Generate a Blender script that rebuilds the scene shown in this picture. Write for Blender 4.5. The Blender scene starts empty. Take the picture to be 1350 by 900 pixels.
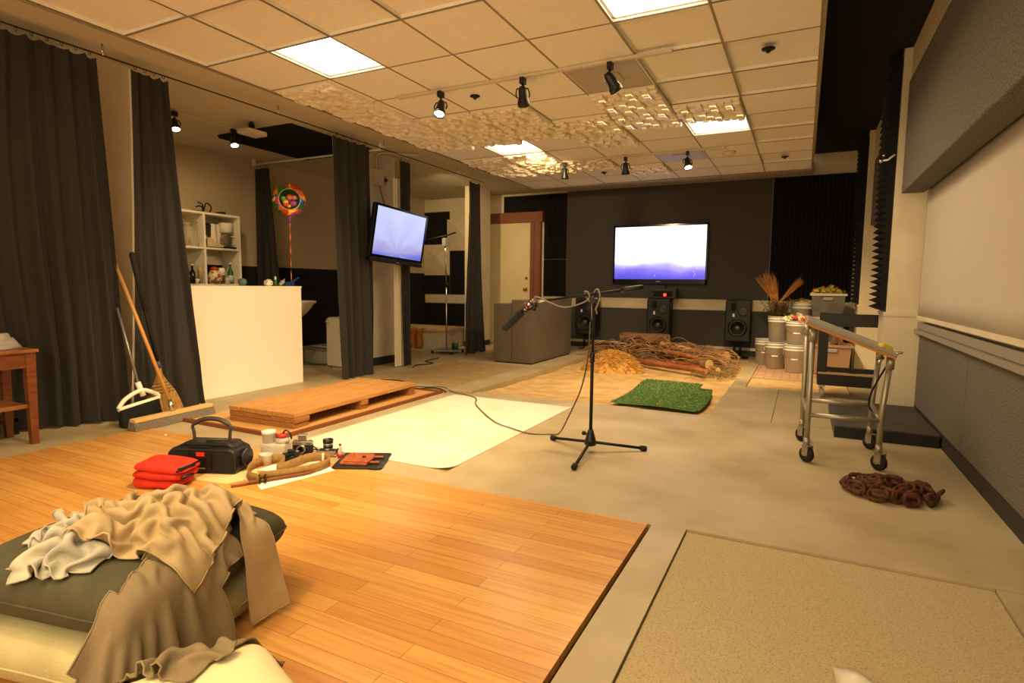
import bpy, math, random
from mathutils import Vector, Matrix, Euler, noise
random.seed(7)
sc = bpy.context.scene
C = sc.collection
PI = math.pi
sin, cos = math.sin, math.cos

# ---------------------------------------------------------------- materials
def lin(c):
    if isinstance(c, str):
        c = [int(c[i:i + 2], 16) / 255 for i in (0, 2, 4)]
        c = [x / 12.92 if x <= .04045 else ((x + .055) / 1.055) ** 2.4 for x in c]
    return (c[0], c[1], c[2], 1)

def mat(name, col, rough=.6, metal=0, col2=None, scale=8, lo=.35, hi=.65, bump=0, bscale=60, emit=0, alpha=1, trans=0, detail=4, stretch=None, coat=0, ior=1.45):
    m = bpy.data.materials.new(name); m.use_nodes = True
    nt = m.node_tree; b = nt.nodes['Principled BSDF']
    b.inputs['Base Color'].default_value = lin(col)
    b.inputs['Roughness'].default_value = rough
    b.inputs['Metallic'].default_value = metal
    b.inputs['IOR'].default_value = ior
    if coat: b.inputs['Coat Weight'].default_value = coat
    if emit:
        b.inputs['Emission Color'].default_value = lin(col); b.inputs['Emission Strength'].default_value = emit
    if trans: b.inputs['Transmission Weight'].default_value = trans
    if alpha < 1: b.inputs['Alpha'].default_value = alpha
    tc = nt.nodes.new('ShaderNodeTexCoord'); src = tc.outputs['Object']
    if stretch:
        mp = nt.nodes.new('ShaderNodeMapping'); mp.inputs['Scale'].default_value = stretch
        nt.links.new(src, mp.inputs[0]); src = mp.outputs[0]
    if col2:
        n = nt.nodes.new('ShaderNodeTexNoise'); n.inputs['Scale'].default_value = scale; n.inputs['Detail'].default_value = detail
        r = nt.nodes.new('ShaderNodeValToRGB')
        r.color_ramp.elements[0].position = lo; r.color_ramp.elements[1].position = hi
        r.color_ramp.elements[0].color = lin(col); r.color_ramp.elements[1].color = lin(col2)
        nt.links.new(src, n.inputs['Vector']); nt.links.new(n.outputs['Fac'], r.inputs[0]); nt.links.new(r.outputs[0], b.inputs['Base Color'])
        m['ramp'] = r.name
    if bump:
        n2 = nt.nodes.new('ShaderNodeTexNoise'); n2.inputs['Scale'].default_value = bscale; n2.inputs['Detail'].default_value = 3
        bp = nt.nodes.new('ShaderNodeBump'); bp.inputs['Strength'].default_value = bump; bp.inputs['Distance'].default_value = .01
        nt.links.new(src, n2.inputs['Vector']); nt.links.new(n2.outputs['Fac'], bp.inputs['Height']); nt.links.new(bp.outputs[0], b.inputs['Normal'])
    return m

def bricks(name, c1, c2, mortar, w, h, rough, msize=.004, grain=None, offs=.5, rot=0, graincol='8a5020', gfac=.35):
    m = bpy.data.materials.new(name); m.use_nodes = True
    nt = m.node_tree; b = nt.nodes['Principled BSDF']; b.inputs['Roughness'].default_value = rough
    tc = nt.nodes.new('ShaderNodeTexCoord'); mp = nt.nodes.new('ShaderNodeMapping'); mp.inputs['Rotation'].default_value = (0, 0, rot)
    nt.links.new(tc.outputs['Object'], mp.inputs[0])
    t = nt.nodes.new('ShaderNodeTexBrick'); t.offset = offs
    for k, v in (('Color1', c1), ('Color2', c2), ('Mortar', mortar)): t.inputs[k].default_value = lin(v)
    t.inputs['Scale'].default_value = 1; t.inputs['Brick Width'].default_value = w; t.inputs['Row Height'].default_value = h
    t.inputs['Mortar Size'].default_value = msize; t.inputs['Mortar Smooth'].default_value = 0; t.inputs['Bias'].default_value = 0
    nt.links.new(mp.outputs[0], t.inputs['Vector'])
    out = t.outputs['Color']
    if grain:
        m2 = nt.nodes.new('ShaderNodeMapping'); m2.inputs['Scale'].default_value = grain
        nt.links.new(mp.outputs[0], m2.inputs[0])
        n = nt.nodes.new('ShaderNodeTexNoise'); n.inputs['Scale'].default_value = 1; n.inputs['Detail'].default_value = 5
        nt.links.new(m2.outputs[0], n.inputs['Vector'])
        r = nt.nodes.new('ShaderNodeValToRGB'); r.color_ramp.elements[0].position = .45; r.color_ramp.elements[1].position = .75
        r.color_ramp.elements[0].color = (0, 0, 0, 1); r.color_ramp.elements[1].color = (gfac, gfac, gfac, 1)
        mx = nt.nodes.new('ShaderNodeMix'); mx.data_type = 'RGBA'
        nt.links.new(n.outputs['Fac'], r.inputs[0]); nt.links.new(r.outputs[0], mx.inputs[0]); nt.links.new(out, mx.inputs[6])
        mx.inputs[7].default_value = lin(graincol); out = mx.outputs[2]
    nt.links.new(out, b.inputs['Base Color'])
    return m

# ---------------------------------------------------------------- mesh builder
class MB:
    def __init__(s): s.v = []; s.f = []; s.sm = []
    def add(s, vs, fs, smooth=False):
        o = len(s.v); s.v += [tuple(p) for p in vs]
        for f in fs: s.f.append(tuple(i + o for i in f)); s.sm.append(smooth)
        return s
    def box(s, x0, x1, y0, y1, z0, z1, M=None):
        vs = [Vector((x, y, z)) for z in (z0, z1) for y in (y0, y1) for x in (x0, x1)]
        if M is not None: vs = [M @ p for p in vs]
        return s.add(vs, [(0, 2, 3, 1), (4, 5, 7, 6), (0, 1, 5, 4), (2, 6, 7, 3), (0, 4, 6, 2), (1, 3, 7, 5)])
    def bar(s, p, q, w, h, up=(0, 0, 1)):
        p = Vector(p); q = Vector(q); d = (q - p); L = d.length; d.normalize(); up = Vector(up)
        if abs(d.dot(up)) > .98: up = Vector((1, 0, 0))
        r = d.cross(up).normalized(); u = r.cross(d)
        M = Matrix((r, d, u)).transposed().to_4x4(); M.translation = p
        return s.box(-w / 2, w / 2, 0, L, -h / 2, h / 2, M)
    def cyl(s, p, q, r, r2=None, n=16, caps=True):
        return s.tube([p, q], [r, r if r2 is None else r2], n, caps)
    def tube(s, pts, r, n=8, caps=True, closed=False):
        pts = [Vector(p) for p in pts]; N = len(pts)
        rs = r if isinstance(r, (list, tuple)) else [r] * N
        vs = []; fs = []; prev = None
        for i, p in enumerate(pts):
            if closed: d = pts[(i + 1) % N] - pts[i - 1]
            else: d = pts[min(i + 1, N - 1)] - pts[max(i - 1, 0)]
            d.normalize()
            if prev is None:
                a = Vector((0, 0, 1)) if abs(d.z) < .9 else Vector((1, 0, 0)); u = d.cross(a).normalized()
            else: u = (prev - d * prev.dot(d)).normalized()
            w = d.cross(u); prev = u
            for k in range(n):
                t = 2 * PI * k / n; vs.append(p + (u * cos(t) + w * sin(t)) * rs[i])
        for i in range(N if closed else N - 1):
            j = (i + 1) % N
            for k in range(n):
                k2 = (k + 1) % n; fs.append((i * n + k, i * n + k2, j * n + k2, j * n + k))
        s.add(vs, fs, True)
        if caps and not closed:
            o = len(s.v) - len(vs)
            s.f.append(tuple(o + k for k in reversed(range(n)))); s.sm.append(False)
            s.f.append(tuple(o + (N - 1) * n + k for k in range(n))); s.sm.append(False)
        return s
    def lathe(s, prof, n=24, c=(0, 0, 0), M=None, smooth=True):
        vs = []; fs = []; c = Vector(c)
        for r, z in prof:
            for k in range(n):
                t = 2 * PI * k / n; p = Vector((r * cos(t), r * sin(t), z))
                vs.append((M @ p if M is not None else p) + c)
        for i in range(len(prof) - 1):
            for k in range(n):
                k2 = (k + 1) % n; fs.append((i * n + k, i * n + k2, (i + 1) * n + k2, (i + 1) * n + k))
        if prof[0][0] > 1e-4: fs.append(tuple(reversed(range(n))))
        if prof[-1][0] > 1e-4: fs.append(tuple((len(prof) - 1) * n + k for k in range(n)))
        return s.add(vs, fs, smooth)
    def ball(s, c, r, n=16, m=10, M=None):
        if not isinstance(r, (tuple, list)): r = (r, r, r)
        vs = []; fs = []; c = Vector(c)
        for i in range(m + 1):
            a = PI * i / m
            for k in range(n):
                t = 2 * PI * k / n; p = Vector((r[0] * sin(a) * cos(t), r[1] * sin(a) * sin(t), -r[2] * cos(a)))
                vs.append((M @ p if M is not None else p) + c)
        for i in range(m):
            for k in range(n):
                k2 = (k + 1) % n; fs.append((i * n + k, i * n + k2, (i + 1) * n + k2, (i + 1) * n + k))
        return s.add(vs, fs, True)
    def torus(s, c, R, r, ax=(0, 0, 1), n=20, m=8):
        ax = Vector(ax).normalized(); a = Vector((1, 0, 0)) if abs(ax.x) < .9 else Vector((0, 1, 0))
        u = ax.cross(a).normalized(); w = ax.cross(u); c = Vector(c)
        return s.tube([c + (u * cos(2 * PI * k / n) + w * sin(2 * PI * k / n)) * R for k in range(n)], r, m, closed=True)
    def grid(s, fn, nu, nv, smooth=True, flip=False):
        vs = [fn(i / nu, j / nv) for j in range(nv + 1) for i in range(nu + 1)]; fs = []
        for j in range(nv):
            for i in range(nu):
                a = j * (nu + 1) + i; q = (a, a + 1, a + nu + 2, a + nu + 1); fs.append(q[::-1] if flip else q)
        return s.add(vs, fs, smooth)
    def prism(s, pts, a, b, plane='xy', smooth=False):
        def P(u, v, w): return {'xy': (u, v, w), 'xz': (u, w, v), 'yz': (w, u, v)}[plane]
        n = len(pts); vs = [P(u, v, a) for u, v in pts] + [P(u, v, b) for u, v in pts]
        fs = [tuple(reversed(range(n))), tuple(range(n, 2 * n))]
        s.add(vs, fs); o = len(s.v) - 2 * n
        for i in range(n):
            j = (i + 1) % n; s.f.append((o + i, o + j, o + n + j, o + n + i)); s.sm.append(smooth)
        return s
    def xf(s, M): s.v = [tuple(M @ Vector(p)) for p in s.v]; return s
    def build(s, name, m, parent=None, bevel=0, sub=0, solid=0, seg=2, soff=-1):
        me = bpy.data.meshes.new(name); me.from_pydata(s.v, [], s.f); me.update()
        me.polygons.foreach_set('use_smooth', s.sm)
        import bmesh
        bm = bmesh.new(); bm.from_mesh(me)
        bmesh.ops.recalc_face_normals(bm, faces=bm.faces) if not solid else None
        bm.to_mesh(me); bm.free()
        me.materials.append(m)
        o = bpy.data.objects.new(name, me); C.objects.link(o)
        if parent is not None: o.parent = parent
        if solid:
            d = o.modifiers.new('s', 'SOLIDIFY'); d.thickness = solid; d.offset = soff
        if bevel:
            d = o.modifiers.new('b', 'BEVEL'); d.width = bevel; d.segments = seg; d.limit_method = 'ANGLE'; d.angle_limit = .6
            d.harden_normals = False
            for p in me.polygons: p.use_smooth = p.use_smooth
        if sub:
            d = o.modifiers.new('u', 'SUBSURF'); d.levels = sub; d.render_levels = sub
        return o

def thing(name, label, cat, loc=(0, 0, 0), rz=0, group=None):
    o = bpy.data.objects.new(name, None); C.objects.link(o); o.location = loc; o.rotation_euler = (0, 0, rz)
    o.empty_display_size = .05; o['label'] = label; o['category'] = cat
    if group: o['group'] = group
    return o
def tag(o, label, cat, group=None, kind=None):
    o['label'] = label; o['category'] = cat
    if group: o['group'] = group
    if kind: o['kind'] = kind
    return o
def struct(name, mb, m, parent=None, **k):
    o = mb.build(name, m, parent, **k)
    if parent is None: o['kind'] = 'structure'
    return o
def dup(root, loc, rz, label, group=None):
    r = root.copy(); C.objects.link(r); r.location = loc; r.rotation_euler = (0, 0, rz); r['label'] = label
    if group: r['group'] = group
    for ch in list(root.children):
        c = ch.copy(); C.objects.link(c); c.parent = r
        for g in ch.children:
            d = g.copy(); C.objects.link(d); d.parent = c
    return r
def Rz(a): return Matrix.Rotation(a, 4, 'Z')
def T(x, y, z): return Matrix.Translation((x, y, z))
def spline(pts, n=8):
    pts = [Vector(p) for p in pts]; out = []
    P = [pts[0]] + pts + [pts[-1]]
    for i in range(1, len(P) - 2):
        a, b, c, d = P[i - 1:i + 3]
        for k in range(n):
            t = k / n
            out.append(.5 * ((2 * b) + (c - a) * t + (2 * a - 5 * b + 4 * c - d) * t * t + (3 * b - a - 3 * c + d) * t ** 3))
    out.append(pts[-1]); return out

# ---------------------------------------------------------------- palette
m_white = mat('white paint', 'ece4d2', .45)
m_bar = mat('white laminate', 'f2ead8', .35)
m_cream = mat('cream wall paint', 'd9cdb2', .6, col2='cfc2a4', scale=3)
m_soffit = mat('soffit paint', 'c9bda4', .8)
m_tile = mat('ceiling tile', 'eae4d6', .9, col2='e2dac8', scale=70, bump=.25, bscale=220)
m_tbar = mat('ceiling tee bar', '8d8166', .6)
m_egg = mat('moulded diffuser plastic', 'e8dcc2', .32)
m_plate = mat('grey ceiling plate', 'aa9f8a', .5)
m_black = mat('black foam', '0e0e0d', .95)
m_blackp = mat('black wall cloth', '0b0b0b', .9)
m_greyp = mat('grey acoustic fabric', '4f4c48', .95, col2='444240', scale=300, bump=.3, bscale=500)
m_carpet = mat('grey carpet panel', '7d776c', .98, col2='524c43', scale=110, lo=.38, hi=.62, bump=.5, bscale=260)
m_curt = mat('charcoal curtain cloth', '302d2a', .9, col2='282624', scale=120, bump=.15, bscale=400)
m_line = mat('cream curtain lining', 'd8ccb0', .85)
m_base = mat('dark vinyl base', '2b2926', .6)
m_conc = mat('concrete', 'b9a98a', .5, col2='998963', scale=1.7, lo=.3, hi=.72, bump=.08, bscale=90, detail=8)
m_pit = mat('dark pit', '17130e', .9)
m_metal = mat('chrome', 'c8c4bc', .22, 1)
m_steel = mat('brushed steel tube', 'a49d8c', .42, .75)
m_blk = mat('black plastic', '121212', .4)
m_blkm = mat('black matt metal', '0d0d0d', .5, .3)
m_rub = mat('black rubber', '1a1918', .8)
m_grey = mat('grey plastic', '8f8d88', .5)
m_paper = mat('white paper', 'f0ebdc', .8)
m_brown = mat('red brown board', '7a4526', .6)
m_glass = mat('clear glass', 'ffffff', .05, trans=1)
m_plasticclear = mat('translucent plastic', 'f2efe4', .35, trans=.55)
# ================================================================ ROOM
XR, YF, XL = 1.03, 11.0, -7.75
YG = YF - .004
CZ, SZ, BZ = 2.89, 3.10, 3.42
# floor slab with its pits: solid cells between the cut lines
holes = [(-9.9, -.625, -1.5, 2.86), (-.46, .76, -1.5, 2.885), (-3.26, -.74, 5.62, 10.3), (-.57, .55, 8.42, 10.2), (-.57, .55, 7.53, 8.40),
         (-4.74, -3.56, 3.14, 5.34), (-4.93, -3.62, 5.75, 7.72), (-4.92, -4.91, -1.5, 9), (-3.9, -3.89, 7.72, 10.5), (-.2, -.195, 5.62, 7.53), (.76, 1.03, 2.873, 2.88), (.03, 1.03, 5.62, 5.626)]
holes[0] = (-4.80, -.625, -1.5, 2.86)
xs = sorted(set([-8, 1.15] + [h for q in holes for h in q[:2]])); ys = sorted(set([-1.5, 11.1] + [h for q in holes for h in q[2:]]))
mb = MB()
for i in range(len(xs) - 1):
    for j in range(len(ys) - 1):
        cx, cy = (xs[i] + xs[i + 1]) / 2, (ys[j] + ys[j + 1]) / 2
        if not any(h[0] < cx < h[1] and h[2] < cy < h[3] for h in holes):
            z = 0
            a, b, c, d = xs[i], xs[i + 1], ys[j], ys[j + 1]
            mb.add([(a, c, 0), (b, c, 0), (b, d, 0), (a, d, 0)], [(0, 1, 2, 3)])
for a, b, c, d in holes:
    for p, q in (((a, c), (b, c)), ((b, c), (b, d)), ((b, d), (a, d)), ((a, d), (a, c))):
        mb.add([(p[0], p[1], 0), (q[0], q[1], 0), (q[0], q[1], -.15), (p[0], p[1], -.15)], [(0, 1, 2, 3)])
struct('floor', mb, m_conc)
struct('floor_subbase', MB().box(-8, 1.15, -1.5, 11.1, -.3, -.15), m_pit)
m_wood = bricks('oak floor planks', 'd8a55a', 'c48c48', '80501f', 1.1, .083, .27, .001, (2.5, 55, 1), .37, graincol='9a6428', gfac=.5)
struct('floor_oak_boards', MB().box(-4.79, -.645, -1.5, 2.85, -.03, .004), m_wood)
m_agg = mat('exposed aggregate', 'b5a47c', .8, col2='85754f', scale=150, lo=.52, hi=.72, bump=.35, bscale=190, detail=3)
struct('floor_aggregate', MB().box(-.455, .755, -1.5, 2.88, -.05, -.012), m_agg)
m_ply = mat('tan board', 'b09468', .6, col2='a2865c', scale=5)
struct('floor_tan_boards', MB().box(-4.92, -3.63, 5.76, 7.71, -.04, -.006), m_ply)
m_sandp = mat('sandy board', 'c8ab78', .8, col2='b89560', scale=6, bump=.2, bscale=80)
struct('floor_brick_paving', MB().box(-.565, .545, 8.43, 10.19, -.05, -.008), bricks('pink paving brick', 'c79e7c', 'ba9070', '8d7458', .21, .105, .85, .008))
struct('floor_sandy_boards', MB().box(-.565, .545, 7.54, 8.39, -.05, -.015), m_sandp)
struct('floor_pallet_recess', MB().box(-4.73, -3.57, 3.15, 5.33, -.04, .012), mat('plywood', 'c79a5e', .55, col2='b88a50', scale=4, stretch=(1, 6, 1)))
struct('trim_1', MB().box(-4.74, -3.55, 3.12, 3.15, -.04, .03).box(-3.57, -3.54, 3.12, 5.36, -.04, .03).box(-4.74, -3.55, 5.33, 5.36, -.04, .03), m_brown)
# curb beside the sand
struct('trim_2', MB().box(-3.56, -3.24, 5.45, 10.3, -.14, .03), m_conc, bevel=.008)
# sand (loose, uncountable)
def sandz(u, v):
    x = -3.235 + 2.485 * u; y = 5.63 + 4.66 * v
    e = min(u, 1 - u, v, 1 - v)
    return (x, y, -.05 + .02 * noise.noise((x * 1.6, y * 1.6, 0)) + .008 * noise.noise((x * 7, y * 7, 3)) + .03 * max(0, .12 - v) / .12 + .03 * max(0, v - .6))
m_sand = mat('sand', 'd2b07a', .95, col2='b8955c', scale=5, bump=.5, bscale=150, detail=8)
tag(MB().grid(sandz, 60, 90).build('sand', m_sand), 'loose tan sand filling the long pit beside the concrete curb', 'sand', kind='stuff')

# walls
struct('wall_far', MB().box(XL - .1, 1.2, YF, YF + .12, -.1, BZ + .2), m_cream)
struct('wall_left', MB().box(XL - .12, XL, -1.5, YF, -.1, 3.3), mat('alcove wall paint', 'b7a488', .7))
struct('wall_right', MB().box(XR, XR + .15, -1.5, YF, -.1, BZ + .2), m_cream)
# right wall: header, pilasters, ledge
struct('wall_right_header', MB().box(.79, XR, -1.5, 6.6, 3.09, BZ).box(.79, XR, 7.06, 9.7, 3.0, BZ).box(.79, XR, 10.1, YF, 3.0, BZ), m_cream)
for y0, y1 in ((6.6, 7.06), (9.7, 10.1)):
    struct('wall_right_pilaster', MB().box(.725, XR, y0, y1, .97, BZ).box(.715, XR, y0 - .012, y1 + .012, 0.03, .95).box(.705, XR, y0 - .02, y1 + .02, .95, .985), m_cream)
struct('trim_3', MB().box(.955, XR, -1.5, 6.59, .80, .835).box(.98, XR, -1.5, 6.59, .84, .90), mat('dim sill paint', '8f867a', .6))
struct('baseboard_right', MB().box(1.0, XR, -1.5, 6.58, 0, .11).box(.70, XR, 6.57, 7.08, 0, .03), m_base)
# ceilings
mb = MB(); tb = MB()
X0, XE = .02, -4.30
cols = [.017 - .604 * k for k in range(8)]; cols[-1] = XE
rows = [3.15 + .62 * k for k in range(-8, 10)] + [9.35]
lights = {(5, 0), (1, 0), (5, 5), (1, 5)}
deep = {(0, 0), (0, 2), (0, 3), (0, 5), (0, 6), (1, 1), (1, 2), (1, 3), (3, -1), (4, -1), (6, -1), (6, -2), (5, -1), (0, -2), (2, -3), (0, 8)}
for i in range(7):
    for j in range(len(rows) - 1):
        a, b = cols[i + 1], cols[i]; c, d = rows[j], rows[j + 1]; key = (i, j - 8)
        e = .008
        z = CZ + (.07 if key in lights else .028 if key in deep else .002)
        if key not in lights: mb.add([(a + e, c + e, z), (b - e, c + e, z), (b - e, d - e, z), (a + e, d - e, z)], [(3, 2, 1, 0)])
        q = [(a + e, c + e), (b - e, c + e), (b - e, d - e), (a + e, d - e)]
        for k in range(4):
            p, r = q[k], q[(k + 1) % 4]
            mb.add([(p[0], p[1], CZ), (r[0], r[1], CZ), (r[0], r[1], z), (p[0], p[1], z)], [(0, 1, 2, 3)])
for x in cols: tb.box(x - .008, x + .008, rows[0], rows[-1], CZ, CZ + .004)
for y in rows: tb.box(XE, X0, y - .008, y + .008, CZ + .0005, CZ + .0045)
tb.box(XE - .02, X0 + .02, rows[0], 9.36, CZ + .08, CZ + .1)
tb.box(XE - .02, XE - .004, rows[0], 9.36, CZ - .01, CZ + .09).box(X0 + .004, X0 + .02, rows[0], 9.36, CZ - .02, BZ).box(XE - .02, X0 + .02, 9.352, 9.366, CZ - .01, BZ)
ceil = struct('ceiling', mb, m_tile)
tb.build('tee_grid', m_tbar, ceil)
struct('ceiling_soffit_left', MB().box(XL, XE - .02, -1.5, YF, SZ, SZ + .2), m_soffit)
struct('ceiling_soffit_far', MB().box(XE - .02, X0 + .015, 9.366, YF, SZ, SZ + .2), m_soffit)
struct('ceiling_black', MB().box(X0 + .02, 1.1, -1.5, YF, BZ, BZ + .1), m_black)
m_lamp = mat('lit diffuser', 'fff2d8', .5, emit=9)
lampname = {(5, 0): 'large lit square ceiling light over the pallet, nearest on the left', (1, 0): 'lit ceiling light cut by the top edge of the photo',
            (5, 5): 'far lit ceiling light among the bumpy diffuser squares', (1, 5): 'far lit ceiling light nearest the black ceiling on the right'}
for key in sorted(lights):
    a, b = cols[key[0] + 1], cols[key[0]]; c = 3.15 + .62 * key[1]; d = c + .62
    t = thing('ceiling_light', lampname[key], 'ceiling light', ((a + b) / 2, (c + d) / 2, CZ), 0, 'square lit ceiling panels')
    w, h = (b - a) / 2 - .014, (d - c) / 2 - .014
    MB().box(-w, w, -h, h, .045, .06).build('diffuser', m_lamp, t)
    MB().box(-w, -w + .012, -h, h, .02, .06).box(w - .012, w, -h, h, .02, .06).box(-w, w, -h, -h + .012, .02, .06).box(-w, w, h - .012, h, .02, .06).build('light_frame', m_white, t)
# moulded block diffuser squares
random.seed(4)
eggm = MB(); NB = 9; cw, ch = .585 / NB, .6 / NB
for i in range(NB):
    for j in range(NB):
        x, y = -.2925 + cw * (i + .5), -.3 + ch * (j + .5); h = random.choice([.014, .024, .034, .046, .058]); ring = []
        for (s_, z) in ((.5, -.002), (.475, -h * .75), (.40, -h * .95), (.28, -h)): ring.append([(x + cw * s_ * a, y + ch * s_ * b, z) for a, b in ((-1, -1), (1, -1), (1, 1), (-1, 1))])
        vs = [p for r in ring for p in r]; fs = [(4 * k + q, 4 * k + (q + 1) % 4, 4 * k + 4 + (q + 1) % 4, 4 * k + 4 + q) for k in range(3) for q in range(4)] + [(12, 13, 14, 15)]
        eggm.add(vs, fs)
eggm.box(-.2925, .2925, -.3, .3, -.002, .001)
egg0 = None
cells = [(6, 1), (6, 2), (6, 3), (6, 4), (5, 3), (5, 4), (4, 3), (4, 4), (3, 4), (3, 5), (2, 3), (2, 4), (1, 4), (6, 6), (6, 7), (5, 6), (5, 7), (4, 7), (3, 8)]
colw = ['', 'second', 'third', 'fourth', 'fifth', 'sixth', 'seventh']
for (i, j) in cells:
    a, b = cols[i + 1], cols[i]; loc = ((a + b) / 2, 3.15 + .62 * j + .31, CZ)
    lab = {(6, 1): 'bumpy cream diffuser square touching the large left ceiling light', (1, 4): 'bumpy cream diffuser square directly before the far right ceiling light',
           (6, 6): 'bumpy cream diffuser square beside the far left ceiling light on the ceiling edge', (3, 8): 'bumpy cream diffuser square farthest back on the ceiling',
           (5, 6): 'bumpy cream diffuser square right behind the far left ceiling light', (5, 4): 'bumpy cream diffuser square right before the far left ceiling light'}.get((i, j),
          'bumpy cream diffuser square in the %s tile column from the black ceiling, %s row back' % (colw[i], {2: 'second', 3: 'fourth', 4: 'fifth', 5: 'sixth', 7: 'eighth'}.get(j, 'third')))
    if egg0 is None:
        egg0 = eggm.build('ceiling_diffuser', m_egg); o = egg0
    else: o = egg0.copy(); C.objects.link(o)
    o.location = loc; tag(o, lab, 'sound diffuser', 'bumpy cream diffuser squares on the ceiling')
for (i, j), l in (((2, 2), 'flat grey ceiling plate under the near track'), ((2, 7), 'flat grey ceiling plate beside the far track')):
    a, b = cols[i + 1], cols[i]; c = 3.15 + .62 * j
    t = thing('ceiling_plate', l, 'vent', ((a + b) / 2, c + .31, CZ), 0, 'grey ceiling plates')
    MB().box(-.28, .28, -.29, .29, -.004, .004).build('plate', m_plate, t); MB().box(-.1, .1, -.1, .1, -.012, -.004).build('boss', m_plate, t)
# columns
struct('wall_column_near', MB().box(-6.0, -5.46, 2.72, 3.28, 0, SZ), m_cream)
struct('wall_column_screen', MB().box(-6.2, -5.62, 6.6, 7.2, .12, SZ), m_cream)
struct('baseboard_column', MB().box(-6.2, -5.612, 6.59, 7.21, 0, .12), m_base)
struct('wall_column_far', MB().box(-5.93, -5.70, 9.75, 10.35, .1, SZ), m_cream)
struct('baseboard_far_column', MB().box(-5.94, -5.69, 9.74, 10.36, 0, .1), m_base)
# black dado on the left wall, black lower zone
struct('wall_left_dado', MB().box(XL, XL + .02, 4.4, YF, 0.12, 1.46), m_blackp)
struct('baseboard_left', MB().box(XL, XL + .03, 4.4, YF, 0.03, .12), m_grey)
# far wall trim: chair rail and base
k = 11.0
struct('trim_4', MB().box(-4.80, .72, YF - .03, YF, .80, .985).box(-4.80, .72, YF - .045, YF, .96, .99).box(XL, -6.1, YF - .03, YF, .80, .985), m_cream)
struct('trim_5', MB().box(-4.80, .72, YF - .035, YF, .10, .15), m_cream)
struct('baseboard_far', MB().box(-4.80, .72, YF - .03, YF, 0, .10), m_base)
# far door
dr = struct('door_1', MB().box(-6.2, -5.07, YF - .05, YF, 0, 2.5), mat('cream door', 'd8caa2', .5, col2='cfc096', scale=2))
m_dfr = mat('red brown door frame', '7b4632', .5)
MB().box(-5.07, -4.84, YF - .09, YF, 0, 2.70).box(-6.2, -4.80, YF - .10, YF, 2.5, 2.71).box(-5.0, -4.98, YF - .105, YF, 0, 2.52).build('door_frame', m_dfr, dr)
hb = MB().lathe([(.0, -.09), (.03, -.085), (.034, -.06), (.015, -.04), (.015, -.01), (.035, 0)], 14, (-5.17, YF - .05, 1.13), Matrix.Rotation(-PI / 2, 4, 'X'))
hb.build('door_knob', mat('brass', 'b98a3c', .3, 1), dr)
MB().cyl((-5.16, YF - .05, 1.36), (-5.16, YF - .075, 1.36), .03).build('deadbolt', m_metal, dr)
# far wall acoustic panels
def ribbed(x0, x1, z0, z1, y, pitch, dep, vert=True):
    mb = MB(); n = int((x1 - x0) / pitch); pts = [(x0, y)]
    for q in range(n):
        a = x0 + (x1 - x0) * q / n; b = x0 + (x1 - x0) * (q + 1) / n
        pts += [(a, y - .02), ((a + b) / 2, y - .02 - dep)]
    pts += [(x1, y - .02), (x1, y)]
    return mb.prism(pts, z0, z1, 'xy')
tag(ribbed(-.54, .70, .99, 3.07, YG, .06, .045).build('wedge_foam_panel', m_black), 'tall black ribbed foam panel in the far right corner', 'acoustic foam')
tag(ribbed(-5.72, -4.30, 2.715, 3.05, YG, .06, .03).build('wedge_foam_panel', m_black), 'black ribbed foam strip above the far door frame', 'acoustic foam')
tag(ribbed(-4.79, -4.30, 1.75, 2.71, YG, .06, .03).build('wedge_foam_panel', m_black), 'upper black ribbed foam panel right of the door frame', 'acoustic foam')
tag(ribbed(-4.79, -4.30, .995, 1.74, YG, .06, .03).build('wedge_foam_panel', m_black), 'lower black ribbed foam panel right of the door frame', 'acoustic foam')
tag(MB().box(-4.28, -.55, YF - .05, YG, .995, 3.07).build('acoustic_baffle', m_greyp), 'wide dark grey fabric wall panel behind the far television', 'acoustic panel')
tag(MB().box(-4.78, .70, YF - .04, YG, .155, .79).build('acoustic_baffle', m_greyp), 'dark grey fabric wall panel low behind the three loudspeakers', 'acoustic panel')
# right wall panels
pt = thing('acoustic_baffle', 'big thick grey fabric panel high on the right wall', 'acoustic panel', (.85, 3, 2.08))
MB().box(-.09, .09, -4.5, 3.45, 0, 1.0).build('panel_body', m_carpet, pt, bevel=.01)
tag(MB().box(.80, 1.02, 7.1, 9.65, 2.1, 2.99).build('acoustic_baffle', m_carpet), 'grey fabric panel between the two right wall pilasters', 'acoustic panel')
tag(MB().box(XR - .03, XR - .004, 4.75, 6.57, .115, .80).build('carpet_panel', m_carpet), 'low grey carpet panel on the right wall beside the pilaster', 'acoustic panel')
tag(MB().box(XR - .03, XR - .004, -1.5, 4.742, .115, .80).build('carpet_panel', m_carpet), 'low grey carpet panel on the right wall nearest the viewer', 'acoustic panel')
# roller shade
sh = thing('roller_shade', 'white fabric roller shade hanging over the ledge on the right wall', 'window shade', (1.0, 3, .93))
def shade(u, v): return (-.03 + .006 * sin(u * 40) * v * (1 - v) + .016 * v * (1 - v) * 4 * noise.noise((u * 9, v * 2, 0)), -4 + 7.5 * u, .03 + 1.2 * v)
MB().grid(shade, 120, 8).build('shade_cloth', mat('white shade cloth', 'beb5a8', .8), sh, solid=.004)
MB().box(-.045, -.01, -4, 3.5, 0, .035).build('hem_bar', m_cream, sh)
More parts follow.
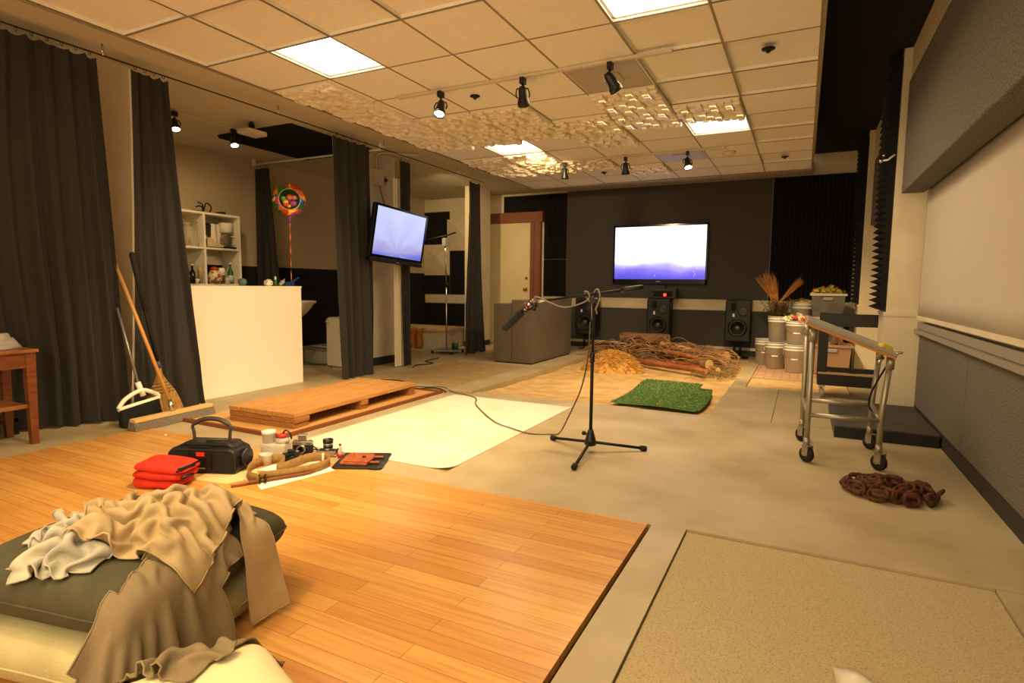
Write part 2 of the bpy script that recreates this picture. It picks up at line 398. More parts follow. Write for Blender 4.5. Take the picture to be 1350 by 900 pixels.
# pilaster foam with teeth
def teeth(z0, z1, n, d):
    pts = [(0.0, z0)]
    for q in range(n):
        a = z0 + (z1 - z0) * q / n; b = z0 + (z1 - z0) * (q + 1) / n
        pts += [(-.04, a), (-.04 - d, (a + b) / 2)]
    return pts + [(-.04, z1), (0, z1)]
for y0, y1, l in ((6.63, 7.03, 'black toothed foam strip on the nearer right pilaster'), (9.72, 10.08, 'black toothed foam strip on the farther right pilaster')):
    o = MB().prism(teeth(1.0, 3.36, 38, .075), y0, y1, 'xz').build('wedge_foam_panel', m_black); o.location = (.721, 0, 0); tag(o, l, 'acoustic foam')
# ================================================================ CURTAINS
def curtain(name, label, pt, pb, zt, zb, folds, amp, lining=.03, seed=0, hooks=6, bend=None, drop=None, lin_part=True):
    """pt / pb: (x0,y0,x1,y1) at the rail and at the hem"""
    cx, cy = (pt[0] + pt[2]) / 2, (pt[1] + pt[3]) / 2
    t = thing(name, label, 'curtain', (cx, cy, 0))
    d = Vector((pt[2] - pt[0], pt[3] - pt[1])).normalized(); nx, ny = d.y, -d.x
    nu, nv = max(60, folds * 14), 30
    def sheet(off, trim0, trim1, hem):
        def fn(u, v):
            u = trim0 + (1 - trim0 - trim1) * u
            f = v ** 1.3
            x = (pt[0] + (pt[2] - pt[0]) * u) * (1 - f) + (pb[0] + (pb[2] - pb[0]) * u) * f
            y = (pt[1] + (pt[3] - pt[1]) * u) * (1 - f) + (pb[1] + (pb[3] - pb[1]) * u) * f
            if bend: b = bend(u, v); x += b[0]; y += b[1]
            ph = u * folds * 2 * PI + 1.3 * noise.noise((u * 4 + seed, v * 1.1, seed)) * (0.6 + v)
            a = amp * (.55 + .6 * v) * (.75 + .5 * noise.noise((u * 3, seed + 5, v)))
            w = a * (sin(ph) + .28 * sin(2.3 * ph + seed + v)) + .012 * noise.noise((u * 22, v * 9, seed)) * v + off
            z = zt + (zb + hem - zt) * v + .02 * v * noise.noise((u * 7, seed, 2)) - (.018 * abs(sin(u * PI * max(hooks, 1))) * (1 - v) ** 6)
            if drop: z += drop(u, v)
            return (x + nx * w - cx, y + ny * w - cy, max(z, .008))
        return fn
    MB().grid(sheet(0, 0, 0, 0), nu, nv).build('fabric', m_curt, t)
    if lin_part: MB().grid(sheet(-.03, -lining, -lining * .3, .02), nu, nv).build('lining', m_line, t)
    for k in range(hooks):
        u = (k + .5) / hooks; x = pt[0] + (pt[2] - pt[0]) * u - cx; y = pt[1] + (pt[3] - pt[1]) * u - cy
        MB().torus((x, y, zt + .022), .016, .0025, (d.x, d.y, .2), 12, 5).build('curtain_ring', m_blkm, t)
    return t
curtain('curtain', 'wide charcoal curtain nearest the viewer, behind the wooden table', (-5.14, 2.03, -5.12, 2.79), (-5.52, 2.19, -5.2, 2.95), 2.97, .02, 6, .045, 0, 1, 8,
        bend=lambda u, v: (.03 * sin(v * 3), -(1 - u) ** 2 * .10 * sin(PI * min(1, v * 1.25)) ** 1), lin_part=False)
MB().grid(lambda u, v: (-.19 - .10 * v + .02 * sin(9 * u), -.46 + .12 * u - .05 * sin(PI * v), 2.9 - 2.85 * v), 6, 20).build('lining', m_line, [o for o in C.objects if o.get('label', '').startswith('wide charcoal')][0])
curtain('curtain', 'charcoal curtain with the brooms leaning on it', (-5.12, 3.05, -5.12, 3.37), (-5.2, 2.98, -5.16, 3.63), 2.97, .02, 3, .045, 0, 2, 4)
curtain('curtain', 'charcoal curtain hanging left of the tilted television', (-5.14, 5.40, -5.14, 6.06), (-5.12, 5.48, -5.10, 6.06), 2.98, .01, 4, .05, -.03, 3, 5)
curtain('curtain', 'charcoal curtain with wide cream lining behind the tilted television', (-5.2, 6.78, -5.2, 7.02), (-5.2, 6.84, -5.2, 7.0), 2.96, .01, 3, .03, .0, 4, 3, lin_part=False)
cl = C.objects[-1]
lt = [o for o in C.objects if o.type == 'EMPTY' and o['label'].startswith('charcoal curtain with wide cream')][0]
MB().grid(lambda u, v: (-.06 + .015 * sin(u * 20), -.20 + .20 * u, 2.7 - 2.69 * v), 40, 10).build('lining', m_line, lt)
curtain('curtain', 'charcoal curtain farthest back, left of the dark cabinet', (-5.15, 8.62, -5.15, 8.98), (-5.12, 8.42, -5.10, 9.12), 2.96, .015, 3, .04, -.03, 5, 4)
curtain('curtain', 'charcoal curtain behind the bar beside the round balloon', (-7.66, 6.38, -7.36, 6.38), (-7.68, 6.36, -7.0, 6.36), 2.96, .02, 3, .035, .0, 6, 4, lin_part=False)
# rails
r = thing('curtain_rail', 'thin curtain wire running along the left side above the curtains', 'curtain rail', (-5.14, 5.4, 3.0))
MB().tube([(0, -4.5, .01), (0, 3.7, .01)], .006, 6).build('wire', m_blkm, r)
for y in (2.85, 4.6, 6.35, 8.2):
    MB().cyl((0, y - 5.4, .01), (0, y - 5.4, .10), .008, n=8).build('hanger', m_metal, r)
r = thing('curtain_rail', 'pale rail above the curtain behind the balloon', 'curtain rail', (-6.5, 6.38, 3.0))
MB().tube([(-1.2, 0, .02), (1.3, 0, .02)], .014, 8).box(-1.2, -1.17, -.02, .02, 0, .1).box(1.27, 1.3, -.02, .02, 0, .1).build('rod', m_white, r)

# ================================================================ BAR
t = thing('bar_counter', 'plain white bar counter between the left curtains', 'bar counter', (-5.7, 4.36, 0))
MB().box(.24, .27, -.76, .77, 0, 1.15).build('front_panel', m_bar, t, bevel=.002)
MB().box(-.27, .24, .74, .77, 0, 1.15).box(-.27, .24, -.76, -.73, 0, 1.15).build('side_panel', m_bar, t)
MB().box(-.29, .275, -.765, .775, 1.15, 1.168).build('counter_top', m_bar, t, bevel=.002)
# things on the bar
B = 1.168
t = thing('tissue_wad', 'crumpled white napkin on the white bar counter', 'napkin', (-5.6, 4.80, B))
MB().grid(lambda u, v: ((.05 + .02 * noise.noise((u * 6, v * 5, 1))) * sin(PI * v) * cos(2 * PI * u), (.05 + .02 * noise.noise((u * 6, v * 5, 1))) * sin(PI * v) * sin(2 * PI * u), .038 - .038 * cos(PI * v) * (1 + .3 * noise.noise((u * 7, v * 7, 4)))), 24, 12).build('wad', m_paper, t)
m_grn = mat('green glass', '3d7a33', .15, trans=.3); m_whitep = mat('white plastic', 'e9e2d0', .4)
t = thing('spray_bottle', 'small white and green bottle standing on the white bar counter', 'bottle', (-5.6, 4.90, B))
MB().lathe([(.02, 0), (.022, .05), (.012, .075)], 14).build('bottle_body', m_grn, t); MB().lathe([(.012, .073), (.013, .1), (.004, .115)], 12).build('cap', m_whitep, t)
t = thing('bird_figure', 'small pale ornament next to the blue scoop on the bar', 'ornament', (-5.6, 5.0, B))
MB().tube(spline([(-.0, -.04, .012), (0, -.01, .035), (0, .02, .06), (0, .035, .085)]), [.02] * 8 + [.025] * 8 + [.008] * 9, 10).build('figure_body', mat('grey green glaze', '9aa08a', .3), t)
m_blue = mat('blue plastic', '22357f', .35)
t = thing('blue_scoop', 'blue plastic scoop lying at the right end of the bar', 'scoop', (-5.6, 5.10, B))
MB().prism([(-.11, 0), (.05, 0), (.04, .05), (-.05, .055)], -.05, .05, 'yz').build('scoop_bowl', m_blue, t, bevel=.008)
MB().tube([(0, .03, .04), (0, .16, .105)], .013, 10).build('handle', m_blue, t)
t = thing('teal_ornament', 'small rounded teal grey shape standing on the bar before the shelf end', 'ornament', (-5.82, 4.62, B))
MB().lathe([(.0, 0), (.035, .003), (.05, .04), (.042, .075), (.0, .09)], 16).build('dome', mat('teal grey', '5d7478', .5), t)

# shelf unit behind the bar  (front at x=-7.35)
t = thing('shelf_unit', 'cream open shelf unit behind the white bar', 'shelf', (-7.53, 5.1, 0))
sx0, sx1 = -.2, .18
MB().box(sx0, sx1, -1.0, .73, 2.13, 2.16).build('top_board', m_white, t)
for y in (-1.0, -.43, .15, .70): MB().box(sx0, sx1, y, y + .03, 0, 2.13).build('upright', m_white, t)
for z in (1.66, 1.16, .6, .08): MB().box(sx0 + .01, sx1 - .005, -.97, .70, z, z + .025).build('shelf_board', m_white, t)
MB().box(sx0 - .01, sx0, -1, .73, 0, 2.16).build('back_board', m_cream, t)
# coordinates on the shelves: x around -7.4
def sh(y): return (-7.43, y)
Z1, Z0 = 1.686, 1.186
t = thing('coffee_maker', 'white drip coffee maker with glass pot on the upper shelf', 'coffee maker', (-7.44, 5.66, Z1))
MB().box(-.09, .09, -.1, .1, 0, .025).build('hot_plate', m_blk, t, bevel=.006)
MB().box(-.1, -.03, -.11, -.05, .02, .34).build('column', m_white, t, bevel=.01)
MB().lathe([(.065, .22), (.085, .24), (.095, .34), (.09, .36), (0, .362)], 20).build('filter_basket', m_white, t)
MB().lathe([(.06, .03), (.085, .08), (.08, .15), (.06, .19), (.05, .2)], 20).build('glass_pot', m_glass, t)
MB().tube(spline([(0, .08, .18), (.0, .14, .17), (0, .145, .1), (0, .09, .06)]), .009, 8).build('pot_handle', m_white, t)
t = thing('kettle', 'white upright kettle left of the coffee maker', 'kettle', (-7.46, 5.47, Z1))
MB().lathe([(.05, 0), (.055, .1), (.04, .28), (.03, .33), (0, .34)], 16).build('kettle_body', m_white, t)
MB().tube(spline([(0, -.03, .3), (0, -.09, .28), (0, -.09, .16), (0, -.05, .1)]), .008, 8).build('handle', m_blk, t)
t = thing('stock_pot', 'tall dark pot at the back of the upper shelf', 'pot', (-7.55, 5.4, Z1))
MB().lathe([(.1, 0), (.11, .02), (.11, .3), (.118, .305)], 24).build('pot_body', mat('dark steel', '4a4238', .4, .6), t)
MB().lathe([(.118, .306), (.06, .345), (.012, .35), (.02, .375), (0, .38)], 24).build('pot_lid', m_blk, t)
t = thing('toaster', 'small cream appliance on the upper shelf before the dark pot', 'toaster', (-7.42, 5.42, Z1))
MB().prism([(-.1, 0), (.16, 0), (.16, .04), (.02, .06), (0, .13), (-.09, .14)], -.06, .05, 'yz').build('housing', mat('cream plastic', 'cdb98e', .5), t, bevel=.01)
MB().box(-.06, .05, -.1, .18, 0, .012).build('base', m_blk, t)
t = thing('spice_jar', 'small dark jar with pale lid beside the shelf upright', 'jar', (-7.38, 5.29, Z1))
MB().lathe([(.02, 0), (.022, .1), (.018, .12)], 12).build('jar_body', m_blk, t); MB().lathe([(.02, .12), (.02, .16), (0, .161)], 12).build('jar_lid', m_white, t)
def glassjar(y, h, r, label, x=-7.42):
    t = thing('glass_jar', label, 'jar', (x, y, Z1), 0)
    MB().lathe([(r * .9, 0), (r, .02), (r, h * .75), (r * .6, h * .9), (r * .65, h)], 18).build('jar_glass', m_glass, t)
    return t
g1 = glassjar(5.06, .3, .06, 'tall glass jar with yellow rim on the upper left shelf')
MB().torus((0, 0, .3), .04, .008).build('yellow_rim', mat('yellow', 'd0b02c', .4), g1)
glassjar(5.2, .34, .05, 'tall clear glass vase against the shelf upright', -7.46)
glassjar(4.93, .2, .05, 'stemmed glass at the left edge of the upper shelf', -7.40)
def bottle(y, x, h, r, m, label, capm=None, z=Z0, neck=.4):
    t = thing('bottle', label, 'bottle', (x, y, z))
    MB().lathe([(r * .9, 0), (r, .01), (r, h * .55), (r * neck, h * .75), (r * neck, h * .95)], 16).build('bottle_glass', m, t)
    MB().lathe([(r * neck * 1.2, h * .93), (r * neck * 1.2, h), (0, h + .001)], 12).build('bottle_cap', capm or m_white, t)
    return t
m_dkgl = mat('dark glass', '14100c', .12); m_amber = mat('amber glass', '5b2d10', .15)
b1 = bottle(5.0, -7.38, .30, .035, m_dkgl, 'dark bottle with gold neck at the curtain edge of the lower shelf', mat('gold foil', 'c9a24a', .35, .8))
MB().lathe([(.0355, .04), (.0355, .12)], 16).build('bottle_label', mat('yellow label', 'cbb566', .7), b1)
bottle(5.07, -7.36, .26, .035, m_dkgl, 'black bottle second from the curtain on the lower shelf')
def tumbler(y, x, label):
    t = thing('tumbler', label, 'glass', (x, y, Z0)); MB().lathe([(.025, 0), (.032, .17), (.034, .23)], 14).build('tumbler_glass', mat('frosted tumbler', 'b59a72', .4), t)
tumbler(5.20, -7.38, 'tall beige tumbler next to the shelf upright')
t = thing('egg_cup', 'little cream dish between the dark bottles and the beige tumbler', 'dish', (-7.36, 5.135, Z0)); MB().lathe([(.02, 0), (.01, .02), (.028, .04), (.03, .06), (0, .065)], 14).build('dish_bowl', m_whitep, t)
bottle(5.27, -7.47, .25, .035, m_amber, 'brown bottle right of the shelf upright')
bottle(5.34, -7.5, .23, .035, m_dkgl, 'dark bottle half hidden by the rooster jar')
t = thing('cookie_jar', 'round painted cookie jar with red lid on the lower shelf', 'cookie jar', (-7.39, 5.42, Z0))
MB().lathe([(.06, 0), (.09, .05), (.092, .1), (.065, .17), (.05, .19)], 22).build('jar_body', mat('painted jar', 'd8c9a4', .35, col2='8a5a36', scale=22, lo=.5, hi=.56), t)
MB().lathe([(.056, .185), (.06, .21), (.03, .235), (.0, .24)], 20).build('jar_lid', mat('red glaze', 'a53a24', .35), t)
MB().ball((.088, .0, .11), (.012, .02, .03), 10, 8).build('red_spot', mat('red glaze spot', 'b2402c', .4), t)
t = thing('storage_canister', 'brown canister with white top right of the cookie jar', 'canister', (-7.40, 5.535, Z0))
MB().lathe([(.045, 0), (.045, .12), (.045, .121)], 18).build('canister_body', mat('brown tin', '6d4a36', .5), t); MB().lathe([(.047, .12), (.047, .21), (.03, .225), (0, .226)], 18).build('canister_lid', m_white, t)
bottle(5.60, -7.45, .2, .026, mat('blue bottle', '1d5f8a', .3), 'slim blue bottle behind the brown canister')
bg = bottle(5.68, -7.40, .30, .04, m_grn, 'green glass water bottle on the lower shelf')
MB().lathe([(.0405, .03), (.0405, .12)], 16).build('bottle_label', mat('pale label', 'aebfcb', .6), bg)
bottle(5.74, -7.46, .18, .026, mat('red sauce', '8a2a18', .35), 'short red sauce bottle at the right end of the lower shelf')
t = thing('plastic_cup', 'short clear cup before the green bottle', 'cup', (-7.36, 5.60, Z0)); MB().lathe([(.03, 0), (.04, .09)], 14).build('cup_wall', m_plasticclear, t)
t = thing('wire_rack', 'dark curled wire rack on top of the shelf unit', 'rack', (-7.42, 5.3, 2.16))
MB().tube(spline([(0, -.15, .005), (0, -.02, .01), (0, .0, .1), (0, -.07, .13)]), .008, 6).tube(spline([(0, .1, .005), (0, .13, .08), (0, .06, .13), (0, .02, .05), (0, .0, .005)]), .009, 6).tube(spline([(0, -.1, .06), (0, -.03, .08), (0, .03, .03)]), .009, 6).build('wire', m_blkm, t)
MB().box(-.03, .03, -.16, .1, 0, .012).build('rack_base', m_blkm, t)
t = thing('tin_box', 'flat grey tin on top of the shelf unit', 'box', (-7.42, 5.68, 2.16)); MB().box(-.06, .06, -.06, .1, 0, .055).build('tin_body', m_grey, t, bevel=.005); MB().box(-.05, .05, -.15, -.065, 0, .03).build('lens_barrel', m_blk, t)

# balloon
t = thing('foil_balloon', 'round multicoloured foil balloon floating above the bar end', 'balloon', (-5.5, 5.05, 1.22), PI * .28)
m_bal = bpy.data.materials.new('balloon foil'); m_bal.use_nodes = True
nt = m_bal.node_tree; bs = nt.nodes['Principled BSDF']; bs.inputs['Metallic'].default_value = .45; bs.inputs['Roughness'].default_value = .22
tc = nt.nodes.new('ShaderNodeTexCoord'); vo = nt.nodes.new('ShaderNodeTexVoronoi'); vo.inputs['Scale'].default_value = 13
hs = nt.nodes.new('ShaderNodeSeparateColor'); rp = nt.nodes.new('ShaderNodeValToRGB'); rp.color_ramp.interpolation = 'CONSTANT'
for i, c in enumerate(['c8371e', 'e08a1e', 'e7c433', '3f8f35', '2c5ea8', 'b0437c', 'd96b2b', '35702f']):
    e = rp.color_ramp.elements[i] if i < 2 else rp.color_ramp.elements.new(i / 8)
    e.position = i / 8; e.color = lin(c)
nt.links.new(tc.outputs['Object'], vo.inputs['Vector']); nt.links.new(vo.outputs['Color'], hs.inputs[0]); nt.links.new(hs.outputs[0], rp.inputs[0]); nt.links.new(rp.outputs[0], bs.inputs['Base Color'])
def lens(R, d, n=40, wr=0): return [(max(R * sin(PI * i / n), .0), -d * cos(PI * i / n)) for i in range(n + 1)]
RX = Matrix.Rotation(PI / 2, 4, 'X')
def balfn(u, v):
    a = 2 * PI * u; s_ = sin(PI * v); R = .188 * s_ ** .8 if s_ > 0 else 0; R *= 1 + .03 * sin(22 * a) * s_ ** .01 * (1 if .35 < v < .65 else .2)
    return (R * cos(a), -.062 * cos(PI * v), .965 + R * sin(a))
MB().grid(balfn, 88, 26).build('envelope', m_bal, t)
MB().torus((0, -.052, .965), .118, .005, (0, 1, 0), 36, 6).build('white_ring', mat('white foil line', 'efe8dd', .3), t)
m_pan = mat('balloon picture', '2f5a2a', .3, .3)
MB().lathe([(.0, .0), (.1, .004), (.116, .012)], 30, (0, -.066, .965), Matrix.Rotation(PI / 2, 4, 'X')).build('round_picture', m_pan, t)
for c, q in (('d8a13c', (-.045, .93, .035)), ('8f3f86', (.04, .92, .04)), ('c85a30', (.0, .985, .036)), ('d98a2a', (-.01, .885, .026)), ('4a9a3d', (-.07, .97, .03)), ('b8402e', (-.05, .90, .026)), ('d56a8c', (.05, .985, .03)), ('4a3a70', (.0, .94, .02))):
    MB().ball((q[0], -.078, q[1]), (q[2], .014, q[2] * .9), 14, 8).build('picture_blob', mat('blob ' + c, c, .3, .2), t)
MB().lathe([(.004, .69), (.02, .72), (.012, .75), (.03, .79)], 14).build('neck', mat('purple foil', '8d3f80', .3, .4), t)
MB().grid(lambda u, v: (.011 * (u - .5) * cos(v * 14), .011 * (u - .5) * sin(v * 14), .69 - .69 * v), 2, 60).build('ribbon', mat('orange ribbon', 'd9662a', .5), t)

# behind the bar: sink, board, clutter
t = thing('wash_basin', 'white wall basin sticking out behind the right end of the bar', 'sink', (-6.60, 6.12, 0))
MB().grid(lambda u, v: ((.02 + .23 * (1 - v) ** .6 if v < 1 else 0) * cos(2 * PI * u), (.02 + .28 * (1 - v) ** .6 if v < 1 else 0) * sin(2 * PI * u), .93 - .24 * v), 32, 10).build('basin_bowl', m_white, t)
MB().torus((0, 0, .93), .23, .02, n=24).xf(Matrix.Diagonal((1, 1.35, 1, 1))).build('basin_rim', m_white, t)
MB().cyl((0, 0, 0), (0, 0, .72), .05, .07).build('pedestal', m_white, t)
t = thing('cabinet_end', 'narrow cream cabinet standing behind the curtain left of the column', 'cabinet', (-5.85, 6.4, 0))
MB().box(-.3, .1, -.1, .1, 0, .72).build('cabinet_body', m_cream, t, bevel=.006); MB().box(-.3, .12, -.13, -.1, .02, .70).build('door', m_white, t); MB().ball((-.27, -.15, .66), .025).build('knob', m_metal, t)
t = thing('speaker_box', 'small grey box standing on the narrow cream cabinet', 'box', (-5.9, 6.42, .72)); MB().box(-.08, .08, -.06, .06, 0, .14).build('box_body', m_grey, t, bevel=.006)
t = thing('plastic_crate', 'low white crate on the floor behind the bar', 'crate', (-6.55, 6.6, 0)); MB().box(-.25, .22, -.14, .14, 0, .2).build('crate_body', mat('dull white plastic', 'b8b3a6', .6), t, bevel=.01); MB().box(-.27, .24, -.16, .16, .2, .225).build('crate_lid', m_grey, t, bevel=.006)
t = thing('white_board', 'white strip of board tossed over the low crate', 'board', (-6.5, 6.58, .226)); MB().bar((-.25, .05, .01), (.3, -.08, .03), .1, .015).build('board', m_white, t)
o = MB().tube(spline([(-6.75, 6.3, .012), (-6.6, 6.2, .05), (-6.45, 6.3, .012), (-6.2, 6.35, .012), (-6.0, 6.2, .012)]), .012, 8).build('green_hose', mat('teal hose', '2c6a5c', .5)); tag(o, 'teal green hose on the floor behind the bar', 'hose')

# tub with cloth, dolly + boom stand, diffusers in the far alcove
t = thing('work_tank', 'low pale tank along the back of the far left alcove', 'tank', (-6.5, 9.5, 0))
MB().box(-1.1, .52, -.55, .5, 0, .34).build('tank_wall', mat('pale tank', 'b3a88e', .5), t, bevel=.01)
MB().box(-1.12, .54, -.57, -.5, .34, .37).box(-1.12, .54, .46, .52, .34, .37).box(.47, .54, -.5, .46, .34, .37).build('rim', mat('tan rim', 'b9945a', .6), t)
def drape(u, v):
    x = -.45 + .62 * u; s = v * .62
    y = -.45 - min(s, .13); z = .377 if s < .13 else .377 - (s - .13) * (1 - .55 * abs(u - .4))
    return (x + .01 * sin(v * 9), y - (.018 + .014 * sin(u * 25) if s > .13 else 0), z + .006 * sin(u * 15))
o = MB().grid(drape, 40, 24).build('orange_cloth', mat('orange brown cloth', 'a5682a', .85, col2='8a5320', scale=20), solid=.004); o.location = (-6.5, 9.5, 0); tag(o, 'orange brown cloth hanging over the tank edge', 'cloth')
t = thing('boom_stand', 'tall chrome boom stand on a wheeled base in the far alcove', 'stand', (-5.62, 8.62, 0))
MB().cyl((0, 0, .07), (0, 0, 1.2), .014, n=10).build('lower_tube', m_metal, t); MB().cyl((0, 0, 1.2), (-.03, 0, 2.0), .010, n=10).build('upper_tube', m_metal, t)
MB().cyl((0, 0, 1.18), (0, 0, 1.25), .022, n=10).cyl((0, -.03, 1.21), (0, .03, 1.21), .012, n=8).build('clutch', m_blk, t)
MB().tube([(-.35, -.35, 1.93), (-.02, 0, 2.06), (.12, .12, 2.12)], .013, 8).build('boom', m_blkm, t); MB().box(-.07, .0, -.03, .03, 1.88, 2.02).build('boom_clamp', m_grey, t)
MB().box(-.2, .25, -.2, .2, .05, .07).build('base_plate', m_grey, t)
for x, y in ((-.18, -.18), (.23, -.18), (-.18, .18), (.23, .18)): MB().cyl((x - .012, y, .027), (x + .012, y, .027), .025, n=12).build('wheel', m_rub, t)
for q, (x, c, l) in enumerate(((-5.42, '2f5a30', 'small green can on the wheeled stand base'), (-5.47, '1c1b1a', 'small black can on the wheeled stand base'))):
    t = thing('paint_can', l, 'can', (x, 8.63, .07)); MB().lathe([(.035, 0), (.035, .12), (.03, .125), (0, .126)], 16).build('can_body', mat('can ' + c, c, .4), t); MB().torus((0, 0, .125), .03, .003, n=14, m=6).build('can_rim', m_metal, t)
def diffuser(name, label, x, z, sq):
    t = thing(name, label, 'acoustic panel', (x, YF - .05, z))
    s = sq; pts = [(-s, -s), (0, -s), (s, -s), (s, 0), (s, s), (0, s), (-s, s), (-s, 0)]; mb = MB()
    vs = [(p[0], 0, p[1]) for p in pts] + [(.05, -.1, .06), (-.1, -.05, -.12)]
    fs = [(i, (i + 1) % 8, 8) for i in range(8)]
    mb.add(vs[:9], fs).box(-s, s, 0, .04, -s, s); mb.build('facets', m_cream, t)
diffuser('diffuser_panel', 'cream faceted diffuser hung lower on the black alcove wall', -7.4, 1.76, .34)
diffuser('diffuser_panel', 'cream faceted diffuser hung higher, partly behind the far curtain', -6.78, 2.30, .34)
for n_, (a, b, c, d) in enumerate(((-7.74, -7.08, 1.0, 2.82), (-7.06, -6.15, 1.0, 1.95), (-7.74, -6.1, .15, .79))):
    tag(MB().box(a, b, YF - .03, YG, c, d).build('acoustic_foam_panel', m_blackp), ['tall black foam panel behind the lower diffuser', 'black foam panel right of the lower diffuser', 'black foam panel under the alcove chair rail'][n_], 'acoustic foam')
# conduit on the column
t = thing('junction_box', 'white junction box with conduits high on the column above the television', 'junction box', (-5.62, 6.80, 2.62))
MB().box(0, .07, -.1, .06, 0, .24).build('box_body', m_cream, t, bevel=.004)
MB().tube(spline([(.03, -.05, .24), (.03, -.05, .40), (.06, -.03, .45), (.2, .0, .455), (.5, .3, .455)], 6), .014, 8).tube([(.03, 0, .24), (.03, 0, .47)], .012, 8).tube([(.03, .05, .24), (.03, .05, .47)], .01, 8).build('conduit', m_cream, t)
MB().box(.0, .05, .08, .14, .04, .16).build('camera_body', m_metal, t); MB().cyl((.05, .11, .1), (.08, .11, .1), .025).build('camera_lens', m_blk, t)
MB().tube(spline([(.04, -.0, .0), (.06, .03, -.15), (.1, .08, -.36)]), .006, 6).build('power_lead', m_blk, t)
MB().lathe([(.05, 0), (.05, .03), (.02, .045), (0, .046)], 14, (-6.6, 8.7, 3.05)).build('ceiling_sensor', m_grey); tag(C.objects[-1], 'small round sensor on the alcove ceiling', 'sensor')
# black foam cloud over the alcove
mbf = ribbed(-6.86, -5.55, 5.15, 6.6, 0, .06, .03)
mbf.v = [(x, z, 3.07 + .0 + y * 1.0 + .03) for x, y, z in mbf.v]
o = mbf.build('ceiling_foam_panel', m_black); tag(o, 'black foam panel on the ceiling over the bar alcove', 'acoustic foam')

# ================================================================ TRACK LIGHTS
def track(label, p, q, z, m):
    t = thing('light_track', label, 'light track', ((p[0] + q[0]) / 2, (p[1] + q[1]) / 2, z))
    a = Vector((p[0], p[1], 0)); b = Vector((q[0], q[1], 0)); c = (a + b) / 2
    MB().bar(a - c + Vector((0, 0, -.012)), b - c + Vector((0, 0, -.012)), .035, .022).build('rail', m, t)
    for e in (a, b): MB().bar(e - c - (b - a).normalized() * .02 + Vector((0, 0, -.012)), e - c + (b - a).normalized() * .02 + Vector((0, 0, -.012)), .04, .026).build('end_cap', m, t)
track('long cream light track across the ceiling nearer the viewer', (-3.34, 4.37), (-.94, 4.34), CZ, m_soffit)
track('long cream light track across the ceiling near the far wall', (-3.34, 7.5), (-.95, 7.5), CZ, m_soffit)
track('thin track along the ceiling of the bar alcove', (-6.3, 3.2), (-6.4, 5.1), SZ, m_soffit)
m_bulb = mat('lit lamp face', 'fff0d0', .4, emit=14); m_off = mat('dark lamp face', '2a241c', .2)
def head(label, x, y, z, pan, tilt, lit):
    t = thing('track_light', label, 'track light', (x, y, z), 0, 'track light heads')
    MB().box(-.018, .018, -.03, .03, -.05, 0).build('adapter', m_blk, t)
    MB().cyl((0, 0, -.05), (0, 0, -.085), .008, n=8).build('stem', m_blk, t)
    M = T(0, 0, -.12) @ Rz(pan) @ Matrix.Rotation(tilt, 4, 'X')
    MB().tube([(-.052, 0, -.03), (-.056, 0, .0), (-.045, 0, .04), (0, 0, .048), (.045, 0, .04), (.056, 0, .0), (.052, 0, -.03)], .006, 6).xf(M @ T(0, 0, -.005)).build('yoke', m_blk, t)
    MB().lathe([(.022, .05), (.032, .03), (.036, -.03), (.05, -.07), (.05, -.10), (.046, -.10), (.044, -.088)], 20).xf(M).build('lamp_can', m_blk, t)
    MB().lathe([(.0, -.088), (.045, -.088)], 20).xf(M).build('lamp_face', m_bulb if lit else m_off, t)
for a in (('leftmost lamp head on the near track, lit', -2.9, 4.36, CZ - .02, .3, -.5, 1), ('middle lamp head on the near track', -2.11, 4.36, CZ - .02, .3, .7, 0), ('right lamp head on the near track', -1.38, 4.35, CZ - .02, -.6, .75, 0),
          ('leftmost lamp head on the far track', -2.98, 7.5, CZ - .02, .2, .2, 0), ('middle lamp head on the far track', -2.14, 7.5, CZ - .02, .1, .25, 0), ('right lamp head on the far track, lit', -1.36, 7.5, CZ - .02, .5, -.5, 1),
          ('lit lamp head at the edge of the broom curtain', -6.32, 4.22, SZ - .02, -2.0, .5, 1), ('lit lamp head beside the black ceiling foam', -6.37, 5.0, SZ - .02, -2.0, .5, 1)): head(*a)
t = thing('projector_mount', 'small cream bracket box under the alcove ceiling beside the black foam', 'bracket', (-5.95, 4.92, SZ)); MB().cyl((0, 0, -.1), (0, 0, 0), .02, n=10).box(-.015, .02, -.03, .03, -.07, -.02).build('stem', m_blk, t); MB().box(-.1, .1, -.12, .14, -.15, -.1).build('bracket_box', m_cream, t, bevel=.006)
for (x, y, l, dk) in ((-2.72, 4.64, 'dark round sprinkler cap between two near track lamps', 1), (-.31, 4.62, 'dark round sprinkler cap near the black ceiling, nearer one', 1), (-.30, 8.37, 'dark round sprinkler cap near the black ceiling, farther one', 1), (-2.73, 8.45, 'tiny dark sprinkler cap at the far end of the ceiling', 1), (-.92, 7.83, 'round cream smoke detector behind the far track', 0)):
    t = thing('sprinkler_cap' if dk else 'smoke_detector', l, 'sprinkler' if dk else 'smoke detector', (x, y, CZ))
    if dk: MB().lathe([(.045, 0), (.045, -.008), (.02, -.012), (.012, -.03), (0, -.031)], 16).build('cap_disc', m_blkm, t)
    else: MB().lathe([(.08, 0), (.08, -.015), (.05, -.04), (0, -.042)], 20).build('detector_body', m_cream, t)
